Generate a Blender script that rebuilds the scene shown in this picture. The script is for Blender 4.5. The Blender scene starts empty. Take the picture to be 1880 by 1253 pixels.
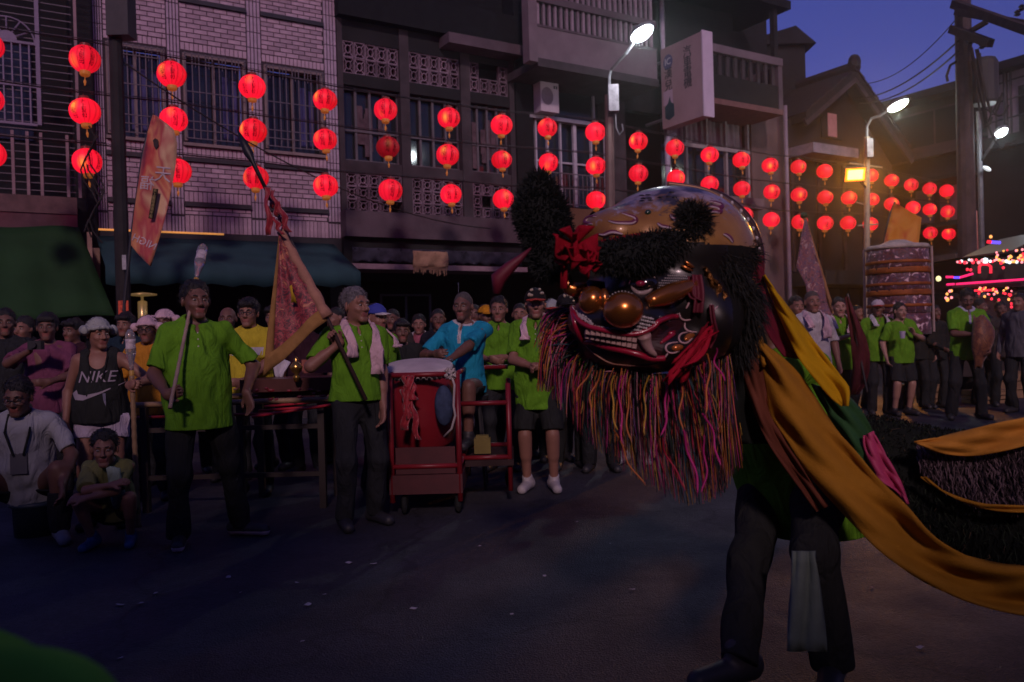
import bpy, bmesh, math, random
import numpy as np
from mathutils import Vector, Matrix, Euler
random.seed(7); RNG = np.random.default_rng(7)
R = math.radians
scn = bpy.context.scene
C = scn.collection

# ------------------------------------------------------------------ camera
FPX = 1500.0                       # focal length in pixels of the 1880 px wide photograph
HC = 1.29                          # eye height in metres
PITCH, ROLL = 0.0057, 0.028
F_ = Vector((0, math.cos(PITCH), -math.sin(PITCH)))
_U0 = Vector((0, math.sin(PITCH), math.cos(PITCH))); _R0 = Vector((1, 0, 0))
R_ = _R0*math.cos(ROLL) - _U0*math.sin(ROLL)
U_ = _R0*math.sin(ROLL) + _U0*math.cos(ROLL)
CAM = Vector((0, 0, HC))
cam = bpy.data.cameras.new('camera'); co = bpy.data.objects.new('camera', cam); C.objects.link(co)
co.matrix_world = Matrix(((R_.x, U_.x, -F_.x, CAM.x), (R_.y, U_.y, -F_.y, CAM.y), (R_.z, U_.z, -F_.z, CAM.z), (0, 0, 0, 1)))
cam.sensor_width = 36.0; cam.lens = 36.0*FPX/1880.0
cam.clip_start = 0.05; cam.clip_end = 600
cam.dof.use_dof = True; cam.dof.focus_distance = 4.6; cam.dof.aperture_fstop = 3.2
scn.camera = co

# ------------------------------------------------------------------ world, sun, exposure
w = bpy.data.worlds.new('World'); scn.world = w; w.use_nodes = True
nt = w.node_tree; bg = nt.nodes['Background']
SUN_EL, SUN_AZ = R(28), R(176)     # azimuth the light comes FROM, clockwise from +Y
sky = nt.nodes.new('ShaderNodeTexSky'); sky.sky_type = 'NISHITA'; sky.sun_disc = False
sky.sun_elevation = R(4.0); sky.sun_rotation = SUN_AZ; sky.ozone_density = 3.0; sky.air_density = 1.0; sky.dust_density = 0.6
tint = nt.nodes.new('ShaderNodeMix'); tint.data_type = 'RGBA'; tint.blend_type = 'MULTIPLY'
tint.inputs[0].default_value = 1.0; tint.inputs[7].default_value = (1.10, 0.60, 1.52, 1)
nt.links.new(sky.outputs[0], tint.inputs[6]); nt.links.new(tint.outputs[2], bg.inputs[0])
bg.inputs[1].default_value = 0.10
sl = bpy.data.lights.new('dusk_light', 'SUN'); so = bpy.data.objects.new('dusk_light', sl); C.objects.link(so)
sl.energy = 1.28; sl.angle = R(5); sl.color = (1.0, 0.66, 0.70)
so.rotation_euler = Vector((-math.sin(SUN_AZ)*math.cos(SUN_EL), -math.cos(SUN_AZ)*math.cos(SUN_EL), -math.sin(SUN_EL))).to_track_quat('-Z', 'Y').to_euler()
vs = scn.view_settings; vs.view_transform = 'Standard'; vs.look = 'None'; vs.gamma = 1; vs.use_curve_mapping = False; vs.exposure = -0.12
scn.render.engine = 'CYCLES'
cy = scn.cycles; cy.use_denoising = True; cy.max_bounces = 6; cy.diffuse_bounces = 3; cy.glossy_bounces = 3; cy.transparent_max_bounces = 12
cy.sample_clamp_indirect = 3.0; cy.caustics_reflective = False; cy.caustics_refractive = False

# ------------------------------------------------------------------ pixel helpers (photo pixels -> metres)
def W(px, py, d):                # point at depth d along the view axis
    px, py, d = float(px), float(py), float(d)
    return CAM + d*(F_ + R_*((px-940)/FPX) - U_*((py-626.5)/FPX))
def yhor(px): return 618 - ROLL*(px-940)
def G(px, py, z=0.0):              # point where the ray meets the level z
    v = F_ + R_*((px-940)/FPX) - U_*((py-626.5)/FPX)
    return CAM + v*((z-CAM.z)/v.z)
def GD(px, d):                     # ground point straight below pixel column px at depth d (column taken at the horizon)
    p = W(px, yhor(px), d); return Vector((p.x, p.y, 0))
# street-front plane: direction SD, normal SN (towards the camera)
SD = Vector((0.854, 0.521, 0)).normalized(); SN = Vector((SD.y, -SD.x, 0)); UP = Vector((0, 0, 1))
F0 = Vector((-3.47, 16.7, 0))
def FT(px, py, off=0.0):           # pixel -> (t, h) on the street front moved by off towards the street
    v = F_ + R_*((px-940)/FPX) - U_*((py-626.5)/FPX)
    k = (F0 + SN*off - CAM).dot(SN)/v.dot(SN)
    p = CAM + v*k
    return (p-F0).dot(SD), p.z
def FP(t, h, o=0.0): return F0 + SD*t + UP*h + SN*o

# ------------------------------------------------------------------ materials
MATS = {}
def M(name, col, rough=0.7, metal=0.0, var=0.25, scale=6.0, bump=0.0, bscale=40.0, sheen=0.0, coat=0.0, spec=0.5, col2=None, thr=None, emis=None, es=0.0, trans=0.0, alpha=1.0):
    if name in MATS: return MATS[name]
    m = bpy.data.materials.new(name); m.use_nodes = True; MATS[name] = m
    n = m.node_tree.nodes; L = m.node_tree.links; b = n['Principled BSDF']
    b.inputs['Roughness'].default_value = rough; b.inputs['Metallic'].default_value = metal
    b.inputs['Specular IOR Level'].default_value = spec if rough < 0.7 else 0.1
    if sheen: b.inputs['Sheen Weight'].default_value = sheen
    if coat: b.inputs['Coat Weight'].default_value = coat; b.inputs['Coat Roughness'].default_value = 0.12
    if trans: b.inputs['Transmission Weight'].default_value = trans
    if alpha < 1: b.inputs['Alpha'].default_value = alpha
    if emis: b.inputs['Emission Color'].default_value = (*emis, 1); b.inputs['Emission Strength'].default_value = es
    c2 = col2 if col2 else tuple(c*(1-var) for c in col)
    tc = n.new('ShaderNodeTexCoord')
    if var or col2:
        nz = n.new('ShaderNodeTexNoise'); nz.inputs['Scale'].default_value = scale; nz.inputs['Detail'].default_value = 5; nz.inputs['Roughness'].default_value = 0.62
        L.new(tc.outputs['Object'], nz.inputs['Vector'])
        rp = n.new('ShaderNodeValToRGB'); e = rp.color_ramp.elements
        lo, hi = thr if thr else (0.3, 0.7)
        e[0].position = lo; e[1].position = hi; e[0].color = (*c2, 1); e[1].color = (*col, 1)
        L.new(nz.outputs['Fac'], rp.inputs['Fac']); L.new(rp.outputs['Color'], b.inputs['Base Color'])
    else: b.inputs['Base Color'].default_value = (*col, 1)
    if bump:
        nb = n.new('ShaderNodeTexNoise'); nb.inputs['Scale'].default_value = bscale; nb.inputs['Detail'].default_value = 4
        L.new(tc.outputs['Object'], nb.inputs['Vector'])
        bp = n.new('ShaderNodeBump'); bp.inputs['Strength'].default_value = bump; bp.inputs['Distance'].default_value = 0.02
        L.new(nb.outputs['Fac'], bp.inputs['Height']); L.new(bp.outputs['Normal'], b.inputs['Normal'])
    return m
def translucent(m, f):             # thin cloth lets light through
    n = m.node_tree.nodes; L = m.node_tree.links; b = n['Principled BSDF']; t = n.new('ShaderNodeBsdfTranslucent'); mx = n.new('ShaderNodeMixShader'); mx.inputs[0].default_value = f
    if b.inputs['Base Color'].links: L.new(b.inputs['Base Color'].links[0].from_socket, t.inputs[0])
    else: t.inputs[0].default_value = b.inputs['Base Color'].default_value
    L.new(b.outputs[0], mx.inputs[1]); L.new(t.outputs[0], mx.inputs[2]); L.new(mx.outputs[0], n['Material Output'].inputs[0]); return m
def EM(name, col, s):
    if name in MATS: return MATS[name]
    m = bpy.data.materials.new(name); m.use_nodes = True; MATS[name] = m
    b = m.node_tree.nodes['Principled BSDF']; b.inputs['Base Color'].default_value = (*[min(1, c) for c in col], 1)
    b.inputs['Emission Color'].default_value = (*col, 1); b.inputs['Emission Strength'].default_value = s
    return m
def vary(m, amount=0.35):          # per-object brightness differences (tiles, planks)
    n = m.node_tree.nodes; L = m.node_tree.links; b = n['Principled BSDF']; src = b.inputs['Base Color'].links[0].from_socket
    oi = n.new('ShaderNodeObjectInfo'); mr = n.new('ShaderNodeMapRange'); mr.inputs[3].default_value = 1-amount; mr.inputs[4].default_value = 1.0
    mx = n.new('ShaderNodeMix'); mx.data_type = 'RGBA'; mx.blend_type = 'MULTIPLY'; mx.inputs[0].default_value = 1
    L.new(oi.outputs['Random'], mr.inputs[0]); L.new(src, mx.inputs[6]); L.new(mr.outputs[0], mx.inputs[7]); L.new(mx.outputs[2], b.inputs['Base Color'])
    return m

# ------------------------------------------------------------------ objects
def E(name, label, cat, loc=(0, 0, 0), rz=0.0, group=None, kind=None):
    o = bpy.data.objects.new(name, None); C.objects.link(o); o.empty_display_size = 0.1
    o.location = loc; o.rotation_euler = (0, 0, rz)
    if label: o['label'] = label
    if cat: o['category'] = cat
    if group: o['group'] = group
    if kind: o['kind'] = kind
    return o
def tag(o, label=None, cat=None, group=None, kind=None):
    if label: o['label'] = label
    if cat: o['category'] = cat
    if group: o['group'] = group
    if kind: o['kind'] = kind
    return o
def root_inv(p):                   # inverse of a parent's world matrix, parents built from location + z rotation only
    m = Matrix.Identity(4); q = p
    chain = []
    while q is not None: chain.append(q); q = q.parent
    for q in reversed(chain):
        m = m @ q.matrix_parent_inverse @ (Matrix.Translation(q.location) @ q.rotation_euler.to_matrix().to_4x4() @ Matrix.Diagonal((*q.scale, 1)))
    return m.inverted()
def O(name, me, parent=None, local=False, kind=None, label=None):   # mesh given in world coordinates unless local
    o = bpy.data.objects.new(name, me); C.objects.link(o)
    if parent is not None:
        o.parent = parent
        if not local: o.matrix_parent_inverse = root_inv(parent)
    if kind: o['kind'] = kind
    if label: o['label'] = label
    return o
def dup(root, loc, rz=None, label=None, scale=None):
    r = root.copy(); C.objects.link(r); r.location = loc
    if rz is not None: r.rotation_euler = (0, 0, rz)
    if scale is not None: r.scale = scale
    if label: r['label'] = label
    for ch in root.children:
        c = ch.copy(); C.objects.link(c); c.parent = r
        for g in ch.children:
            d = g.copy(); C.objects.link(d); d.parent = c
    return r

class MB:
    def __init__(s): s.v = []; s.f = []; s.m = []; s.mi = 0
    def add(s, vs_, fs):
        o = len(s.v); s.v.extend([tuple(v) for v in vs_]); s.f.extend([tuple(i+o for i in f) for f in fs]); s.m.extend([s.mi]*len(fs))
        return s
    def mat(s, i): s.mi = i; return s
    def box6(s, c8):               # 8 corners: bottom ring 0-3, top ring 4-7
        return s.add(c8, [(3, 2, 1, 0), (4, 5, 6, 7), (0, 1, 5, 4), (1, 2, 6, 5), (2, 3, 7, 6), (3, 0, 4, 7)])
    def box(s, x0, x1, y0, y1, z0, z1):
        return s.box6([(x0, y0, z0), (x1, y0, z0), (x1, y1, z0), (x0, y1, z0), (x0, y0, z1), (x1, y0, z1), (x1, y1, z1), (x0, y1, z1)])
    def fbox(s, t0, t1, h0, h1, o0, o1):
        if t0 > t1: t0, t1 = t1, t0
        if h0 > h1: h0, h1 = h1, h0
        if o0 > o1: o0, o1 = o1, o0
        return s.box6([FP(t0, h0, o1), FP(t1, h0, o1), FP(t1, h0, o0), FP(t0, h0, o0), FP(t0, h1, o1), FP(t1, h1, o1), FP(t1, h1, o0), FP(t0, h1, o0)])
    def obox(s, c, ax, ay, az):    # centre and three half vectors
        c = Vector(c); P = [c-ax-ay-az, c+ax-ay-az, c+ax+ay-az, c-ax+ay-az, c-ax-ay+az, c+ax-ay+az, c+ax+ay+az, c-ax+ay+az]
        return s.box6(P)
    def beam(s, a, b, wd, ht, up=UP):
        a = Vector(a); b = Vector(b); d = (b-a); L = d.length; d.normalize(); sd = d.cross(up)
        if sd.length < 1e-4: sd = d.cross(Vector((0, 1, 0)))
        sd.normalize(); u = sd.cross(d)
        return s.obox((a+b)/2, d*L/2, sd*wd/2, u*ht/2)
    def tube(s, pts, r, n=6, cap=True):
        pts = [Vector(p) for p in pts]; k = len(pts); rr = r if hasattr(r, '__len__') else [r]*k
        vs_ = []; fs = []; prev = None
        for i, p in enumerate(pts):
            d = (pts[min(i+1, k-1)]-pts[max(i-1, 0)])
            if d.length < 1e-9: d = Vector((0, 0, 1))
            d.normalize()
            if prev is None:
                a = d.cross(UP)
                if a.length < 1e-3: a = d.cross(Vector((1, 0, 0)))
                a.normalize()
            else:
                a = prev - d*prev.dot(d)
                if a.length < 1e-6: a = d.cross(UP)
                a.normalize()
            prev = a; b = d.cross(a)
            for j in range(n):
                q = 2*math.pi*j/n; vs_.append(p + (a*math.cos(q)+b*math.sin(q))*rr[i])
        for i in range(k-1):
            for j in range(n):
                j2 = (j+1) % n; fs.append((i*n+j, i*n+j2, (i+1)*n+j2, (i+1)*n+j))
        if cap: fs.append(tuple(range(n-1, -1, -1))); fs.append(tuple(range((k-1)*n, k*n)))
        return s.add(vs_, fs)
    def lathe(s, prof, n=20, c=(0, 0, 0), cap=True, sq=None):   # prof: (r, z)
        c = Vector(c); vs_ = []; fs = []
        for r, z in prof:
            for j in range(n):
                q = 2*math.pi*j/n; vs_.append((c.x+r*math.cos(q), c.y+r*math.sin(q), c.z+z))
        for i in range(len(prof)-1):
            for j in range(n):
                j2 = (j+1) % n; fs.append((i*n+j, i*n+j2, (i+1)*n+j2, (i+1)*n+j))
        if cap: fs.append(tuple(range(n-1, -1, -1))); fs.append(tuple(range((len(prof)-1)*n, len(prof)*n)))
        return s.add(vs_, fs)
    def ell(s, c, rx, ry, rz, n=12, m=8, rot=None):
        c = Vector(c); vs_ = []; fs = []
        for i in range(m+1):
            th = math.pi*i/m
            for j in range(n):
                q = 2*math.pi*j/n; v = Vector((rx*math.sin(th)*math.cos(q), ry*math.sin(th)*math.sin(q), rz*math.cos(th)))
                if rot is not None: v = rot @ v
                vs_.append(c+v)
        for i in range(m):
            for j in range(n):
                j2 = (j+1) % n; fs.append((i*n+j, (i+1)*n+j, (i+1)*n+j2, i*n+j2))
        return s.add(vs_, fs)
    def sheet(s, rows, th=0.004):  # rows: list of equal-length point lists; closed slab of thickness th
        rows = [[Vector(p) for p in r] for r in rows]; a = len(rows); b = len(rows[0]); N = []
        for i in range(a):
            for j in range(b):
                du = rows[min(i+1, a-1)][j]-rows[max(i-1, 0)][j]; dv = rows[i][min(j+1, b-1)]-rows[i][max(j-1, 0)]
                nn = du.cross(dv); nn = nn.normalized() if nn.length > 1e-12 else Vector((0, -1, 0)); N.append(nn)
        A = [rows[i][j]+N[i*b+j]*th/2 for i in range(a) for j in range(b)]; B = [rows[i][j]-N[i*b+j]*th/2 for i in range(a) for j in range(b)]
        K = a*b; fs = []
        for i in range(a-1):
            for j in range(b-1):
                q = (i*b+j, (i+1)*b+j, (i+1)*b+j+1, i*b+j+1); fs.append(q); fs.append(tuple(K+x for x in reversed(q)))
        for j in range(b-1):
            fs.append((j, j+1, K+j+1, K+j)); e = (a-1)*b; fs.append((e+j+1, e+j, K+e+j, K+e+j+1))
        for i in range(a-1):
            fs.append(((i+1)*b, i*b, K+i*b, K+(i+1)*b)); e = b-1; fs.append((i*b+e, (i+1)*b+e, K+(i+1)*b+e, K+i*b+e))
        return s.add(A+B, fs)
    def poly(s, pts, th, nrm):     # flat polygon extruded by th along nrm
        pts = [Vector(p) for p in pts]; nrm = Vector(nrm).normalized()*th; k = len(pts)
        return s.add(pts+[p+nrm for p in pts], [tuple(range(k-1, -1, -1)), tuple(range(k, 2*k))]+[(i, (i+1) % k, k+(i+1) % k, k+i) for i in range(k)])
    def mesh(s, name, mats, smooth=False):
        me = bpy.data.meshes.new(name); me.from_pydata(s.v, [], s.f)
        for m in (mats if isinstance(mats, (list, tuple)) else [mats]): me.materials.append(m)
        if any(s.m): me.polygons.foreach_set('material_index', s.m)
        if smooth: me.polygons.foreach_set('use_smooth', [True]*len(s.f))
        me.update(); return me
    def ob(s, name, mats, parent=None, smooth=False, local=False, kind=None, label=None):
        return O(name, s.mesh(name, mats, smooth), parent, local, kind, label)

# ------------------------------------------------------------------ signed-distance modelling on a grid
class SDF:
    def __init__(s, lo, hi, res):
        s.lo = np.array(lo, float); s.res = res; s.n = np.ceil((np.array(hi)-s.lo)/res).astype(int)+1
        s.D = np.full(s.n, 0.3, np.float32)
    def blk(s, lo, hi):
        a = np.clip(np.floor((np.array(lo)-s.lo)/s.res).astype(int), 0, s.n-1); b = np.clip(np.ceil((np.array(hi)-s.lo)/s.res).astype(int)+1, 1, s.n)
        sl_ = tuple(slice(a[i], b[i]) for i in range(3))
        if any(b[i] <= a[i] for i in range(3)): return None, None, None, None
        X = (s.lo[0]+np.arange(a[0], b[0])*s.res).astype(np.float32)[:, None, None]; Y = (s.lo[1]+np.arange(a[1], b[1])*s.res).astype(np.float32)[None, :, None]; Z = (s.lo[2]+np.arange(a[2], b[2])*s.res).astype(np.float32)[None, None, :]
        return sl_, X, Y, Z
    def mix(s, sl_, d, k, op):
        A = s.D[sl_]
        if op == 'u':
            if k > 0: h = np.maximum(k-np.abs(A-d), 0)/k; s.D[sl_] = np.minimum(A, d)-h*h*k*0.25
            else: s.D[sl_] = np.minimum(A, d)
        elif op == 's':
            d = -d
            if k > 0: h = np.maximum(k-np.abs(A-d), 0)/k; s.D[sl_] = np.maximum(A, d)+h*h*k*0.25
            else: s.D[sl_] = np.maximum(A, d)
    def cap(s, a, b, ra, rb=None, k=0.02, op='u', cut=None, flat=None):
        rb = ra if rb is None else rb; a = np.array(a, float); b = np.array(b, float); mg = max(ra, rb)+k+3*s.res
        sl_, X, Y, Z = s.blk(np.minimum(a, b)-mg, np.maximum(a, b)+mg)
        if sl_ is None: return s
        ab = b-a; L2 = float(ab @ ab)+1e-9; px, py, pz = X-a[0], Y-a[1], Z-a[2]
        h = np.clip((px*ab[0]+py*ab[1]+pz*ab[2])/L2, 0, 1)
        dx, dy, dz = px-h*ab[0], py-h*ab[1], pz-h*ab[2]
        if flat is not None:       # squash along a direction: (unit vector, factor)
            nv, fc = flat; q = dx*nv[0]+dy*nv[1]+dz*nv[2]; e = (1/fc-1)
            dx = dx+q*e*nv[0]; dy = dy+q*e*nv[1]; dz = dz+q*e*nv[2]
        d = np.sqrt(dx*dx+dy*dy+dz*dz)-(ra+(rb-ra)*h)
        if flat is not None: d = d*min(1, flat[1]*1.3)
        if cut is not None:
            cp, cn = cut; d = np.maximum(d, (X-cp[0])*cn[0]+(Y-cp[1])*cn[1]+(Z-cp[2])*cn[2])
        s.mix(sl_, d.astype(np.float32), k, op); return s
    def ell(s, c, r, k=0.02, op='u', rot=None):
        c = np.array(c, float); r = np.array(r, float); mg = r.max()+k+3*s.res
        sl_, X, Y, Z = s.blk(c-mg, c+mg)
        if sl_ is None: return s
        x, y, z = X-c[0], Y-c[1], Z-c[2]
        if rot is not None:        # columns of rot are the ellipsoid axes
            q = np.array(rot); x, y, z = (x*q[0, 0]+y*q[1, 0]+z*q[2, 0], x*q[0, 1]+y*q[1, 1]+z*q[2, 1], x*q[0, 2]+y*q[1, 2]+z*q[2, 2])
        k0 = np.sqrt((x/r[0])**2+(y/r[1])**2+(z/r[2])**2); k1 = np.sqrt((x/r[0]**2)**2+(y/r[1]**2)**2+(z/r[2]**2)**2)+1e-9
        s.mix(sl_, (k0*(k0-1)/k1).astype(np.float32), k, op); return s
    def plane(s, p, n):            # keep the side where (x-p).n < 0
        X = (s.lo[0]+np.arange(s.n[0])*s.res).astype(np.float32)[:, None, None]; Y = (s.lo[1]+np.arange(s.n[1])*s.res).astype(np.float32)[None, :, None]; Z = (s.lo[2]+np.arange(s.n[2])*s.res).astype(np.float32)[None, None, :]
        s.D = np.maximum(s.D, (X-p[0])*n[0]+(Y-p[1])*n[1]+(Z-p[2])*n[2]); return s
    def ripple(s, amp, fr, seed=0, vert=0.35):
        r = np.random.default_rng(seed)
        X = (s.lo[0]+np.arange(s.n[0])*s.res).astype(np.float32)[:, None, None]; Y = (s.lo[1]+np.arange(s.n[1])*s.res).astype(np.float32)[None, :, None]; Z = (s.lo[2]+np.arange(s.n[2])*s.res).astype(np.float32)[None, None, :]
        acc = 0
        for i in range(5):
            d = r.normal(size=3); d[2] *= vert; d /= np.linalg.norm(d); f = fr*r.uniform(0.6, 1.7)
            w1 = r.normal(size=3); p = r.uniform(0, 6.28)
            acc = acc+np.sin(f*(X*d[0]+Y*d[1]+Z*d[2])+p+1.3*np.sin(0.5*fr*(X*w1[0]+Y*w1[1]+Z*w1[2])*0.5+p))
        s.D = s.D+(amp*acc/2.2).astype(np.float32); return s
    def verts_faces(s):
        D = np.pad(s.D, 1, constant_values=0.3); lo = s.lo-s.res; n = np.array(D.shape); I = D < 0
        cnt = np.zeros(n-1, np.uint8)
        for i in (0, 1):
            for j in (0, 1):
                for k in (0, 1): cnt += I[i:n[0]-1+i, j:n[1]-1+j, k:n[2]-1+k]
        act = (cnt > 0) & (cnt < 8); idx = np.argwhere(act)
        if len(idx) == 0: return np.zeros((0, 3)), np.zeros((0, 4), int)
        num = np.full(n-1, -1, np.int64); num[act] = np.arange(len(idx))
        acc = np.zeros((len(idx), 3)); ct = np.zeros(len(idx)); cor = [(i, j, k) for i in (0, 1) for j in (0, 1) for k in (0, 1)]
        V = {c: D[idx[:, 0]+c[0], idx[:, 1]+c[1], idx[:, 2]+c[2]] for c in cor}
        for a in cor:
            for ax in range(3):
                if a[ax] == 0:
                    b = list(a); b[ax] = 1; b = tuple(b); va, vb = V[a], V[b]; mk = (va < 0) != (vb < 0)
                    den = np.where(mk, va-vb, 1.0); t = np.where(mk, va/den, 0)
                    p = np.array(a, float)[None, :].repeat(len(idx), 0); p[:, ax] = t
                    acc[mk] += p[mk]; ct[mk] += 1
        P = lo+(idx+acc/ct[:, None])*s.res
        fs = []
        for ax in range(3):
            u, v = [(1, 2), (2, 0), (0, 1)][ax]
            sa = [slice(1, n[i]-1) for i in range(3)]; sb = list(sa); sa[ax] = slice(0, n[ax]-1); sb[ax] = slice(1, n[ax])
            A = I[tuple(sa)]; B = I[tuple(sb)]
            for mk, flip in ((A & ~B, False), (~A & B, True)):
                e = np.argwhere(mk)
                if len(e) == 0: continue
                e = e+1; e[:, ax] -= 1
                def g(du, dv):
                    q = e.copy(); q[:, u] -= du; q[:, v] -= dv; return num[q[:, 0], q[:, 1], q[:, 2]]
                q = np.stack([g(1, 1), g(0, 1), g(0, 0), g(1, 0)], 1)
                fs.append(q[:, ::-1] if flip else q)
        return P, np.concatenate(fs)
    def mesh(s, name, mats, matfn=None, xf=None):
        P, Fc = s.verts_faces()
        me = bpy.data.meshes.new(name)
        Q = P if xf is None else xf(P)
        me.vertices.add(len(Q)); me.vertices.foreach_set('co', Q.astype(np.float32).ravel())
        me.loops.add(len(Fc)*4); me.loops.foreach_set('vertex_index', Fc.astype(np.int32).ravel())
        me.polygons.add(len(Fc)); me.polygons.foreach_set('loop_start', np.arange(len(Fc), dtype=np.int32)*4)
        me.polygons.foreach_set('use_smooth', np.ones(len(Fc), bool))
        for m in (mats if isinstance(mats, (list, tuple)) else [mats]): me.materials.append(m)
        if matfn is not None: me.polygons.foreach_set('material_index', matfn(P[Fc].mean(1)).astype(np.int32))
        me.update(calc_edges=True); me.validate(); return me

def text_mesh(name, body, size, mat, ext=0.002, align='CENTER', spacing=1.0):
    cu = bpy.data.curves.new(name, 'FONT'); cu.body = body; cu.size = size; cu.extrude = ext; cu.align_x = align; cu.align_y = 'CENTER'
    cu.resolution_u = 2; cu.space_line = spacing
    o = bpy.data.objects.new(name, cu); C.objects.link(o); dg = bpy.context.evaluated_depsgraph_get()
    me = bpy.data.meshes.new_from_object(o.evaluated_get(dg)); bpy.data.objects.remove(o); bpy.data.curves.remove(cu)
    me.materials.clear(); me.materials.append(mat); me.name = name
    return me
def place_text(me, origin, ux, uy):   # maps text x,y,z onto world axes
    uz = ux.cross(uy).normalized(); m = Matrix(((ux.x, uy.x, uz.x, origin.x), (ux.y, uy.y, uz.y, origin.y), (ux.z, uy.z, uz.z, origin.z), (0, 0, 0, 1)))
    me.transform(m); return me
# ================================================================== SETTING
def asphalt():
    m = M('asphalt', (0.05, 0.05, 0.06), 0.62, var=0, spec=0.45)
    n = m.node_tree.nodes; L = m.node_tree.links; b = n['Principled BSDF']; tc = n.new('ShaderNodeTexCoord')
    a = n.new('ShaderNodeTexNoise'); a.inputs['Scale'].default_value = 0.55; a.inputs['Detail'].default_value = 6; a.inputs['Roughness'].default_value = 0.7
    g = n.new('ShaderNodeTexNoise'); g.inputs['Scale'].default_value = 34; g.inputs['Detail'].default_value = 6; g.inputs['Roughness'].default_value = 0.8
    f = n.new('ShaderNodeTexVoronoi'); f.inputs['Scale'].default_value = 120
    for t in (a, g, f): L.new(tc.outputs['Object'], t.inputs['Vector'])
    r1 = n.new('ShaderNodeValToRGB'); e = r1.color_ramp.elements; e[0].position = 0.32; e[1].position = 0.7; e[0].color = (0.019, 0.020, 0.025, 1); e[1].color = (0.055, 0.054, 0.070, 1)
    r2 = n.new('ShaderNodeValToRGB'); e = r2.color_ramp.elements; e[0].position = 0.3; e[1].position = 0.75; e[0].color = (0.35, 0.35, 0.35, 1); e[1].color = (1.9, 1.9, 1.9, 1)
    mx = n.new('ShaderNodeMix'); mx.data_type = 'RGBA'; mx.blend_type = 'MULTIPLY'; mx.inputs[0].default_value = 1
    L.new(a.outputs['Fac'], r1.inputs['Fac']); L.new(g.outputs['Fac'], r2.inputs['Fac']); L.new(r1.outputs['Color'], mx.inputs[6]); L.new(r2.outputs['Color'], mx.inputs[7]); L.new(mx.outputs[2], b.inputs['Base Color'])
    # wandering cracks, darker tar lines
    dn = n.new('ShaderNodeTexNoise'); dn.inputs['Scale'].default_value = 1.6; dn.inputs['Detail'].default_value = 5; L.new(tc.outputs['Object'], dn.inputs['Vector'])
    dv = n.new('ShaderNodeVectorMath'); dv.operation = 'MULTIPLY_ADD'; dv.inputs[1].default_value = (1.1, 1.1, 0); L.new(dn.outputs['Color'], dv.inputs[0]); L.new(tc.outputs['Object'], dv.inputs[2])
    vc = n.new('ShaderNodeTexVoronoi'); vc.feature = 'DISTANCE_TO_EDGE'; vc.inputs['Scale'].default_value = 0.42; L.new(dv.outputs[0], vc.inputs['Vector'])
    cr = n.new('ShaderNodeMapRange'); cr.inputs[1].default_value = 0.003; cr.inputs[2].default_value = 0.012; cr.inputs[3].default_value = 0.62; cr.inputs[4].default_value = 1.0; L.new(vc.outputs['Distance'], cr.inputs[0])
    m2 = n.new('ShaderNodeMix'); m2.data_type = 'RGBA'; m2.blend_type = 'MULTIPLY'; m2.inputs[0].default_value = 1; L.new(mx.outputs[2], m2.inputs[6]); L.new(cr.outputs[0], m2.inputs[7]); L.new(m2.outputs[2], b.inputs['Base Color'])
    rr = n.new('ShaderNodeMapRange'); rr.inputs[1].default_value = 0.35; rr.inputs[2].default_value = 0.7; rr.inputs[3].default_value = 0.75; rr.inputs[4].default_value = 0.42
    L.new(a.outputs['Fac'], rr.inputs[0]); L.new(rr.outputs[0], b.inputs['Roughness'])
    ad = n.new('ShaderNodeMath'); ad.operation = 'ADD'; L.new(g.outputs['Fac'], ad.inputs[0]); L.new(f.outputs['Distance'], ad.inputs[1])
    bp = n.new('ShaderNodeBump'); bp.inputs['Strength'].default_value = 0.55; bp.inputs['Distance'].default_value = 0.012
    L.new(ad.outputs[0], bp.inputs['Height']); L.new(bp.outputs['Normal'], b.inputs['Normal'])
    return m
mb = MB(); mb.add([(-160, -60, 0), (200, -60, 0), (200, 300, 0), (-160, 300, 0)], [(0, 1, 2, 3)])
tag(mb.ob('road', asphalt()), kind='structure')
# unseen near-side houses behind the camera, added with heights set to shade the scene
NSW = M('near_wall', (0.10, 0.09, 0.09), 0.85, var=0.4, scale=1.2); NSD = M('near_shutter', (0.05, 0.05, 0.055), 0.5, var=0.3)
for k, (x, wd, hh) in enumerate(((-34, 9, 5.0), (-25, 9, 4.4), (-16, 8, 7.2), (-8, 5.3, 7.9), (-2.7, 2.6, 7.3), (-0.1, 4.4, 5.7), (4.3, 6.7, 9.4), (11, 8, 10.0), (19, 9, 9.0))):
    r_ = E('shade_house', 'unseen near-side house behind the camera, added and sized to shade the scene', 'building', (x+wd/2, -9, 0), 0, 'unseen houses added behind the camera for shade')
    m_ = MB(); m_.box(x+0.01, x+wd-0.01, -11.0, -7.0, 0, hh); m_.ob('wall', NSW, r_)
    m_ = MB(); m_.box(x+0.8, x+wd-0.8, -6.995, -6.93, 0.02, 2.7); m_.ob('shutter', NSD, r_)
    m_ = MB(); m_.box(x+0.02, x+wd-0.02, -6.995, -5.8, 2.95, 3.08); m_.ob('canopy', NSD, r_)
    for j in range(2 if hh > 5.2 else 0):
        m_ = MB(); m_.box(x+0.6+j*wd*0.5, x+0.4+wd*0.35+j*wd*0.5, -6.995, -6.95, 3.7, 5.0); m_.ob('window', NSD, r_)
CONC = M('dark_concrete', (0.075, 0.064, 0.072), 0.85, var=0.45, scale=2.2, bump=0.25)
CONC2 = M('grey_concrete', (0.13, 0.10, 0.12), 0.85, var=0.4, scale=1.8, bump=0.25)
DARK = M('dark_wall', (0.028, 0.029, 0.031), 0.85, var=0.4, scale=1.5, bump=0.2)
VDARK = M('unlit_interior', (0.018, 0.02, 0.022), 0.9, var=0.3)  # near-black base colour stands in for the rooms' lack of light
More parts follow.
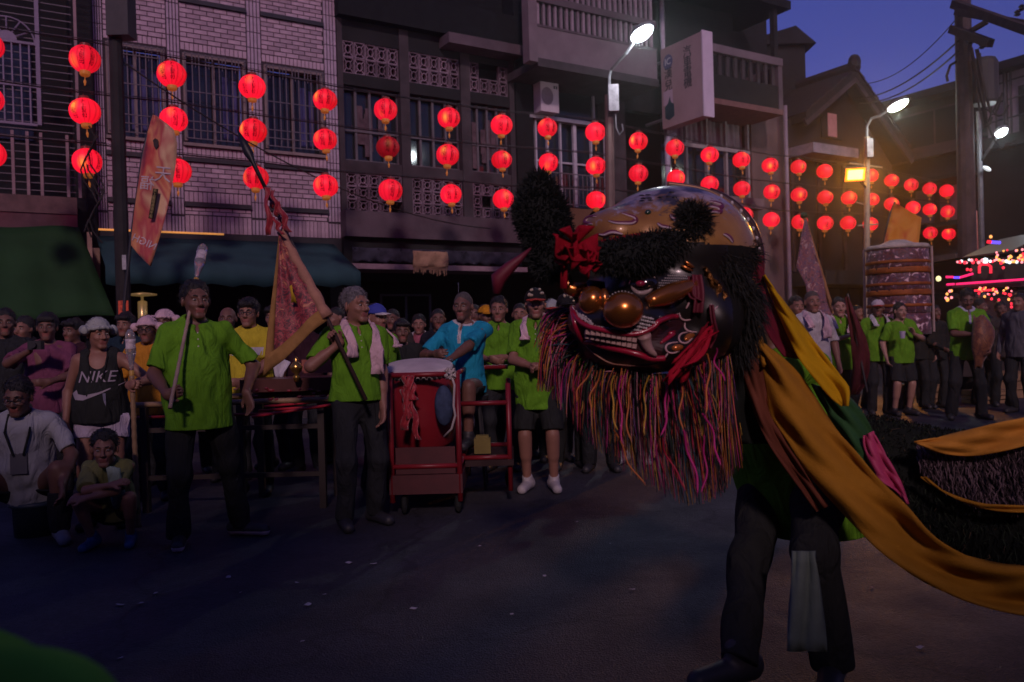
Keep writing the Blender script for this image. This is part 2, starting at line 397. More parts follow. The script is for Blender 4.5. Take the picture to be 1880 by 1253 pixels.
PINKP = M('pale_render', (0.20, 0.155, 0.18), 0.8, var=0.3, scale=1.6, bump=0.2)
GLASS = M('window_glass', (0.015, 0.02, 0.024), 0.08, var=0, spec=0.6)
ALU = M('aluminium_frame', (0.42, 0.40, 0.44), 0.4, metal=0.4, var=0.2)
DKMET = M('dark_metal', (0.06, 0.06, 0.065), 0.5, metal=0.5, var=0.3)
GREYMET = M('grey_metal', (0.2, 0.19, 0.21), 0.5, metal=0.3, var=0.3)
mb = MB(); mb.fbox(-9.5, 19.0, 0.0, 0.13, -0.6, 2.3); tag(mb.ob('pavement', CONC), kind='structure')

# ---------------------------------------------------------------- pink tiled house
tL = FT(178, 330)[0]; tR = FT(622, 330)[0]
hT = 9.2; hB = FT(560, 437)[1]                     # underside of the tiled front
tile_house = E('tiled_house', 'house front in pale pink tiles with three barred windows', 'building', FP((tL+tR)/2, 0, 0))
GROUT = M('grout', (0.06, 0.05, 0.06), 0.9)
TILE = vary(M('pink_tile', (0.56, 0.42, 0.50), 0.36, var=0.28, scale=9, spec=0.45), 0.34)
TILE2 = vary(M('pilaster_tile', (0.50, 0.40, 0.50), 0.36, var=0.3, scale=7, spec=0.45), 0.2)
pil = [(FT(178, 330)[0], FT(196, 330)[0]), (FT(313, 330)[0], FT(337, 330)[0]), (FT(460, 330)[0], FT(486, 330)[0]), (FT(601, 330)[0], FT(624, 330)[0])]
hy = lambda y: FT(545, y)[1]
h_lower_led, h_mid_led, h_sill, h_win0, h_win1, h_top_led = hy(386), hy(309), hy(283), hy(278), hy(128), hy(38)
wins = []
for i in range(3):
    a, b = pil[i][1], pil[i+1][0]; wins.append((a+0.04, b-0.04))
# wall pieces round the window openings (butted)
mb = MB()
mb.fbox(tL, tR, hB, h_sill, -0.35, 0.0); mb.fbox(tL, tR, h_win1, hT, -0.35, 0.0)
xs = [tL]+[v for w_ in wins for v in w_]+[tR]
for i in range(0, len(xs), 2): mb.fbox(xs[i], xs[i+1], h_sill, h_win1, -0.35, 0.0)
mb.ob('wall', GROUT, tile_house)
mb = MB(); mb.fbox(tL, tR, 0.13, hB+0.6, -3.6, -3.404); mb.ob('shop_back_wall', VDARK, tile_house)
mb = MB(); mb.fbox(tL, tR, hB-0.28, hB-0.004, -3.4, 0.06); mb.ob('fascia_beam', M('fascia', (0.05, 0.05, 0.055), 0.7), tile_house)
for a, b in ((tL, pil[0][1]), (pil[2][0], pil[2][1]), (pil[3][0], tR)):
    mb = MB(); mb.fbox(a, b, 0.13, hB-0.281, -0.4, -0.02); mb.ob('pier', DARK, tile_house)
for hh, dp in ((h_lower_led, 0.07), (h_mid_led, 0.07), (h_top_led, 0.07)):
    for i in range(3):
        mb = MB(); mb.fbox(pil[i][1]+0.003, pil[i+1][0]-0.003, hh-0.05, hh+0.03, 0.002, dp); mb.ob('ledge', DKMET, tile_house)
# tiles: list of (t, h, wid, hei) on the plane
TW, TH, JT = 0.245, 0.078, 0.010
tl = []
def course(a, b, h0, h1, soldier=False):
    if soldier:
        n = max(1, int(round((b-a)/0.078))); wd = (b-a)/n
        for i in range(n): tl.append((a+(i+0.5)*wd, (h0+h1)/2, wd-JT*0.8, (h1-h0)-JT, 0))
        return
    n = max(1, int(round((h1-h0)/(TH+JT)))); hh = (h1-h0)/n
    for r in range(n):
        x = a - (TW*(0.5 if r % 2 else 0.0))*1.0
        while x < b-0.01:
            x0 = max(a, x)+JT/2; x1 = min(b, x+TW)-JT/2
            if x1-x0 > 0.02: tl.append(((x0+x1)/2, h0+(r+0.5)*hh, x1-x0, hh-JT, 0))
            x += TW
for i in range(3):
    a, b = pil[i][1]+0.006, pil[i+1][0]-0.006
    course(a, b, hB+0.005, hB+0.34, True); course(a, b, hB+0.345, h_lower_led-0.055); course(a, b, h_lower_led+0.035, h_lower_led+0.235, True); course(a, b, h_lower_led+0.24, h_mid_led-0.055)
    course(a, b, h_mid_led+0.035, h_sill-0.05, True); course(a, b, h_win1+0.05, h_win1+0.20, True); course(a, b, h_win1+0.205, h_top_led-0.055); course(a, b, h_top_led+0.035, 8.4)
for a, b in pil:
    n = 4; wd = (b-a)/n; h = hB+0.01
    while h < 8.4:
        for j in range(n): tl.append((a+(j+0.5)*wd, h+0.15, wd-0.014, 0.29, 1))
        h += 0.30 if int(h*10) % 3 else 0.33
base_t = {}
def tile_mesh(mat, wd, hg):
    k = (mat.name, round(wd, 2), round(hg, 2))
    if k not in base_t:
        q = MB(); z = 0.014; e = 0.004; x, y = wd/2, hg/2
        P = lambda u, v, o_: SD*u+UP*v+SN*o_
        q.add([P(-x, -y, 0.0), P(x, -y, 0.0), P(x, y, 0.0), P(-x, y, 0.0), P(-x+e, -y+e, z), P(x-e, -y+e, z), P(x-e, y-e, z), P(-x+e, y-e, z)], [(4, 5, 6, 7), (0, 1, 5, 4), (1, 2, 6, 5), (2, 3, 7, 6), (3, 0, 4, 7)])
        base_t[k] = q.mesh('tile', mat)
    return base_t[k]
from bpy_extras.object_utils import world_to_camera_view
def inview(p):
    v = world_to_camera_view(scn, co, p); return v.z > 0 and -0.01 < v.x < 1.01 and -0.01 < v.y < 1.02
scn.render.resolution_x, scn.render.resolution_y = 1024, 682
vis = [q for q in tl if inview(FP(q[0], q[1], 0))]; hid = [q for q in tl if not inview(FP(q[0], q[1], 0))]
vis.sort(key=lambda q: -q[2]*q[3]); rest = vis[300:]+hid; q3 = MB()
for q in vis[:300]:
    o = O('tile', tile_mesh([TILE, TILE2][q[4]], q[2], q[3]), tile_house)
    o.location = FP(q[0], q[1], random.uniform(0.0, 0.003)); 
for q in rest:
    z = 0.014+random.uniform(0, 0.003); e = 0.004
    q3.mat(q[4]); c = FP(q[0], q[1], 0); x, y = q[2]/2, q[3]/2; P = lambda u, v, o_: c+SD*u+UP*v+SN*o_
    q3.add([P(-x, -y, 0.001), P(x, -y, 0.001), P(x, y, 0.001), P(-x, y, 0.001), P(-x+e, -y+e, z), P(x-e, -y+e, z), P(x-e, y-e, z), P(-x+e, y-e, z)], [(4, 5, 6, 7), (0, 1, 5, 4), (1, 2, 6, 5), (2, 3, 7, 6), (3, 0, 4, 7)])
q3.ob('tiling', [TILE, TILE2], tile_house, kind='stuff')
FRAMEP = M('window_surround', (0.26, 0.20, 0.20), 0.6, var=0.3); CURT = M('blue_curtain', (0.10, 0.10, 0.26), 0.9, var=0.4, scale=4)
GRILL = M('window_bars', (0.17, 0.15, 0.17), 0.5, metal=0.3, var=0.3)
for i, (a, b) in enumerate(wins):
    f = MB()
    f.fbox(a, a+0.06, h_win0, h_win1, -0.16, 0.03); f.fbox(b-0.06, b, h_win0, h_win1, -0.16, 0.03); f.fbox(a+0.06, b-0.06, h_win1-0.06, h_win1, -0.16, 0.03); f.fbox(a-0.03, b+0.03, h_sill-0.045, h_sill+0.01, 0.003, 0.09)
    m_ = (a+b)/2; f.fbox(m_-0.025, m_+0.025, h_win0, h_win1-0.06, -0.16, -0.12)
    wf = f.ob('window', FRAMEP, tile_house)
    g = MB(); g.fbox(a+0.061, b-0.061, h_win0, h_win1-0.061, -0.21, -0.20); g.ob('pane', GLASS, wf)
    g = MB()
    for j in range(3):
        c0 = a+0.15+(b-a)*(0.28 if i == 0 else 0.52)+j*0.17; g.fbox(c0, c0+0.1, h_win0+0.15, h_win1-0.3-0.05*j, -0.19, -0.18)
    g.ob('curtain', CURT, wf)
    g = MB(); nb = 9
    for j in range(nb+1):
        x = a+0.03+(b-a-0.06)*j/nb; g.fbox(x-0.009, x+0.009, h_win0+0.02, h_win1-0.01, 0.10, 0.118)
    for fr in (0.0, 0.1, 0.2, 0.55, 0.88, 0.995):
        hh = h_win0+0.03+(h_win1-h_win0-0.06)*fr; g.fbox(a+0.02, b-0.02, hh-0.008, hh+0.008, 0.119, 0.133)
    for j in range(nb):
        if j % 2 == i % 2:
            x = a+0.03+(b-a-0.06)*(j+0.5)/nb; g.fbox(x-0.006, x+0.006, h_win1-0.28, h_win1-0.02, 0.10, 0.112)
    for x in (a+0.03, b-0.03):
        for hh in (h_win0+0.05, h_win1-0.05): g.fbox(x-0.008, x+0.008, hh-0.008, hh+0.008, -0.0, 0.10)
    g.ob('grille', GRILL, wf)
# shop awnings under the tiled house
AWN = M('teal_awning', (0.030, 0.075, 0.088), 0.75, var=0.25, scale=2.5, bump=0.15)
def awning(name, t0, t1, h0, h1, o1, mat, label, drop=0.28, seed=0):
    rows = []; n = 24; rr = random.Random(seed)
    for k in range(7):
        v = k/6; r = []
        for j in range(n+1):
            t = t0+(t1-t0)*j/n; wob = 0.03*math.sin(j*1.9+seed)*v+rr.uniform(-.006, .006)
            if v <= 0.8: r.append(FP(t, h0+(h1-h0)*(v/0.8)+wob-0.05*math.sin(math.pi*v), 0.08+(o1-0.08)*v/0.8))
            else: r.append(FP(t, h1-drop*(v-0.8)/0.2+wob, o1+0.02))
        rows.append(r)
    m = MB(); m.sheet(rows, 0.012); o = m.ob(name, mat, None, True); tag(o, label, 'awning'); return o
awning('awning', FT(176, 440)[0], FT(610, 440)[0], hB-0.12, hB-0.72, 1.5, AWN, 'long dark teal awning over the shops below the pink tiled front', 0.35, 3)
mb = MB(); mb.tube([FP(FT(176, 425)[0], hB-0.06, 0.5), FP(FT(400, 432)[0], hB-0.06, 0.5)], 0.018, 6)
o = mb.ob('tube_light', EM('orange_tube', (1.0, 0.42, 0.10), 0.55)); tag(o, 'thin orange light strip along the foot of the pink tiled front', 'light')

# ---------------------------------------------------------------- dark house with security grilles at the left edge
aL, aR = FT(-140, 300)[0], FT(176, 300)[0]
left_house = E('grilled_house', 'dark house at the left edge behind horizontal security bars', 'building', FP((aL+aR)/2, 0, 0))
mb = MB(); mb.fbox(aL, aR, 3.0, 9.3, -3.4, -0.7); mb.ob('wall', DARK, left_house)
mb = MB(); mb.fbox(aL, aR, 0.13, 3.6, -3.6, -3.404); mb.ob('shop_back_wall', VDARK, left_house)
mb = MB(); mb.fbox(aR-0.35, aR-0.003, 0.13, 9.3, -0.69, 0.12); mb.ob('pier', DARK, left_house)
hA0 = FT(60, 372)[1]
mb = MB(); mb.fbox(aL, aR-0.36, hA0-0.28, hA0, -0.69, 0.75); mb.ob('balcony_floor', M('reddish_ledge', (0.16, 0.09, 0.09), 0.6, metal=0.3, var=0.5, scale=5), left_house)  # mottled reddish brown metal
mb = MB(); mb.fbox(aL, aR-0.36, hA0-0.62, hA0-0.285, 0.3, 0.72); mb.ob('shutter_box', M('shutter_box', (0.22, 0.13, 0.13), 0.3, metal=0.7, var=0.5, scale=3), left_house)
bar = MB(); bar.fbox(aL, aR-0.365, -0.007, 0.007, 0.70, 0.714); barm = bar.mesh('grille_bar', GRILL)
h = hA0+0.09
while h < 8.6:
    o = O('grille_bar', barm, left_house); o.location = (0, 0, h); h += 0.123
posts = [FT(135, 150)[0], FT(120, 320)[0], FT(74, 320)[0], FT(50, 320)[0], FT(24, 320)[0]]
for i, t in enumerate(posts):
    mb = MB(); top = 8.6 if i == 0 else FT(70, 262)[1]; mb.fbox(t-0.022, t+0.022, hA0+0.003, top, 0.715, 0.75); mb.ob('grille_post', M('red_lit_post', (0.3, 0.2, 0.22), 0.5, var=0.3), left_house)  # red lantern light tinted into the post colour
# window cage with a fan top
w0, w1 = FT(-40, 160)[0], FT(68, 160)[0]; hw0, hw1 = FT(40, 247)[1], FT(40, 20)[1]; hwm = FT(40, 105)[1]
mb = MB(); cx = (w0+w1)/2
for t in (w0, w1): mb.fbox(t-0.03, t+0.03, hw0, hw1+0.6, 0.72, 0.78)
for hh in (hw0, hwm, FT(40, 180)[1]): mb.fbox(w0+0.031, w1-0.031, hh-0.02, hh+0.02, 0.73, 0.77)
for j in range(1, 7):
    t = w0+(w1-w0)*j/7; mb.fbox(t-0.011, t+0.011, hw0+0.021, hwm-0.021, 0.735, 0.76)
rad = (w1-w0)*0.46
for k in range(1, 6):
    q = math.pi*k/6; mb.tube([FP(cx+0.13*math.cos(q), hwm+0.02+0.13*math.sin(q), 0.75), FP(cx+rad*math.cos(q), hwm+rad*math.sin(q), 0.75)], 0.012, 5)
mb.tube([FP(cx+rad*math.cos(math.pi*k/16), hwm+rad*math.sin(math.pi*k/16), 0.75) for k in range(17)], 0.014, 5)
mb.poly([FP(cx+0.14*math.cos(math.pi*k/10), hwm+0.022+0.14*math.sin(math.pi*k/10), 0.74) for k in range(11)], 0.03, SN)
mb.ob('fan_topped_grille', M('lilac_bars', (0.24, 0.2, 0.3), 0.5, var=0.25), left_house)
mb = MB(); mb.fbox(w0+0.05, w1-0.05, hw0+0.05, hwm+rad, -0.69, -0.66); mb.ob('pane', GLASS, left_house)
# green tarpaulin hung in front of the left shop
GT = M('green_tarp', (0.022, 0.065, 0.024), 0.7, var=0.35, scale=1.2, bump=0.2, bscale=9)
rows = []
tA, tB = aL, FT(150, 470, 1.2)[0]
for k in range(13):
    v = k/12; r = []
    for j in range(21):
        u = j/20; t = tA+(tB+0.42*v-tA)*u; hh = 3.28-1.5*v+0.03*math.sin(u*9); r.append(FP(t, hh, 0.78+0.85*v+0.035*math.sin(u*23+2*v)*(0.3+v)))
    rows.append(r)
mb = MB(); mb.sheet(rows, 0.01); tag(mb.ob('tarpaulin', GT, None, True), 'big green tarpaulin hanging below the barred house at the left edge', 'tarpaulin')
mb = MB(); mb.fbox(FT(152, 440)[0], FT(160, 440)[0], 2.2, 3.2, 0.9, 0.98); mb.fbox(FT(153, 500)[0], FT(180, 500)[0], 1.9, 3.0, 0.4, 0.46)
o = mb.ob('pale_board', M('pale_board', (0.36, 0.24, 0.19), 0.7)); tag(o, 'narrow pale board leaning beside the green tarpaulin', 'board')

# ---------------------------------------------------------------- dark concrete house with pierced block screens
cL, cR = tR+0.004, FT(946, 300)[0]
conc_house = E('concrete_house', 'dark concrete house with pierced block screens above and below its windows', 'building', FP((cL+cR)/2, 0, 0))
hc = lambda y: FT(700, y)[1]
H_ls0, H_ls1, H_w0, H_w1, H_us0, H_us1 = hc(382), hc(322), hc(300), hc(165), hc(144), hc(86)
cols = [(FT(622, 250)[0]+0.004, FT(632, 250)[0]), (FT(736, 250)[0], FT(753, 250)[0]), (FT(847, 250)[0], FT(864, 250)[0]), (FT(936, 250)[0], cR)]
for a, b in cols:
    mb = MB(); mb.fbox(a, b, hc(392), 8.0, -0.5, 0.04); mb.ob('column', CONC, conc_house)
mb = MB(); mb.fbox(cL, cR, hc(440), hc(394), -0.5, 0.34); mb.ob('slab_edge', CONC2, conc_house)
mb = MB(); mb.fbox(cL, cR, hc(440)-0.55, hc(440)-0.003, -0.5, 0.18); mb.ob('shop_fascia', DARK, conc_house)
mb = MB(); mb.fbox(cL, cR, hc(440)-0.66, hc(440)-0.553, -0.5, 0.40); mb.ob('shop_beam', M('mauve_beam', (0.3, 0.2, 0.24), 0.7, var=0.35), conc_house)
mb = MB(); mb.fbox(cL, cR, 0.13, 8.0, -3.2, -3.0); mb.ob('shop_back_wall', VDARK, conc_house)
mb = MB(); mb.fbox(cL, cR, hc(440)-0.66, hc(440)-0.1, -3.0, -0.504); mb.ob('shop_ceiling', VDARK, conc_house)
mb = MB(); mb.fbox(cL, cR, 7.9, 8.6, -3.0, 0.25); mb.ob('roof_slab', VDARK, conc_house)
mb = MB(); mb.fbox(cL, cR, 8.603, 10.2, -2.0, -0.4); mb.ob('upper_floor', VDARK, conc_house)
for k in range(3):
    a, b = cols[k][1]+0.002, cols[k+1][0]-0.002
    for nm, h0, h1, mt in (('spandrel', H_ls1, H_w0, CONC), ('lintel', H_w1, H_us0, DARK), ('upper_wall', H_us1, 8.0, DARK)):
        mb = MB(); mb.fbox(a, b, h0, h1, -0.4, 0.02); mb.ob(nm, mt, conc_house)
    mb = MB(); mb.fbox(a, b, hc(394)+0.002, H_ls1-0.002, -0.4, -0.3); mb.ob('screen_backing', VDARK, conc_house)
    mb = MB(); mb.fbox(a, b, H_us0+0.002, H_us1-0.002, -0.4, -0.3); mb.ob('screen_backing', VDARK, conc_house)
    f = MB(); nm_ = 4
    for j in range(nm_+1):
        x = a+(b-a)*j/nm_; f.fbox(max(a, x-0.025), min(b, x+0.025), H_w0+0.002, H_w1-0.002, -0.2, -0.14)
    for fr in (0.02, 0.42, 0.97): f.fbox(a, b, H_w0+(H_w1-H_w0)*fr-0.02, H_w0+(H_w1-H_w0)*fr+0.02, -0.139, -0.12)
    wf = f.ob('window', M('worn_frame', (0.13, 0.11, 0.13), 0.6, var=0.4, scale=3), conc_house)
    g = MB(); g.fbox(a, b, H_w0+0.003, H_w1-0.003, -0.24, -0.23); g.ob('pane', GLASS, wf)
    if k != 1:
        g = MB(); rr = random.Random(k)
        for j in range(7):
            x = a+0.1+rr.random()*(b-a-0.4); hh = H_w0+rr.uniform(0.1, 0.5); g.fbox(x, x+rr.uniform(0.05, 0.18), hh, H_w1-rr.uniform(0.2, 0.8), -0.18+j*0.004, -0.178+j*0.004)
        g.ob('hanging_clothes', M('faded_cloth', (0.15, 0.10, 0.12), 0.9, var=0.6, scale=5), wf)
# breeze blocks: square frame with a ring and diagonal struts
bw = 0.232
def block_mesh():
    q = MB(); s_ = bw/2; P = lambda u, v, o_: SD*u+UP*v+SN*o_
    def qb(u0, u1, v0, v1): q.box6([P(u0, v0, .05), P(u1, v0, .05), P(u1, v0, -.05), P(u0, v0, -.05), P(u0, v1, .05), P(u1, v1, .05), P(u1, v1, -.05), P(u0, v1, -.05)])
    t_ = 0.016
    qb(-s_, s_, -s_, -s_+t_); qb(-s_, s_, s_-t_, s_); qb(-s_, -s_+t_, -s_+t_, s_-t_); qb(s_-t_, s_, -s_+t_, s_-t_)
    n = 10; r0, r1 = 0.050, 0.066
    for k in range(n):
        a0, a1 = 2*math.pi*k/n, 2*math.pi*(k+1)/n
        q.box6([P(r0*math.cos(a0), r0*math.sin(a0), .05), P(r1*math.cos(a0), r1*math.sin(a0), .05), P(r1*math.cos(a0), r1*math.sin(a0), -.05), P(r0*math.cos(a0), r0*math.sin(a0), -.05),
                P(r0*math.cos(a1), r0*math.sin(a1), .05), P(r1*math.cos(a1), r1*math.sin(a1), .05), P(r1*math.cos(a1), r1*math.sin(a1), -.05), P(r0*math.cos(a1), r0*math.sin(a1), -.05)])
    for k in range(4):
        a0 = math.pi/4+k*math.pi/2; c_, s2 = math.cos(a0), math.sin(a0); q.beam(P(0.066*c_, 0.066*s2, 0), P(0.138*c_, 0.138*s2, 0), 0.018, 0.08, SN)
    return q.mesh('breeze_block', vary(M('breeze_block', (0.34, 0.25, 0.32), 0.8, var=0.6, scale=5), 0.45))
bm_ = block_mesh()
for k in range(3):
    a, b = cols[k][1]+0.01, cols[k+1][0]-0.01
    for h0, h1 in ((hc(394)+0.02, H_ls1), (H_us0, H_us1)):
        nx = int((b-a)/bw); ny = max(2, int((h1-h0)/bw)); sx = (b-a)/nx
        for i in range(nx):
            for j in range(ny):
                if random.random() < (0.07 if h0 < H_w0 else 0.10): continue
                o = O('breeze_block', bm_, conc_house); o.location = FP(a+(i+0.5)*sx, h0+(j+0.5)*(h1-h0)/ny, -0.05+random.uniform(-0.01, 0.01)); o.scale = (1, 1, (h1-h0)/ny/bw)
mb = MB(); mb.fbox(FT(805, 85)[0], FT(940, 110)[0], FT(880, 104)[1], FT(880, 86)[1], 0.03, 0.5); mb.ob('canopy_slab', CONC2, conc_house)
# fringed straw cloth hung under the shop beam
h0 = FT(790, 462, 0.5)[1]; ta, tb = FT(758, 470, 0.5)[0], FT(822, 470, 0.5)[0]
mb = MB(); mb.sheet([[FP(ta+(tb-ta)*j/12, h0-0.33*v/4, 0.5+0.03*math.sin(j+v)) for j in range(13)] for v in range(5)], 0.008)
fr = mb.ob('fringed_cloth', M('straw_cloth', (0.42, 0.26, 0.17), 0.9, var=0.4), None, True); tag(fr, 'straw coloured fringed cloth hanging in the dark shop front above the drummer', 'cloth')
mb = MB()
for j in range(24):
    t = ta+(tb-ta)*(j+0.5)/24; L_ = random.uniform(0.04, 0.2); mb.tube([FP(t, h0-0.32, 0.5), FP(t+random.uniform(-.01, .01), h0-0.33-L_, 0.5)], 0.008, 4)
o = mb.ob('fringe', M('straw_cloth', (0.42, 0.26, 0.17)), fr); o['kind'] = 'stuff'
CURD = M('shop_cloth', (0.05, 0.05, 0.075), 0.9, var=0.6, scale=6)
mb = MB(); mb.sheet([[FP(cL+0.1+(cR-cL-0.2)*j/40, h0+0.05-0.28*v/4-0.03*math.sin(j*2.1)*v/4, 0.36+0.03*math.sin(j*1.3+v)) for j in range(41)] for v in range(5)], 0.008)
tag(mb.ob('valance', CURD, None, True), 'dark blue valance along the top of the shop below the concrete house', 'valance')
f = MB(); a, b = FT(700, 560, -1.5)[0], FT(790, 560, -1.5)[0]
for t in (a, (a+b)/2, b): f.fbox(t-0.03, t+0.03, 0.13, 2.3, -1.55, -1.5)
for hh in (2.3, 1.1): f.fbox(a-0.03, b+0.03, hh, hh+0.05, -1.55, -1.5)
o = f.ob('shop_door', M('door_frame', (0.09, 0.09, 0.1), 0.5, metal=0.4), conc_house)
# ---------------------------------------------------------------- house with balconies in the middle
dL, dR = cR+0.004, FT(1441, 280)[0]
balc_house = E('balcony_house', 'tall house with a slatted balcony and a dark overhanging roof terrace', 'building', FP((dL+dR)/2, 0, 0))
hd = lambda x, y, o=0.0: FT(x, y, o)[1]
td = lambda x, y, o=0.0: FT(x, y, o)[0]
mb = MB(); mb.fbox(dL, td(975, 250), 3.0, 10.5, -0.5, 0.10); mb.ob('pier', VDARK, balc_house)
# upper balcony: floor slab, solid parapet, slatted rail
o1 = 1.25
bt0, bt1 = td(985, 100, o1), td(1206, 120, o1); hs0, hs1 = hd(1100, 128, o1), hd(1100, 72, o1)
mb = MB(); mb.fbox(bt0, bt1, hs0-0.18, hs0, -0.5, o1+0.05); mb.ob('balcony_floor', CONC, balc_house)
mb = MB(); mb.fbox(bt0, bt1, hs0+0.002, hs1, o1-0.12, o1); mb.ob('parapet', PINKP, balc_house)
mb = MB(); mb.fbox(bt0, bt1, hs1+0.55, hs1+0.70, o1-0.14, o1+0.02); mb.ob('rail', CONC2, balc_house)
mb = MB(); mb.fbox(bt0, bt1, hs1+0.002, hs1+0.05, o1-0.14, o1+0.02); mb.ob('rail', CONC2, balc_house)
nsl = 22; s_ = MB(); s_.fbox(-0.028, 0.028, hs1+0.052, hs1+0.549, o1-0.10, o1-0.04); slm = s_.mesh('slat', vary(M('pale_slat', (0.36, 0.28, 0.34), 0.7, var=0.3), 0.35))
for i in range(nsl):
    o = O('slat', slm, balc_house); o.location = SD*(bt0+0.1+(bt1-bt0-0.2)*i/(nsl-1))
s2 = MB(); s2.fbox(-0.03, 0.03, hs1+0.702, hs1+1.6, o1-0.10, o1-0.04); slm2 = s2.mesh('slat', slm.materials[0])
for i in range(nsl):
    o = O('slat', slm2, balc_house); o.location = SD*(bt0+0.1+(bt1-bt0-0.2)*i/(nsl-1))
mb = MB(); mb.fbox(bt0-0.22, bt0-0.003, hs0-0.1, hs1+1.6, o1-0.2, o1+0.06); mb.ob('balcony_post', PINKP, balc_house)
# walls behind
mb = MB(); mb.fbox(td(975, 250)+0.003, dR, hs0-0.18, 11.5, -0.75, -0.55); mb.ob('wall', DARK, balc_house)
hw_b, hw_t, hsl = hd(1050, 380), hd(1050, 152), hd(1050, 222)
mb = MB(); mb.fbox(td(975, 250)+0.003, dR, 3.0, hw_b-0.2, -0.5, 0.0); mb.ob('wall_below', CONC, balc_house)
f = MB(); a, b = td(1013, 190), td(1091, 190)
f.fbox(a, a+0.05, hsl, hw_t, -0.05, 0.02); f.fbox(b-0.05, b, hsl, hw_t, -0.05, 0.02); f.fbox(a+0.051, b-0.051, hw_t-0.05, hw_t, -0.05, 0.02); f.fbox(td(968, 215), b+0.02, hsl-0.09, hsl-0.002, -0.05, 0.12)
wf = f.ob('window', ALU, balc_house); g = MB(); g.fbox(a+0.051, b-0.051, hsl+0.002, hw_t-0.051, -0.09, -0.08); g.ob('pane', GLASS, wf)
f = MB(); a, b = td(985, 300), td(1112, 300)
for i, x in enumerate((985, 1006, 1030, 1056, 1086, 1112)):
    t = td(x, 300); wd = 0.045 if x == 1056 else 0.02; f.fbox(t-wd, t+wd, hw_b, hsl-0.1, -0.05, 0.02)
f.fbox(a, b, hd(1050, 300)-0.02, hd(1050, 300)+0.02, -0.10, -0.051)
wf = f.ob('window', M('pale_frame', (0.5, 0.46, 0.55), 0.5, var=0.3), balc_house); g = MB(); g.fbox(a, b, hw_b, hsl-0.1, -0.14, -0.13); g.ob('pane', GLASS, wf)
g = MB()
for i in range(16): 
    t = a+0.05+(b-a-0.1)*i/15; g.fbox(t-0.008, t+0.008, hw_b, hw_b+0.75, 0.14, 0.156)
for hh in (hw_b+0.02, hw_b+0.4, hw_b+0.75): g.fbox(a, b, hh-0.012, hh+0.012, 0.157, 0.175)
g.ob('grille', GRILL, wf)
# recess, curtained windows and pier on the right
mb = MB(); mb.fbox(dL, dR, 3.0, hs0+0.5, -2.0, -1.8); mb.ob('inner_wall', VDARK, balc_house)
a, b = td(1150, 260), td(1212, 260); mb = MB(); mb.fbox(a, b, 3.0, hs0-0.2, -1.6, -1.5); mb.ob('recess_wall', VDARK, balc_house)
mb = MB(); mb.fbox(td(1122, 260), a-0.003, 3.0, hs0-0.19, -0.5, -0.02); mb.ob('pier', CONC, balc_house)
a, b = td(1228, 300), td(1375, 300); h0, h1 = hd(1300, 362), hd(1300, 215)
f = MB()
for x in (1228, 1262, 1300, 1335, 1375):
    t = td(x, 300); f.fbox(t-0.035, t+0.035, h0, h1, -0.1, 0.0)
f.fbox(a, b, hd(1300, 272)-0.05, hd(1300, 272)+0.05, 0.003, 0.06)
wf = f.ob('window', M('grey_frame', (0.3, 0.25, 0.28), 0.6, var=0.3), balc_house)
g = MB(); g.fbox(a, b, h0, h1, -0.30, -0.29); g.ob('pane', GLASS, wf)
rows = [[FP(a+0.05+(b-a-0.1)*j/60, h, -0.2+0.035*math.sin(j*1.7)+0.02*math.sin(j*.6)) for j in range(61)] for h in (hd(1300, 272)+0.06, (hd(1300, 272)+h1)/2, h1-0.02)]
g = MB(); g.sheet(rows, 0.01); g.ob('curtain', M('lilac_curtain', (0.34, 0.26, 0.32), 0.9, var=0.35, scale=3), wf, True)
mb = MB(); mb.fbox(td(1376, 300)+0.036, dR, 0.13, hd(1400, 205), -0.5, 0.06); mb.ob('pier', M('brown_render', (0.16, 0.11, 0.115), 0.8, var=0.4, scale=1.5), balc_house)
mb = MB(); mb.fbox(td(1226, 370), td(1376, 370)+0.03, hd(1320, 385), hd(1320, 366), -0.5, 0.5); mb.ob('ledge', PINKP, balc_house)
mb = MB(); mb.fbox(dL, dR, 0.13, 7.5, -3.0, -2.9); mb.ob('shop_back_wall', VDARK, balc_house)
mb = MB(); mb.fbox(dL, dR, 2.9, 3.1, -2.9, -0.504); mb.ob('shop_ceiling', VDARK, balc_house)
mb = MB(); mb.fbox(td(1122, 370), td(1376, 370), 2.95, hd(1320, 385)-0.003, -0.5, 0.02); mb.ob('shop_fascia', DARK, balc_house)
# right balcony
o2 = 1.15
r0, r1 = td(1306, 150, o2), td(1437, 150, o2); hb0, hb1 = hd(1370, 190, o2), hd(1370, 108, o2)
mb = MB(); mb.fbox(r0, r1, hb0-0.14, hb0, -0.5, o2); mb.ob('balcony_floor', M('brick_red_soffit', (0.20, 0.10, 0.10), 0.8, var=0.3), balc_house)
mb = MB(); mb.fbox(r0, r1, hb1, hb1+0.2, o2-0.16, o2+0.02); mb.ob('rail', PINKP, balc_house)
mb = MB(); mb.fbox(r1-0.16, r1, hb0+0.002, hb1-0.002, -0.5, o2-0.005); mb.ob('parapet_side', CONC2, balc_house)
mb = MB(); mb.fbox(r0, r1-0.163, hb0+0.002, hb0+0.62, o2-0.12, o2-0.03); mb.ob('parapet', DARK, balc_house)
for i in range(9):
    t = r0+0.1+(r1-r0-0.4)*i/8; mb = MB(); mb.fbox(t-0.05, t+0.05, hb0+0.623, hb1-0.002, o2-0.11, o2-0.05); mb.ob('baluster', CONC, balc_house)
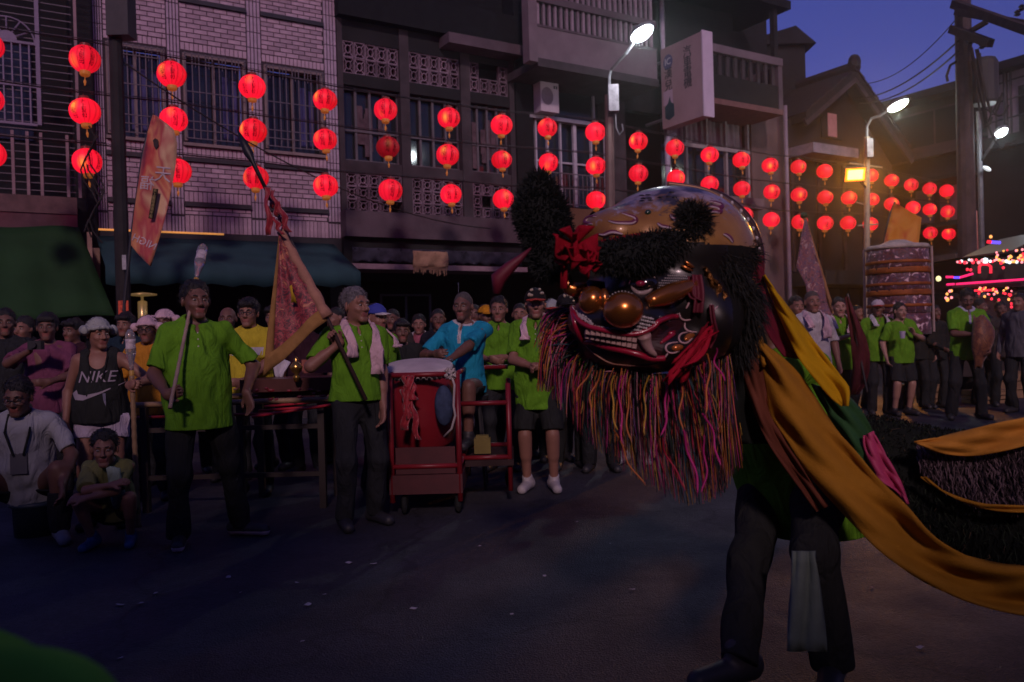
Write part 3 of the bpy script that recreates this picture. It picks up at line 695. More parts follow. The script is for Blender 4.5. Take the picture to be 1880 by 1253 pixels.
# dark stair volume, roof slab and thin post
mb = MB(); mb.fbox(td(1222, 60, 0.3), td(1346, 60, 0.3), hb1-0.4, 12.2, -2.5, 0.3); mb.ob('stair_volume', VDARK, balc_house)
ro = 1.3
mb = MB(); mb.fbox(td(1222, 30, ro), td(1452, 8, ro), hd(1440, 14, ro), hd(1440, 14, ro)+0.22, -2.5, ro); mb.ob('roof_slab', VDARK, balc_house)
tp = td(1420, 60, o2-0.1); mb = MB(); mb.fbox(tp-0.07, tp+0.07, hb1+0.202, hd(1440, 14, ro)-0.002, o2-0.16, o2-0.02); mb.ob('roof_post', DARK, balc_house)
mb = MB(); mb.fbox(dR-0.25, dR-0.003, 0.13, 11.4, -2.89, -0.76); mb.ob('side_wall', VDARK, balc_house)
# little dark roof seen behind the right balcony
c = W(1405, 100, 27.5); mb = MB(); mb.obox(c-UP*0.9, Vector((0.9, 0, 0)), Vector((0, 1.2, 0)), UP*0.9)
mb.poly([c+Vector((-1.5, -1.4, -0.15)), c+Vector((1.2, -1.4, -0.15)), c+Vector((0.55, -1.4, 0.42))], 2.8, (0, 1, 0))
tag(mb.ob('rooftop_shed', DARK), 'small dark rooftop shed with a sloping roof behind the right balcony', 'shed')
# air conditioner on the wall
ac0, ac1 = td(974, 180), td(1007, 190); ha0, ha1 = hd(990, 214), hd(990, 158)
mb = MB(); mb.fbox(ac0, ac1, ha0, ha1, 0.13, 0.43); ac = mb.ob('air_conditioner', M('ac_white', (0.55, 0.48, 0.55), 0.5, var=0.15)); tag(ac, 'white air conditioner box on the wall under the slatted balcony', 'air conditioner')
mb = MB(); cc = FP((ac0+ac1)/2-0.07, (ha0+ha1)/2, 0.432)
for r_ in (0.20, 0.15, 0.10, 0.05): mb.tube([cc+SD*r_*0.8*math.cos(k*math.pi/10)+UP*r_*math.sin(k*math.pi/10) for k in range(21)], 0.007, 4, False)
mb.poly([cc+SD*0.165*math.cos(k*math.pi/10)+UP*0.205*math.sin(k*math.pi/10) for k in range(20)], 0.004, -SN); mb.ob('fan_guard', M('ac_grey', (0.25, 0.2, 0.25), 0.5), ac)
mb = MB(); q = FP(ac1-0.09, ha1-0.14, 0.433)
for k in range(2): mb.obox(q+SD*(k*0.06-0.03), SD*0.02, SN*0.002, UP*0.035)
mb.ob('badge', DKMET, ac)
# downpipes
def pipe(pts, r, mat, label, name='downpipe', cat='pipe'):
    m = MB(); m.tube(pts, r, 8); o = m.ob(name, mat, None, True); tag(o, label, cat); return o
t = td(1219, 150, 0.2); pipe([FP(t, hd(1219, 232, .2), 0.2), FP(t, 10.8, 0.2)], 0.07, M('lilac_pipe', (0.42, 0.38, 0.5), 0.5), 'pale downpipe behind the left edge of the hanging shop sign')
t = td(1226, 300, 0.3); pipe([FP(t, 1.5, 0.3), FP(t, hd(1226, 262, .3), 0.3), FP(t+0.06, hd(1226, 252, .3), 0.3), FP(t+0.3, hd(1226, 246, .3), 0.25)], 0.075, M('lilac_pipe', (0.42, 0.38, 0.5)), 'pale pipe with a bent top below the hanging shop sign')
t = td(1444, 300, 0.3); pipe([FP(t, 0.13, 0.3), FP(t, hd(1444, 195, .3), 0.3)], 0.06, M('mauve_pipe', (0.30, 0.24, 0.30), 0.5), 'thin pipe on the corner between the balcony house and gabled house')
# hanging shop sign: a blade across the street line
u0 = td(1263, 140, 0.0)
p_in, p_out = 0.1, 2.0
def SP(o_, h_, t_=0.0): return FP(sg_t+t_, h_, o_)
# find t so that the outer edge stands at px 1292 when o = 1.75
sg_t = td(1290, 140, 1.75); hso1, hso0 = hd(1290, 58, 1.75), hd(1290, 212, 1.75); o_in = 0.30
sign = E('shop_sign', 'tall pale box sign with dark characters sticking out from the balcony house', 'sign', FP(sg_t, hso0, 1.0))
mb = MB(); mb.box6([SP(o_in, hso0, 0), SP(1.75, hso0, 0), SP(1.75, hso0, 0.30), SP(o_in, hso0, 0.30), SP(o_in, hso1, 0), SP(1.75, hso1, 0), SP(1.75, hso1, 0.30), SP(o_in, hso1, 0.30)])
mb.ob('sign_box', M('sign_face', (0.40, 0.27, 0.30), 0.5, var=0.22, scale=1.5), sign)
mb = MB()
for a_, b_, c_, d_ in ((0.006, 0.03, -0.02, 0.32),):
    mb.box6([SP(1.752, hso0-0.02, c_), SP(1.79, hso0-0.02, c_), SP(1.79, hso0-0.02, d_), SP(1.752, hso0-0.02, d_), SP(1.752, hso1+0.02, c_), SP(1.79, hso1+0.02, c_), SP(1.79, hso1+0.02, d_), SP(1.752, hso1+0.02, d_)])
mb.ob('sign_edge', M('sign_edge', (0.62, 0.5, 0.62), 0.4, var=0.12), sign)
for hh in (hso1-0.25, hso0+0.3):
    mb = MB(); mb.tube([FP(sg_t+0.15, hh, -0.5), FP(sg_t+0.15, hh, o_in)], 0.04, 6); mb.ob('bracket', GREYMET, sign)
SIGNINK = M('sign_ink', (0.03, 0.03, 0.045), 0.6, var=0)
HS = hso1-hso0
def sign_text(body, o_, h_, size):
    me = text_mesh('sign_character', body, size, SIGNINK, 0.003); place_text(me, SP(o_, h_, -0.006), SN, UP); O('sign_character', me, sign)
for k, ch in enumerate('汽車電機'): sign_text(ch, 1.25, hso1-HS*(0.17+0.125*k), 0.30)
for k, ch in enumerate('漢兒'): sign_text(ch, 0.56, hso1-HS*(0.34+0.15*k), 0.30)
mb = MB(); cc = SP(0.56, hso1-HS*0.19, -0.003); mb.poly([cc+SN*0.17*math.cos(k*math.pi/12)+UP*0.19*math.sin(k*math.pi/12) for k in range(24)], 0.006, -SD); mb.ob('round_logo', M('logo_blue', (0.10, 0.09, 0.22), 0.5, var=0), sign)
me = text_mesh('logo_letters', 'IC', 0.24, M('logo_white', (0.6, 0.55, 0.65), 0.5, var=0), 0.003); place_text(me, SP(0.56, hso1-HS*0.19, -0.014), SN, UP); O('logo_letters', me, sign)
mb = MB(); c0 = SP(0.58, hso0+HS*0.22, -0.003); mb.poly([c0+SN*x+UP*y for x, y in ((-.16, -.2), (-.02, -.27), (.17, -.2), (.16, .1), (.06, .16), (.02, .32), (-.05, .16), (-.17, .08))], 0.006, -SD); mb.ob('printed_emblem', M('emblem_teal', (0.02, 0.05, 0.075), 0.5, var=0), sign)
mb = MB(); c0 = SP(0.53, hso0+HS*0.37, -0.003); mb.poly([c0+SN*x+UP*y for x, y in ((-.17, -.18), (.17, -.18), (.17, .18), (-.17, .18))], 0.004, -SD); mb.ob('printed_panel', M('panel_lilac', (0.5, 0.38, 0.5), 0.5, var=0), sign)

# ---------------------------------------------------------------- gabled house
gab = E('gabled_house', 'old dark gabled house with a tiled ridge beyond the balcony house', 'building', FP(td(1545, 300), 0, 0))
pk = FT(1543, 150); le = FT(1462, 222); re_ = FT(1648, 300); t0g, t1g = dR+0.01, td(1640, 400)
hw = hd(1500, 292)
mb = MB(); mb.poly([FP(t0g, 0.13, 0), FP(t1g, 0.13, 0), FP(t1g, re_[1]-0.1, 0), FP(*pk, 0), FP(t0g, le[1]-0.1, 0)], 0.4, -SN); mb.ob('wall', M('dark_plaster', (0.035, 0.032, 0.036), 0.85, var=0.5, scale=1.2, bump=0.2), gab)
for (ta_, ha_), (tb_, hb_) in (((le[0]-0.25, le[1]-0.15), pk), (pk, (re_[0], re_[1]))):
    rt = MB(); th_ = 0.22
    rt.box6([FP(ta_, ha_, 0.55), FP(tb_, hb_, 0.55), FP(tb_, hb_, -8), FP(ta_, ha_, -8), FP(ta_, ha_+th_, 0.55), FP(tb_, hb_+th_, 0.55), FP(tb_, hb_+th_, -8), FP(ta_, ha_+th_, -8)])
    ro_ = rt.ob('roof', M('roof_dark', (0.03, 0.03, 0.035), 0.8, var=0.4), gab)
    sl_ = math.hypot(tb_-ta_, hb_-ha_); n = int(sl_/0.42); dirv = (SD*(tb_-ta_)+UP*(hb_-ha_)).normalized(); up_ = SN.cross(dirv); up_ = up_ if up_.z > 0 else -up_
    tm = MB(); tm.add([dirv*-0.22+SN*0.0-up_*0.0, dirv*0.22, dirv*0.22+up_*0.07, dirv*-0.22+up_*0.03]+[x-SN*8.6 for x in (dirv*-0.22, dirv*0.22, dirv*0.22+up_*0.07, dirv*-0.22+up_*0.03)], [(0, 1, 2, 3), (7, 6, 5, 4), (3, 2, 6, 7), (0, 4, 5, 1), (1, 5, 6, 2), (0, 3, 7, 4)])
    tme = tm.mesh('shingle', M('roof_tile', (0.04, 0.037, 0.043), 0.7, var=0.4))
    for i in range(n):
        o = O('shingle', tme, ro_); o.location = FP(ta_, ha_+th_, 0.58)+dirv*(0.22+i*0.42)+up_*0.004
mb = MB(); mb.tube([FP(pk[0], pk[1]+0.30, 0.6), FP(pk[0], pk[1]+0.30, -8)], 0.17, 8); mb.ell(FP(pk[0], pk[1]+0.42, 0.5), 0.2, 0.2, 0.26, 8, 6); mb.ob('ridge_cap', M('roof_tile', (0.07, 0.065, 0.075)), gab)
for (ta_, ha_), (tb_, hb_) in (((le[0]-0.25, le[1]-0.2), (pk[0], pk[1]-0.04)), ((pk[0], pk[1]-0.04), (re_[0], re_[1]-0.06))):
    mb = MB(); mb.beam(FP(ta_, ha_, 0.50), FP(tb_, hb_, 0.50), 0.08, 0.22, UP); mb.ob('bargeboard', CONC, gab)
a, b = td(1517, 230), td(1533, 230); f = MB(); h0, h1 = hd(1525, 252), hd(1525, 210)
f.fbox(a-0.28, b+0.28, h0-0.06, h1+0.06, 0.002, 0.05); wf = f.ob('window', DARK, gab)
g = MB(); g.fbox(a, b, h0, h1, 0.052, 0.07); g.ob('pane', M('lit_pane', (0.40, 0.2, 0.2), 0.3, var=0.3, emis=(0.5, 0.16, 0.16), es=0.15), wf)
mb = MB(); mb.fbox(t0g+0.1, td(1528, 285), hw-0.1, hw+0.18, 0.002, 0.9); mb.ob('canopy', M('pale_canopy', (0.30, 0.26, 0.31), 0.8, var=0.5, scale=3), gab)
mb = MB(); mb.fbox(t0g+0.1, t1g-0.1, 2.5, 2.9, 0.002, 1.2); mb.ob('shop_canopy', DARK, gab)
for i in range(5):
    t = t0g+0.2+(t1g-t0g-0.4)*i/4; mb = MB(); mb.fbox(t-0.06, t+0.06, 2.95, hw-0.12, 0.002, 0.08); mb.ob('board', M('wood_board', (0.07, 0.05, 0.05), 0.8, var=0.4), gab)
for i in range(6):
    t = t0g+0.1+(t1g-t0g-0.3)*i/5; mb = MB(); mb.fbox(t-0.25, t+0.25, 0.14, 2.45, 0.002, 0.03); mb.ob('shutter', M('shutter_dark', (0.045, 0.045, 0.05), 0.5, metal=0.4), gab)

# ---------------------------------------------------------------- end building across the street head
TE = 20.0
def QP(o, h, t=0.0): return FP(TE+t, h, o)
def QX(px, py):                     # pixel on the plane t = TE -> (o, h)
    v = F_ + R_*((px-940)/FPX) - U_*((py-626.5)/FPX); k = (FP(TE, 0, 0)-CAM).dot(SD)/v.dot(SD); p = CAM+v*k
    return (p-FP(TE, 0, 0)).dot(SN), p.z
def qbox(m, o0, o1_, h0, h1, t0, t1):
    m.box6([QP(o0, h0, t0), QP(o1_, h0, t0), QP(o1_, h0, t1), QP(o0, h0, t1), QP(o0, h1, t0), QP(o1_, h1, t0), QP(o1_, h1, t1), QP(o0, h1, t1)])
endb = E('corner_building', 'long dark building closing the street at the right', 'building', QP(2, 0, 0))
oa, ob_ = QX(1600, 300)[0]-2.5, QX(1812, 300)[0]; hcor = QX(1700, 282)[1]; hroof = QX(1700, 172)[1]
mb = MB(); qbox(mb, oa, ob_, 0.0, hcor-0.2, 0.0, 6); mb.ob('wall', M('end_wall', (0.045, 0.04, 0.043), 0.85, var=0.4, scale=0.8), endb)
mb = MB(); qbox(mb, oa, ob_, hcor+0.1, hroof-0.2, 0.4, 6); mb.ob('upper_wall', M('end_upper', (0.045, 0.048, 0.042), 0.85, var=0.4, scale=0.8), endb)
mb = MB(); qbox(mb, oa-0.2, ob_, hcor-0.198, hcor+0.098, -0.35, 6); mb.ob('cornice', CONC, endb)
mb = MB(); qbox(mb, oa-0.2, ob_, hroof-0.198, hroof+0.05, -0.3, 6); mb.ob('roof', DARK, endb)
for x in (1680, 1730, 1640, 1775):
    o_c = QX(x, 240)[0]; f = MB(); qbox(f, o_c-0.5, o_c+0.5, hcor+0.25, hroof-0.45, 0.36, 0.398); wf = f.ob('window', CONC, endb)
    g = MB(); qbox(g, o_c-0.42, o_c+0.42, hcor+0.33, hroof-0.53, 0.33, 0.358); g.ob('pane', GLASS, wf)
for hh, dd in ((hcor-1.1, 0.9), (hcor-2.6, 1.2)):
    mb = MB(); qbox(mb, oa, ob_, hh, hh+0.12, -dd, -0.002); mb.ob('ledge', DARK, endb)
o0_, o1_ = QX(1650, 450)[0], QX(1770, 450)[0]
mb = MB(); qbox(mb, o0_, o1_, 2.6, 3.5, -0.5, -0.003); mb.ob('shop_sign_board', M('dull_board', (0.10, 0.08, 0.08), 0.7, var=0.3), endb)
for x in (1700, 1745):
    o_c = QX(x, 410)[0]; mb = MB(); qbox(mb, o_c-0.3, o_c+0.3, hcor-2.3, hcor-1.2, -0.06, -0.002); wf = mb.ob('window', M('mauve_window', (0.12, 0.10, 0.14), 0.4, var=0.3), endb)
far = E('mauve_house', 'mauve house with pipes and cables at the right edge', 'building', QP(ob_+2, 0, 0))
of1 = QX(1960, 300)[0]; hrf = QX(1850, 132)[1]; hlf = QX(1850, 262)[1]
mb = MB(); qbox(mb, ob_+0.003, of1, hlf+0.1, hrf, 0.1, 6); mb.ob('upper_wall', M('mauve_wall', (0.30, 0.24, 0.30), 0.85, var=0.4, scale=1.2), far)
mb = MB(); qbox(mb, ob_+0.003, of1, 0.0, hlf-0.25, -0.3, 6); mb.ob('wall', DARK, far)
mb = MB(); qbox(mb, ob_+0.003, of1, hlf-0.248, hlf+0.098, -0.7, 6); mb.ob('ledge', DARK, far)
mb = MB(); qbox(mb, ob_+0.003, of1, hrf+0.002, hrf+0.25, -0.4, 6); mb.ob('roof', VDARK, far)
f = MB(); o_c = QX(1872, 210)[0]; qbox(f, o_c-0.05, o_c+1.3, hlf+0.2, hrf-0.5, 0.05, 0.098); wf = f.ob('window', DARK, far); g = MB(); qbox(g, o_c, o_c+1.25, hlf+0.25, hrf-0.55, 0.03, 0.048); g.ob('pane', GLASS, wf)
for k, x in enumerate((1828, 1846, 1856)):
    o_c = QX(x, 190)[0]; m = MB(); m.tube([QP(o_c, hlf+0.1, 0.0), QP(o_c, hrf, 0.0)], 0.06 if k == 1 else 0.03, 6); m.ob('pipe', DKMET, far)
for k in range(3):
    m = MB(); hh = hlf+0.7+0.55*k; m.tube([QP(ob_+0.1, hh, -0.02), QP(of1, hh+0.1, -0.02)], 0.025, 5); m.ob('pipe', DKMET, far)
# ================================================================== POLES, LAMPS, WIRES
POLE = M('dark_pole', (0.045, 0.042, 0.042), 0.7, var=0.4, scale=3)
def vpole(m, px, py_ref, d, z1, r0, r1, z0=0.0, n=10):
    p = W(px, py_ref, d); m.tube([(p.x, p.y, z0), (p.x, p.y, z1)], [r0, r1], n); return Vector((p.x, p.y, 0))
up1 = E('utility_pole', 'dark utility pole with a square box on top before the pink tiled house', 'pole', W(220, 300, 11.3)*1.0)
up1.location.z = 0
mb = MB(); P1 = vpole(mb, 219, 300, 11.3, 6.6, 0.10, 0.085); mb.ob('pole', POLE, up1)
mb = MB(); c = W(222, 22, 11.25); mb.obox(c, Vector((0.15, 0, 0)), Vector((0, 0.13, 0)), UP*0.36); mb.ob('junction_box', M('pole_box', (0.05, 0.045, 0.042), 0.5, var=0.4), up1)
mb = MB(); c = W(228, 482, 11.18); mb.obox(c, Vector((0.028, 0, 0)), Vector((0, 0.004, 0)), UP*0.1); mb.ob('pale_tag', M('tag_white', (0.5, 0.5, 0.52), 0.6, var=0.4, scale=30), up1)
mb = MB()
for k in range(4):
    a = W(160+5*k, 230+10*k, 11.6); mb.tube([a+Vector((0.1*math.sin(j*1.1+k), 0.05*math.cos(j+k), -0.16*j)) for j in range(10)], 0.012, 5)
mb.ob('hanging_cable', POLE, up1)
# red vertical plate with lettering on the pole
c = W(227, 576, 11.15); sg = E('plate_sign', 'small red vertical sign with characters on the utility pole by the towel hats', 'sign', c)
mb = MB(); mb.obox(c, Vector((0.066, 0, 0)), Vector((0, 0.01, 0)), UP*0.175); mb.ob('plate', M('red_plate', (0.4, 0.05, 0.03), 0.5, emis=(0.9, 0.10, 0.04), es=0.16), sg)
for k, ch in enumerate('平安宮口'):
    me = text_mesh('sign_character', ch, 0.085, M('plate_ink', (0.05, 0.01, 0.01), 0.6, var=0), 0.002); place_text(me, c+Vector((0, -0.0125, 0.125-0.083*k)), Vector((1, 0, 0)), UP); O('sign_character', me, sg)

def lamp_head(parent, c, ax, L_, wd, col, s, mat='lamp_lens'):
    ax = ax.normalized(); sd = ax.cross(UP).normalized(); up = sd.cross(ax)
    m = MB(); rows = []; rot = Matrix((ax, sd, up)).transposed()
    m.ell(c, L_/2, wd/2, 0.09, 16, 8, rot); m.ob('lamp_housing', M('lamp_grey', (0.25, 0.25, 0.27), 0.4, metal=0.4), parent, True)
    m = MB(); m.ell(c-up*0.035, L_/2*0.93, wd/2*0.93, 0.10, 16, 8, rot); return m.ob('lamp_lens', EM(mat, col, s), parent, True)
def point(parent, loc, e, col, r=0.12, spot=None):
    l = bpy.data.lights.new('lamp_light', 'POINT'); l.energy = e; l.color = col; l.shadow_soft_size = r
    o = bpy.data.objects.new('lamp_light', l); C.objects.link(o); o.parent = parent; o.matrix_parent_inverse = root_inv(parent); o.location = loc
LED = (0.85, 0.95, 1.0)
# lamp over the balcony house
d = 15.6; b = GD(1121, d); sl1 = E('street_lamp', 'bright white street lamp on a pole before the slatted balcony', 'street lamp', b)
ptop = W(1118, 175, d)
mb = MB(); mb.tube([b, (ptop.x, ptop.y, ptop.z)], [0.10, 0.085], 10); mb.ob('pole', M('rusty_pole', (0.16, 0.09, 0.08), 0.6, var=0.4, scale=3), sl1)
mb = MB(); c = W(1126, 181, d-0.16); mb.obox(c, Vector((0.095, 0, 0)), Vector((0, 0.07, 0)), UP*0.25); mb.ob('control_box', M('lamp_box', (0.42, 0.37, 0.42), 0.6, var=0.6, scale=8), sl1)
hd1 = W(1178, 58, d-0.9)
mb = MB(); mb.tube([ptop, W(1119, 140, d), W(1122, 128, d-0.05), W(1150, 98, d-0.5), hd1], 0.03, 8); mb.tube([W(1130, 210, d-.16), W(1131, 235, d-.16), W(1137, 248, d-.16), W(1144, 240, d-.16), W(1142, 228, d-.16)], 0.016, 6); mb.ob('arm', GREYMET, sl1)
axl = (W(1196, 40, d-1.15)-W(1158, 78, d-0.6)); lamp_head(sl1, hd1, axl, 0.56, 0.36, LED, 14.0)
point(sl1, hd1-UP*0.2, 130, LED)
# sodium flood and second white lamp on the yellow lit pole
d = 21.3; b = GD(1588, d); sl2 = E('street_lamp', 'pole carrying an orange floodlight and a white lamp beyond the lion head', 'street lamp', b)
t_ = W(1592, 252, d); mb = MB(); mb.tube([b, t_], [0.09, 0.075], 10); mb.ob('pole', M('grey_post', (0.35, 0.27, 0.2), 0.6, var=0.3), sl2)
mb = MB(); hd2 = W(1648, 191, d-1.0); mb.tube([t_, W(1592, 232, d), W(1600, 218, d-.1), W(1615, 213, d-0.3), hd2], 0.035, 8); mb.ob('arm', GREYMET, sl2)
mb = MB(); c = W(1596, 272, d-.14); mb.obox(c, Vector((0.08, 0, 0)), Vector((0, 0.06, 0)), UP*0.24); mb.ob('control_box', M('lamp_box', (0.42, 0.37, 0.42)), sl2)
lamp_head(sl2, hd2, W(1668, 178, d-1.3)-W(1628, 204, d-0.7), 0.62, 0.38, (0.9, 1.0, 0.86), 13.0, 'lamp_lens_green')
point(sl2, hd2-UP*0.2, 110, (0.9, 1, 0.85))
c = W(1567, 320, d-0.5); ax, ay = (R_*1.0+U_*0.06).normalized(), Vector((0.15, -0.9, -0.35)).normalized(); az = ax.cross(ay).normalized()
mb = MB(); mb.obox(c, ax*0.27, ay*0.07, az*0.19); mb.tube([W(1590, 345, d), W(1580, 335, d-.3), c-az*0.1+ay*-0.05], 0.025, 6); mb.ob('flood_housing', DKMET, sl2)
mb = MB(); mb.obox(c+ay*0.078, ax*0.25, ay*0.006, az*0.165); mb.ob('flood_reflector', EM('flood_reflector', (1.0, 0.24, 0.012), 2.2), sl2)
mb = MB(); mb.obox(c+ay*0.088, ax*0.19, ay*0.004, az*0.12); mb.ob('flood_lens', EM('flood_lens', (1.0, 0.50, 0.13), 5.0), sl2)
lf = bpy.data.lights.new('flood_light', 'SPOT'); lf.energy = 800; lf.color = (1.0, 0.33, 0.03); lf.spot_size = R(62); lf.spot_blend = 0.6; lf.shadow_soft_size = 0.15
of = bpy.data.objects.new('flood_light', lf); C.objects.link(of); of.parent = sl2; of.matrix_parent_inverse = root_inv(sl2); of.location = c+ay*0.3; of.rotation_euler = (Vector((7.0, 11.5, 2.6))-(c+ay*0.3)).to_track_quat('-Z', 'Y').to_euler()
for p_, q_ in (((1560, 300), (1620, 308)), ((1575, 415), (1612, 412)), ((1572, 372), (1600, 380))): mb = MB(); mb.tube([W(*p_, d), W(*q_, d)], 0.02, 5); mb.ob('cross_bar', M('grey_post', (0.35, 0.27, 0.2)), sl2)
# third lamp at the right
d = 19.5; b = GD(1806, d); sl3 = E('street_lamp', 'white street lamp on a slim pole in front of the mauve house at right', 'street lamp', b)
t_ = W(1797, 205, d); mb = MB(); mb.tube([b, t_], [0.07, 0.055], 8); mb.ob('pole', M('pale_post', (0.14, 0.14, 0.16), 0.5, var=0.6, scale=6), sl3)
hd3 = W(1838, 240, d-0.8); mb = MB(); mb.tube([W(1800, 298, d), W(1812, 280, d-.2), hd3], 0.03, 6); mb.ob('arm', DKMET, sl3)
lamp_head(sl3, hd3, W(1851, 228, d-1.1)-W(1825, 253, d-0.5), 0.40, 0.24, LED, 12.0); point(sl3, hd3-UP*0.15, 70, LED)
mb = MB(); rr = Matrix.Rotation(0.5, 3, 'Y'); mb.ell(W(1812, 310, d-0.2), 0.11, 0.05, 0.05, 10, 6, rr); mb.ob('small_lamp', EM('small_lamp', (0.7, 0.75, 0.75), 0.8), sl3)
# big utility pole with cross arms and transformer
d = 18.0; b = GD(1778, d); up2 = E('utility_pole', 'tall wooden utility pole with cross arms and a transformer against the sky', 'pole', b)
t_ = W(1766, -60, d); mb = MB(); mb.tube([b, t_], [0.20, 0.16], 12); mb.ob('pole', M('wood_pole', (0.10, 0.075, 0.08), 0.8, var=0.4, scale=4), up2)
WOODA = M('arm_wood', (0.06, 0.05, 0.05), 0.8, var=0.4)
for (a, b2, wd) in (((1752, 8, 0.3), (1905, 62, -2.2), 0.17), ((1757, 22, 0.1), (1880, 44, -1.6), 0.14), ((1748, 54, .25), (1818, 80, -0.9), 0.16)):
    mb = MB(); mb.beam(W(a[0], a[1], d+a[2]-.3), W(b2[0], b2[1], d+b2[2]-.3), wd, wd); mb.ob('cross_arm', WOODA, up2)
mb = MB(); mb.beam(W(1775, 62, d-.3), W(1812, 40, d-.7), 0.09, 0.09); mb.ob('brace', WOODA, up2)
mb = MB(); c = W(1806, 150, d-.1); mb.lathe([(0.26, -0.5), (0.29, -0.45), (0.29, 0.4), (0.25, 0.48), (0.08, 0.52)], 14, c); mb.obox(c+Vector((-.2, 0, -.2)), Vector((.2, 0, 0)), Vector((0, .05, 0)), UP*.06); mb.ob('transformer', M('transformer', (0.04, 0.042, 0.045), 0.6), up2)
mb = MB()
for k, (x, y) in enumerate(((1782, 82), (1793, 78), (1803, 90), (1868, 30), (1876, 20), (1856, 52))):
    mb.lathe([(0.03, 0), (0.07, 0.03), (0.04, 0.06), (0.07, 0.09), (0.03, 0.13)], 8, W(x, y, d-.4))
mb.ob('insulators', DKMET, up2)
mb = MB(); rr = random.Random(4)
for k in range(6):
    a = W(1775+rr.uniform(0, 40), 85+rr.uniform(0, 30), d-.3); e = W(1830+rr.uniform(-20, 45), 160+rr.uniform(0, 120), d-.6); q = []
    for j in range(10):
        s_ = j/9; q.append(a.lerp(e, s_)-UP*(0.9*math.sin(math.pi*s_)*rr.uniform(.8, 1)))
    mb.tube(q, 0.022, 5)
mb.tube([W(1762, 110, d), W(1745, 120, d), W(1738, 140, d), W(1740, 150, d)], 0.03, 5)
mb.ob('hanging_cable', POLE, up2)
def wire(pts, r, label, grp=None, mat=POLE, name='cable', cat='cable'):
    m = MB(); m.tube(pts, r, 5); o = m.ob(name, mat, None, True); tag(o, label, cat, grp); return o
def sag(a, b, s, n=14): return [a.lerp(b, k/n)-UP*(s*4*(k/n)*(1-k/n)) for k in range(n+1)]
# power lines from the pole over the street towards the gabled house
for k, (p, q, sg_, lab) in enumerate((((1760, 75), (1570, 182), 0.3, 'upper of the two power lines running from the utility pole to the gable'), ((1760, 94), (1578, 190), 0.3, 'lower of the two power lines running from the utility pole to the gable'), ((1760, 30), (1560, 152), 0.5, 'thin faint power line highest in the patch of sky'))):
    wire(sag(W(*p, 17.9), W(*q, 25.2), sg_), 0.02 if k < 2 else 0.012, lab)
wire(sag(P1+UP*5.3, W(900, 420, 17.2)*1.0, 0.5), 0.012, 'thin cable sloping from the left utility pole across the pink tiles')
# slim post with the lanterns' red light put into its colour
d = 19.0; mb = MB(); a = GD(1797, d); mb.tube([a, W(1788, 388, d)], 0.07, 8); tag(mb.ob('post', M('post_red_lit', (0.4, 0.12, 0.09), 0.6, var=0.5, scale=6), None, True), 'slim post coloured as lit red at the end of the lantern rows', 'post')

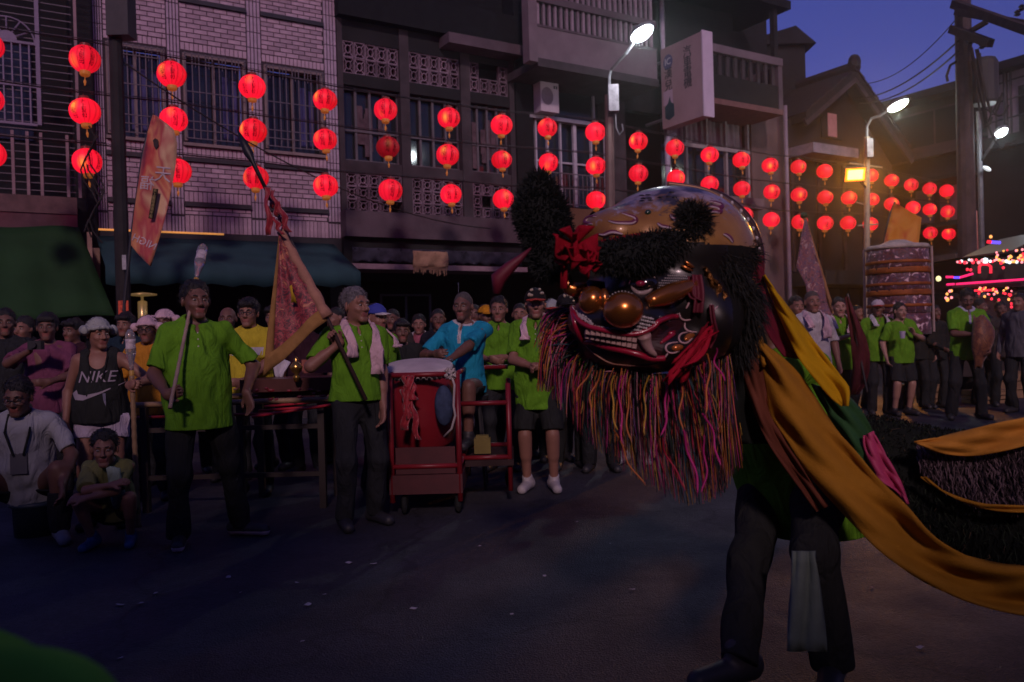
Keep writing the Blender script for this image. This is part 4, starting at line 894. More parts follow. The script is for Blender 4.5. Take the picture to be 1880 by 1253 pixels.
# ================================================================== LANTERNS
LD = 0.42
LTX = (49, 63, 1)
def lantern_mat(name, k=1.0):
    m = bpy.data.materials.new(name); m.use_nodes = True; n = m.node_tree.nodes; L = m.node_tree.links; b = n['Principled BSDF']
    tc = n.new('ShaderNodeTexCoord'); oi = n.new('ShaderNodeObjectInfo')
    # hot spot painted into the paper's glow, on the viewing side, shifted per lantern
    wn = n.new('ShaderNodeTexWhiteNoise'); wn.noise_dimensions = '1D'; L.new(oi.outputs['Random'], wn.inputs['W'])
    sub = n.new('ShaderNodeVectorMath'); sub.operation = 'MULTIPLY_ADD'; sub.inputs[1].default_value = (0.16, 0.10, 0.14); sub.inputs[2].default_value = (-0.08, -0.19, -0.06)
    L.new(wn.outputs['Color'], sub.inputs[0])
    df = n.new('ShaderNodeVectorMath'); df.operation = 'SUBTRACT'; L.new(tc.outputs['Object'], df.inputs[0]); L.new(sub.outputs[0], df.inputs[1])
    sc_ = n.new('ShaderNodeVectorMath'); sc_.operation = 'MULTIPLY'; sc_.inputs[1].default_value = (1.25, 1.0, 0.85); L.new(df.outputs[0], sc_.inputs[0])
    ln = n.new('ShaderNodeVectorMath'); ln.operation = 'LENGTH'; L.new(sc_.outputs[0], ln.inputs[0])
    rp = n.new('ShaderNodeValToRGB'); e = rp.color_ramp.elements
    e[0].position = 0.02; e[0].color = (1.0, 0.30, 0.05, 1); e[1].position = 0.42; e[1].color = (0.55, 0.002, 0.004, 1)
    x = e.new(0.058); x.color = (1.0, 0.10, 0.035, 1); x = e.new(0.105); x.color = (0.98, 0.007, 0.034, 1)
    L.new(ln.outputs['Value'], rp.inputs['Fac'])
    # ribs
    sx = n.new('ShaderNodeSeparateXYZ'); L.new(tc.outputs['Object'], sx.inputs[0])
    at = n.new('ShaderNodeMath'); at.operation = 'ARCTAN2'; L.new(sx.outputs[0], at.inputs[0]); L.new(sx.outputs[1], at.inputs[1])
    ml = n.new('ShaderNodeMath'); ml.operation = 'MULTIPLY'; ml.inputs[1].default_value = 14; L.new(at.outputs[0], ml.inputs[0])
    sn = n.new('ShaderNodeMath'); sn.operation = 'SINE'; L.new(ml.outputs[0], sn.inputs[0])
    mr = n.new('ShaderNodeMapRange'); mr.inputs[1].default_value = 0.75; mr.inputs[2].default_value = 1.0; mr.inputs[3].default_value = 1.0; mr.inputs[4].default_value = 0.42; L.new(sn.outputs[0], mr.inputs[0])
    st = n.new('ShaderNodeMath'); st.operation = 'MULTIPLY'; st.inputs[1].default_value = 1.35*k; L.new(mr.outputs[0], st.inputs[0])
    vr = n.new('ShaderNodeMapRange'); vr.inputs[3].default_value = 0.72; vr.inputs[4].default_value = 1.12; L.new(oi.outputs['Random'], vr.inputs[0]); s2 = n.new('ShaderNodeMath'); s2.operation = 'MULTIPLY'; L.new(st.outputs[0], s2.inputs[0]); L.new(vr.outputs[0], s2.inputs[1])
    L.new(rp.outputs['Color'], b.inputs['Emission Color']); L.new(s2.outputs[0], b.inputs['Emission Strength'])
    b.inputs['Base Color'].default_value = (0.30, 0.008, 0.010, 1); b.inputs['Roughness'].default_value = 0.55
    return m
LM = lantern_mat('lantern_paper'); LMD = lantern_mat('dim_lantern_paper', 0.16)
def lantern_prof():
    pr = []; rx, rz = LD/2, LD*0.45
    for k in range(13):
        th = math.pi*(0.10+0.80*k/12); pr.append((rx*math.sin(th)**0.92, rz*math.cos(th)))
    return pr[::-1]
LPR = lantern_prof()
q = MB(); NL = 28; vs_ = []; fs = []
for r_, z in LPR:
    for j in range(NL):
        a = 2*math.pi*j/NL; rr = r_*(1.0 if j % 2 else 0.965); vs_.append((rr*math.cos(a), rr*math.sin(a), z))
for i in range(len(LPR)-1):
    for j in range(NL): fs.append((i*NL+j, i*NL+(j+1) % NL, (i+1)*NL+(j+1) % NL, (i+1)*NL+j))
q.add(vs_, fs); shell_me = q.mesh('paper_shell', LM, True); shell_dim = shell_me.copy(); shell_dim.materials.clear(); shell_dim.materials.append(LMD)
zt, zb = LPR[-1][1], LPR[0][1]; rt_ = LPR[-1][0]
GOLDP = M('gold_paper', (0.55, 0.28, 0.05), 0.5, var=0.3, emis=(1.0, 0.22, 0.03), es=0.18)
q = MB(); q.lathe([(rt_*0.9, zt-0.01), (rt_, zt), (rt_, zt+0.035), (rt_*0.9, zt+0.04)], 16); q.tube([(0, 0, zt+0.03), (0, 0, zt+0.09)], 0.006, 5); cap_me = q.mesh('top_cap', M('cap_red', (0.25, 0.03, 0.02), 0.5))
q = MB(); q.lathe([(rt_*0.9, zb+0.01), (rt_*1.02, zb), (rt_*0.95, zb-0.045), (rt_*0.8, zb-0.06)], 16); base_me = q.mesh('gold_base', GOLDP)
q = MB(); q.tube([(0, 0, zb-0.055), (0, 0, zb-0.12)], 0.006, 5); q.tube([(0, 0, zb-0.12), (0, 0, zb-0.15), (0, 0, zb-0.2)], [0.012, 0.02, 0.007], 6); tas_me = q.mesh('tassel', GOLDP)
# lettering wrapped on the paper: one column on each side
INK = M('lantern_ink', (0.012, 0.004, 0.004), 0.7, var=0)
def lantern_text(body, size):
    v = []; f = []
    for side in (0.55, 2.45, 4.1, 5.5):
        for k, ch in enumerate(body):
            me = text_mesh('lettering', ch, size, INK, 0); bm = bmesh.new(); bm.from_mesh(me); bm.verts.ensure_lookup_table(); o_ = len(v)
            z0 = 0.105-0.07*k*(4/len(body))
            for vv in bm.verts:
                z = z0+vv.co.y*0.95; u = vv.co.x; z_ = max(-0.165, min(0.165, z)); r_ = (LD/2)*math.sqrt(max(0.05, 1-(z_/(LD*0.45))**2))+0.004
                a = side*math.pi/2*1.0 + u/r_ - math.pi/2; v.append((r_*math.cos(a), r_*math.sin(a), z_))
            for fc in bm.faces: f.append(tuple(o_+x.index for x in fc.verts))
            bm.free(); bpy.data.meshes.remove(me)
    me = bpy.data.meshes.new('lettering'); me.from_pydata(v, [], f); me.materials.append(INK); me.update(); return me
txt_me = lantern_text('天上聖母', 0.075)
lan0 = E('red_lantern', 'x', 'lantern', (0, 0, 0), 0, 'red paper lanterns strung in rows across the street')
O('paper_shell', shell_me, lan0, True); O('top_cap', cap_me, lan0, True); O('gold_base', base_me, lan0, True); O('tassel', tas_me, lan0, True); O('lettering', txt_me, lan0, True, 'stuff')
LROWS = [
 [(-24, 84), (156, 109), (315, 137), (463, 160), (597, 184), (708, 202), (824, 217), (921, 230), (1005, 235), (1093, 243), (1172, 260), (1239, 272), (1303, 285), (1361, 294), (1414, 304), (1466, 307), (1514, 315), (1600, 323), (1637, 332), (1673, 340), (1707, 347), (1738, 351), (1769, 355)],
 [(-24, 182), (156, 205), (319, 220), (465, 241), (597, 257), (712, 271), (822, 285), (921, 294), (1007, 299), (1094, 305), (1172, 319), (1241, 328), (1303, 339), (1362, 347), (1417, 353), (1467, 358), (1515, 363), (1559, 364), (1601, 367), (1637, 375), (1676, 382), (1707, 385), (1740, 389), (1770, 392)],
 [(-20, 283), (160, 297), (326, 315), (470, 327), (598, 342), (717, 350), (828, 357), (924, 366), (1008, 367), (1094, 368), (1367, 395), (1416, 404), (1468, 408), (1515, 410), (1557, 410), (1598, 412), (1708, 428), (1742, 430), (1770, 432)]]
def lsize(x): return 56.6-0.0186*x
NEAR = [(-24, 'cut by the left edge of the picture'), (156, 'beside the left utility pole'), (320, 'over the printed banner by the first tiled pilaster'), (466, 'at the second tiled pilaster, above the flag tip'), (597, 'at the right end of the pink tiled house'), (712, 'in the left bay of the concrete house'), (825, 'in the middle bay of the concrete house'), (922, 'in the right bay of the concrete house'), (1006, 'under the white air conditioner'), (1094, 'just left of the street lamp pole'), (1172, 'just right of the street lamp pole'), (1240, 'under the hanging shop sign'), (1303, 'before the lilac curtains'), (1364, 'left of the brown wall of the balcony house'), (1416, 'before the brown wall of the balcony house'), (1467, 'by the pipe at the corner of the gabled house'), (1515, 'before the gabled house, left of the floodlight'), (1558, 'right below the orange floodlight'), (1600, 'just behind the orange floodlight pole'), (1637, 'first to the right of the floodlight pole'), (1675, 'second to the right of the floodlight pole'), (1707, 'third to the right of the floodlight pole'), (1740, 'last but one before the slim post'), (1770, 'at the far right end beside the slim post')]
ROWN = ['top', 'middle', 'bottom']
first = True; rlx = random.Random(11)
wire_pts = [[], [], []]
for ri, row in enumerate(LROWS):
    for (x, y) in row:
        dd = LD*FPX/lsize(x)
        if x == 1600 and ri == 0: dd += 0.8
        p = W(x, y, dd); near = min(NEAR, key=lambda q: abs(q[0]-x))
        lab = '%s row red lantern %s' % (ROWN[ri], near[1])
        dim = (x, y) == (712, 271)  # this one keeps only a faint glow
        if dim: lab = 'dim dark red lantern in the middle row, left bay of the concrete house'
        rz = rlx.uniform(-0.5, 0.5)
        tilt = (rlx.uniform(-0.10, 0.06), rlx.uniform(-0.08, 0.08)); sc3 = rlx.uniform(0.96, 1.03)
        if first: o = lan0; o['label'] = lab; o.location = p; o.rotation_euler = (0, 0, rz); first = False
        else: o = dup(lan0, p, rz, lab)
        o.rotation_euler = (tilt[0], tilt[1], rz); o.scale = (sc3, sc3, sc3*rlx.uniform(0.95, 1.03))
        if dim:
            for ch in o.children:
                if ch.data is shell_me: ch.data = shell_dim
        wire_pts[ri].append(p+UP*(LD*0.45+0.075))
for ri in range(3):
    pts = wire_pts[ri]; full = [pts[0]+(pts[0]-pts[1])*0.6]
    for i in range(len(pts)-1):
        full.append(pts[i]); gap = (pts[i+1]-pts[i]).length
        full.append(pts[i].lerp(pts[i+1], 0.5)-UP*0.004*gap)
    full.append(pts[-1]); wire(full, 0.011, 'lantern wire carrying the %s row of red lanterns' % ROWN[ri], 'wires of the lantern rows')
    for dz in (0.02,):
        wire([p+UP*dz+SN*0.03 for p in full], 0.006, 'thin lighting flex along the %s lantern row' % ROWN[ri], 'flexes of the lantern rows', DKMET)
for xs_, lab in (((708, 712, 717), 'thin cord joining the lanterns in the left bay of the concrete house'), ((921, 921, 924), 'thin cord joining the lanterns in the right bay of the concrete house'), ((597, 597, 598), 'thin cord joining the lanterns at the end of the tiled house')):
    a = next(W(x, y, LD*FPX/lsize(x)) for x, y in LROWS[0] if x == xs_[0]); b = next(W(x, y, LD*FPX/lsize(x)) for x, y in LROWS[2] if x == xs_[2])
    wire([a-UP*0.3, (a+b)/2+UP*0.30], 0.006, lab, None, POLE, 'cord', 'cord')
# ================================================================== PEOPLE
from mathutils.bvhtree import BVHTree
A3 = lambda v: np.array(v, float)
def nrm(v): v = A3(v); return v/(np.linalg.norm(v)+1e-9)
def rx(a): c, s = math.cos(a), math.sin(a); return np.array([[1, 0, 0], [0, c, -s], [0, s, c]])
def ry(a): c, s = math.cos(a), math.sin(a); return np.array([[c, 0, s], [0, 1, 0], [-s, 0, c]])
def rz_(a): c, s = math.cos(a), math.sin(a); return np.array([[c, -s, 0], [s, c, 0], [0, 0, 1]])
def ik(a, c, l1, l2, hint):
    a, c = A3(a), A3(c); d = c-a; L_ = np.linalg.norm(d); mx_ = (l1+l2)*0.999
    if L_ > mx_: c = a+d/L_*mx_; d = c-a; L_ = mx_
    u = d/L_; x = (l1*l1-l2*l2+L_*L_)/(2*L_); h = math.sqrt(max(0, l1*l1-x*x)); hv = A3(hint)-u*(A3(hint) @ u); return a+u*x+nrm(hv)*h, c
SKIN = {'tan': M('skin_tan', (0.28, 0.135, 0.095), 0.55, var=0.15, scale=9), 'dark': M('skin_dark', (0.165, 0.078, 0.056), 0.55, var=0.15, scale=9), 'fair': M('skin_fair', (0.40, 0.22, 0.165), 0.55, var=0.12, scale=9)}
LIP = M('lips', (0.26, 0.09, 0.075), 0.45, var=0)
EYEW = M('eye_white', (0.34, 0.30, 0.28), 0.25, var=0); EYEB = M('eye_iris', (0.015, 0.01, 0.008), 0.2, var=0)
def cloth(name, c, **k):
    m = M(name, c, 0.85, var=0.28, scale=7, bump=0.8, bscale=7, **k); n = m.node_tree.nodes; L = m.node_tree.links
    b = [x for x in n if x.type == 'BUMP'][0]; b.inputs['Distance'].default_value = 0.05; nz = b.inputs['Height'].links[0].from_node; nz.inputs['Distortion'].default_value = 1.2; nz.inputs['Detail'].default_value = 3
    mp = n.new('ShaderNodeMapping'); mp.inputs['Scale'].default_value = (1.3, 1.3, 0.55); mp.inputs['Rotation'].default_value = (0.3, 0.5, 0); L.new([x for x in n if x.type == 'TEX_COORD'][0].outputs['Object'], mp.inputs[0]); L.new(mp.outputs[0], nz.inputs['Vector']); return m
GREEN = cloth('lime_polo', (0.135, 0.35, 0.022)); BLUE = cloth('blue_polo', (0.02, 0.32, 0.50)); BLACKC = cloth('black_cloth', (0.026, 0.029, 0.029)); NAVY = cloth('dark_trousers', (0.028, 0.031, 0.035))
WHITEC = cloth('white_cotton', (0.62, 0.58, 0.60)); PINKT = cloth('pale_towel', (0.72, 0.50, 0.56)); YELLOW = cloth('yellow_shirt', (0.60, 0.50, 0.04)); ORANGE = cloth('orange_shirt', (0.60, 0.26, 0.03))
PLUM = cloth('plum_shirt', (0.20, 0.06, 0.12)); ROSE = cloth('rose_shirt', (0.34, 0.10, 0.14)); GREYS = cloth('grey_shirt', (0.10, 0.10, 0.12)); TOWG = cloth('grey_towel', (0.40, 0.43, 0.42)); TOWM = cloth('mint_towel', (0.42, 0.56, 0.46))
BOYS = cloth('olive_shirt', (0.24, 0.25, 0.10)); WTEE = cloth('white_tee', (0.42, 0.44, 0.48)); LILACS = cloth('lilac_shorts', (0.50, 0.44, 0.58))
HAIRB = M('black_hair', (0.012, 0.011, 0.011), 0.55, var=0.3, scale=60, bump=0.5, bscale=160); HAIRG = M('grey_hair', (0.20, 0.19, 0.21), 0.7, var=0.6, scale=50, bump=0.5, bscale=160); HAIRS = M('stubble_hair', (0.10, 0.09, 0.09), 0.8, var=0.4, scale=60)
SHOE = M('dark_shoe', (0.03, 0.03, 0.035), 0.55, var=0.3); SOLE = M('pale_sole', (0.62, 0.48, 0.52), 0.6, var=0.15); SHOEB = M('blue_shoe', (0.015, 0.08, 0.22), 0.5, var=0.2); CAPK = cloth('black_cap', (0.02, 0.02, 0.022)); CAPR = cloth('red_brim', (0.50, 0.07, 0.05)); CAPW = cloth('white_cap', (0.6, 0.5, 0.55)); ORCAP = cloth('orange_cap', (0.65, 0.28, 0.02))

def person(label, pos, yaw=0, H=1.70, res=0.010, skin='tan', shirt=GREEN, trousers=NAVY, style='polo', legs='long', hair='short', hairm=None, hat=None, towel=None, shoes=SHOE, sole=None,
           lean=0, twist=0, pel=None, hip_drop=0, headyaw=0, headpitch=0, headroll=0, hands=None, feet=None, knees=None, belly=1.0, wide=1.0, girth=1.0, glasses=False, hem=0.80, group=None, z0=0.0, collar=None, seed=None, hscale=1.0, elb=None):
    k = H/1.70; seed = int(abs(pos[0]*97+pos[1]*13)) if seed is None else seed
    root = E('person', label, 'person', (pos[0], pos[1], z0), yaw, group)
    pel = A3(pel) if pel is not None else A3((0, 0, 0.93-hip_drop)); TR = rz_(twist) @ rx(lean)
    def T(p): return pel+TR @ (A3(p)-A3((0, 0, 0.93)))
    sh = {'L': T((-0.172*wide, 0.01, 1.378)), 'R': T((0.172*wide, 0.01, 1.378))}
    hipj = {s: pel+A3(((-1 if s == 'L' else 1)*0.092*girth, 0, -0.03)) for s in 'LR'}
    hands = hands or {}; feet = feet or {}; knees = knees or {}; elb = elb or {}
    ARM = {}; LEG = {}
    for s in 'LR':
        sg = -1 if s == 'L' else 1
        h = dict(hands.get(s, {}));
        if 'px' in h: h['w'] = loc_(pos, yaw, k, W(*h['px'])-Vector((0, 0, z0)))
        w_ = h.get('w', T((sg*0.265*wide, -0.05, 0.88)))
        e, w_ = ik(sh[s], w_, 0.285, 0.255, elb.get(s, (sg*0.5, 0.9, -0.2))); fd = nrm(w_-e)
        u = nrm(h.get('u', fd)); n = A3(h.get('n', (-sg, -0.25, 0))); n = nrm(n-u*(n @ u)); ARM[s] = (e, w_, u, n, h.get('curl', 0.35), h.get('thumb', 1))
        f = feet.get(s, (sg*0.115, 0.0, 0))
        if f[0] == 'px': q_ = loc_(pos, yaw, k, GD(f[1], f[2])); f = (q_[0], q_[1], 0, f[3])
        a = A3((f[0], f[1]+0.02, f[2]+0.085)); fyaw = f[3] if len(f) > 3 else sg*0.2
        kn, a = ik(hipj[s], a, 0.42, 0.415, knees.get(s, (sg*0.15, -1, 0.1))); toe = a+rz_(fyaw) @ A3((0, -0.15, -0.05)); heel = a+rz_(fyaw) @ A3((0, 0.045, -0.045)); LEG[s] = (kn, a, heel, toe)
    hc = T((0, -0.012, 1.583)); HR = TR @ rz_(headyaw) @ rx(headpitch) @ ry(headroll); hs_ = hscale
    if abs(lean) > 0.2: HR = rz_(twist) @ rz_(headyaw) @ rx(lean*0.3+headpitch) @ ry(headroll)
    HP = lambda p: hc+HR @ (A3(p)*hs_)
    allp = [pel, hc, HP((0, 0, 0.15)), HP((0, -0.14, 0))]+[q for s in 'LR' for q in (sh[s], *ARM[s][:2], ARM[s][1]+ARM[s][2]*0.2, *LEG[s])]
    lo, hi = np.min(allp, 0)-0.19, np.max(allp, 0)+0.19; lo[2] = min(LEG['L'][3][2], LEG['R'][3][2])-0.06
    xf = lambda P: P*k
    def torso(S, e, bl=1.0):
        for c, r in (((0, 0.005, 0.93), (0.158*girth, 0.108, 0.125)), ((0, -0.012*bl, 1.06), (0.142*girth*(0.6+0.4*bl), 0.098*bl, 0.15)), ((0, 0.0, 1.25), (0.160*wide, 0.108, 0.19))):
            S.ell(T(c), (r[0]+e, r[1]+e, r[2]+e), 0.07, rot=TR)
        S.cap(T((-0.135*wide, 0.012, 1.365)), T((0.135*wide, 0.012, 1.365)), 0.056+e, k=0.07)
        for sg in (-1, 1): S.cap(T((sg*0.02, 0.03, 1.435)), T((sg*0.125*wide, 0.018, 1.385)), 0.042+e, 0.040+e, 0.04)
    B = SDF(lo, hi, res); torso(B, 0, belly)
    B.cap(T((0, 0.022, 1.42)), HP((0, 0.02, -0.05)), 0.056, 0.053, 0.03)
    for s in 'LR':
        e, w_, u, n, curl, th = ARM[s]; sg = -1 if s == 'L' else 1
        B.cap(sh[s], e, 0.049, 0.038, 0.03); B.cap(e, w_, 0.039, 0.026, 0.02); B.cap(e, e+(w_-e)*0.45, 0.040, 0.036, 0.02)
        sd = np.cross(n, u); pc = w_+u*0.045
        B.cap(w_+u*0.01, w_+u*0.075, 0.036, 0.038, 0.02, flat=(n, 0.48))
        for i, L_ in enumerate((0.066, 0.076, 0.070, 0.055)):
            b0 = w_+u*0.082+sd*((i-1.5)*0.0195); a1 = curl*1.35; a2 = curl*2.9
            d1 = u*math.cos(a1)+n*math.sin(a1); d2 = u*math.cos(a2)+n*math.sin(a2); b1 = b0+d1*L_*0.55; b2 = b1+d2*L_*0.5
            B.cap(b0-u*0.01, b1, 0.0095, 0.0088, 0.006); B.cap(b1, b2, 0.0088, 0.0075, 0.004)
        ts = -sd*th if (sd @ A3((sg, 0, 0.3))) > 0 else sd*th
        t0 = w_+u*0.025+ts*0.028; t1 = t0+(ts*0.6+u*0.6+n*0.3*(0.5+curl))*0.042; t2 = t1+(ts*(0.25-0.4*curl)+u*0.75+n*0.5*curl)*0.034
        B.cap(t0, t1, 0.014, 0.0115, 0.012); B.cap(t1, t2, 0.0105, 0.009, 0.006)
        kn, a, heel, toe = LEG[s]
        B.cap(hipj[s], kn, 0.080*girth, 0.055, 0.04); B.cap(kn, a, 0.051, 0.036, 0.02); B.cap(kn+(a-kn)*0.12, kn+(a-kn)*0.45, 0.054, 0.047, 0.03); B.cap(heel, toe, 0.036, 0.028, 0.02)
    # head
    h_ = hs_
    B.ell(HP((0, 0.012, 0.026)), A3((0.077, 0.098, 0.093))*h_, 0.02, rot=HR); B.ell(HP((0, -0.024, -0.042)), A3((0.060, 0.070, 0.074))*h_, 0.03, rot=HR)
    B.cap(HP((-0.012, -0.074, -0.097)), HP((0.012, -0.074, -0.097)), 0.022*h_, k=0.02); B.cap(HP((-0.040, -0.078, 0.030)), HP((0.040, -0.078, 0.030)), 0.013*h_, k=0.02)
    for sg in (-1, 1):
        B.ell(HP((sg*0.031, -0.102, 0.008)), A3((0.019, 0.016, 0.013))*h_, 0.012, 's', HR); B.cap(HP((sg*0.046, -0.064, -0.022)), HP((sg*0.036, -0.074, -0.028)), 0.016*h_, k=0.02); B.ell(HP((sg*0.081, 0.012, -0.004)), A3((0.011, 0.020, 0.032))*h_, 0.008, rot=HR @ rz_(sg*0.35))
        B.cap(HP((sg*0.010, -0.104, -0.030)), HP((sg*0.012, -0.100, -0.031)), 0.009*h_, k=0.008)
    B.cap(HP((0, -0.088, 0.022)), HP((0, -0.113, -0.024)), 0.0085*h_, 0.0125*h_, 0.012)
    B.cap(HP((-0.021, -0.088, -0.056)), HP((0.021, -0.088, -0.056)), 0.0085*h_, k=0.006); B.cap(HP((-0.017, -0.087, -0.069)), HP((0.017, -0.087, -0.069)), 0.0085*h_, k=0.006)
    def bm(Pc):
        q = (Pc-hc) @ HR/hs_; return (np.abs(q[:, 0]) < 0.027) & (q[:, 2] > -0.078) & (q[:, 2] < -0.048) & (q[:, 1] < -0.078)
    O('body', B.mesh('body', [SKIN[skin], LIP], bm, xf), root, True)
    ball = lambda nm, P_, r, mats, mf=None: None
    for sg in (-1, 1):
        m = MB(); c = HP((sg*0.031, -0.0800, 0.007))*k; m.mat(0).ell(c, 0.0135*k*hs_, 0.0115*k*hs_, 0.0080*k*hs_, 8, 6); m.mat(1).ell(HP((sg*0.031, -0.0875, 0.007))*k, 0.0058*k, 0.0055*k, 0.0066*k, 8, 5); O('eye', m.mesh('eye', [EYEW, EYEB], True), root, True)
        if hair != 'none':
            m = MB(); m.tube([HP(p)*k for p in ((sg*0.014, -0.0945, 0.029), (sg*0.032, -0.0935, 0.034), (sg*0.05, -0.080, 0.029))], [0.004*k, 0.005*k, 0.003*k], 5); O('eyebrow', m.mesh('eyebrow', hairm or HAIRB), root, True)
    if hair not in ('bald', 'none'):
        Hh = SDF(hc-0.24, hc+0.2, min(res, 0.010)); e = {'short': 0.019, 'buzz': 0.006, 'full': 0.024, 'long': 0.018, 'bun': 0.012}[hair]
        Hh.ell(HP((0, 0.014+e*0.9, 0.030+e*0.8)), (A3((0.0775, 0.0985, 0.0935))+A3((e*0.45, e*0.35, e*0.45)))*h_, 0.0, rot=HR)
        if hair == 'full': Hh.cap(HP((-0.04, -0.07, 0.085)), HP((0.045, -0.075, 0.08)), 0.03, k=0.02)
        Hh.ripple(0.0015 if hair == 'buzz' else 0.005, 75, seed)
        dz = {'short': 0.0, 'buzz': 0.0, 'full': -0.022, 'long': -0.01, 'bun': 0.0}[hair]
        Hh.plane(HP((0, -0.088, 0.078+dz)), HR @ nrm((0, -0.62, -0.78)))
        if hair == 'long': Hh.cap(HP((0, 0.06, 0.0)), HP((0, 0.075, -0.13)), 0.07, 0.055, 0.02); 
        if hair == 'bun': Hh.cap(HP((0, 0.11, 0.03)), HP((0, 0.12, 0.03)), 0.04, k=0.01)
        Hh.ell(HP((0, -0.10, -0.03)), A3((0.066, 0.07, 0.085))*h_, 0.0, 's', HR)
        ho = O('hair', Hh.mesh('hair', hairm or HAIRB, None, xf), root, True)
        if res <= 0.015 and hair != 'buzz':
            gr = np.random.default_rng(seed+5); hv = ho.data.vertices; hm_ = MB(); fr = HR @ A3((0, -1, 0)); nmx = len(hv)
            for q in gr.integers(0, nmx, 420 if res <= 0.010 else 200):
                p = hv[int(q)].co; n_ = hv[int(q)].normal
                d = Vector((n_.x*0.5+fr[0]*0.25+gr.normal(0, .28), n_.y*0.5+fr[1]*0.25+gr.normal(0, .28), n_.z*0.35-0.45+gr.normal(0, .2))).normalized(); l_ = gr.uniform(.012, .026)
                hm_.tube([p-n_*0.002, p+d*l_*0.6+n_*0.003, p+d*l_], [.0022, .0016, .0004], 3, False)
            o_ = O('hair_strands', hm_.mesh('hair_strands', hairm or HAIRB), ho, True); o_['kind'] = 'stuff'
    # clothes
    if shirt is not None:
        pts = [pel, T((0, 0, 1.45)), sh['L'], sh['R'], ARM['L'][0], ARM['R'][0]]; l2, h2 = np.min(pts, 0)-0.26, np.max(pts, 0)+0.16
        S = SDF(l2, h2, res); torso(S, 0.020, belly); S.cap(T((0, -0.005, 1.10)), T((0, 0.0, hem-0.10)), 0.166*girth*(0.7+0.3*belly), 0.194*girth, 0.06, flat=(TR @ A3((0, 1, 0)), 0.80*(0.6+0.4*belly)))
        if style in ('polo', 'tee'):
            for s in 'LR':
                e = ARM[s][0]; d = e-sh[s]; end = sh[s]+d*0.84; S.cap(sh[s]-d*0.05, end+nrm(d)*0.05, 0.056, 0.063, 0.035, cut=(end, nrm(d)))
        elif style == 'long':
            for s in 'LR':
                e, w_ = ARM[s][:2]; S.cap(sh[s], e, 0.062, 0.055, 0.05); S.cap(e, w_, 0.054, 0.042, 0.03)
        S.ripple(0.011, 15, seed, 0.3); S.ripple(0.005, 36, seed+1, 0.6)
        S.plane(T((0, 0, hem)), TR @ A3((0, 0, -1)))
        if style == 'tank':
            for sg in (-1, 1): S.ell(T((sg*0.215, 0, 1.37)), (0.075, 0.2, 0.15), 0.02, 's', TR)
            S.ell(T((0, -0.09, 1.43)), (0.075, 0.12, 0.13), 0.02, 's', TR); S.ell(T((0, 0.02, 1.5)), (0.08, 0.09, 0.12), 0.01, 's', TR)
        else:
            S.cap(T((0, 0.02, 1.43)), HP((0, 0.0, -0.02)), 0.066, 0.066, 0.01, 's')
            if style in ('polo',):
                S.ell(T((0, -0.10, 1.42)), (0.016, 0.05, 0.045), 0.008, 's', TR)
                n_ = 9
                for sg in (-1, 1):
                    q = [T((sg*(0.070*math.sin(math.pi*(0.10+0.9*j/n_))+0.004), 0.025-0.085*math.cos(math.pi*j/n_)+0.0, 1.415+0.045*(1-math.cos(math.pi*j/n_))/2)) for j in range(n_+1)]
                    for j in range(n_): S.cap(q[j], q[j+1], 0.017, 0.015, 0.006)
            else:
                q = [T((0.072*math.sin(2*math.pi*j/14), 0.015-0.078*math.cos(2*math.pi*j/14), 1.428-0.02*math.cos(2*math.pi*j/14))) for j in range(15)]
                for j in range(14): S.cap(q[j], q[j+1], 0.010, 0.010, 0.006)
        mf = None; mats = [shirt]
        if collar is not None:
            mats = [shirt, collar]
            def mf(Pc):
                q = (Pc-pel) @ TR+A3((0, 0, 0.93)); r_ = np.hypot(q[:, 0], q[:, 1]-0.02); return ((q[:, 2] > 1.405) & (r_ < 0.105)) | ((np.abs(q[:, 0]-0.0) < 0.016) & (q[:, 2] > 1.27) & (q[:, 2] < 1.42) & (q[:, 1] < -0.05))
        root['_shirt'] = 1
        so_ = O('shirt' if style != 'tank' else 'tank_top', S.mesh('shirt', mats, mf, xf), root, True)
    else: so_ = None
    if so_ is not None and res < 0.008 and style == 'polo':
        tm = so_.data; bv = BVHTree.FromPolygons([v.co for v in tm.vertices], [tuple(p.vertices) for p in tm.polygons])
        for zb in (1.375, 1.335, 1.29):
            p = Vector((T((0.0, -0.4, zb))*k).tolist()); h = bv.ray_cast(p, Vector((TR @ A3((0, 1, 0))).tolist()))
            if h[0] is not None: m = MB(); m.ell(h[0], 0.006, 0.004, 0.006, 6, 4); O('button', m.mesh('button', M('button_pale', (0.5, 0.5, 0.42), 0.4, var=0)), root, True)
    if trousers is not None:
        pts = [pel]+[q for s in 'LR' for q in LEG[s][:2]]; l2, h2 = np.min(pts, 0)-0.20, np.max(pts, 0)+0.20
        S = SDF(l2, h2, res); S.ell(pel+A3((0, 0.005, 0)), (0.168*girth, 0.122, 0.15), 0.06)
        for s in 'LR':
            kn, a = LEG[s][:2]
            if legs == 'long':
                d = nrm(a-kn); end = a+d*0.015; S.cap(hipj[s], kn, 0.094*girth, 0.074, 0.06); S.cap(kn, end+d*0.05, 0.074, 0.068, 0.04, cut=(end, d))
            else:
                fr_ = {'short': 0.42, 'knee': 0.92}[legs]; d = nrm(kn-hipj[s]); end = hipj[s]+(kn-hipj[s])*fr_; S.cap(hipj[s], end+d*0.05, 0.096*girth, 0.092*girth, 0.06, cut=(end, d))
        S.ripple(0.008, 19, seed+2, 0.8); S.plane(pel+A3((0, 0, max(-0.02, min(0.115, hem-0.93+0.06)))), (0, 0, 1))
        O('trousers' if legs == 'long' else 'shorts', S.mesh('trousers', trousers, None, xf), root, True)
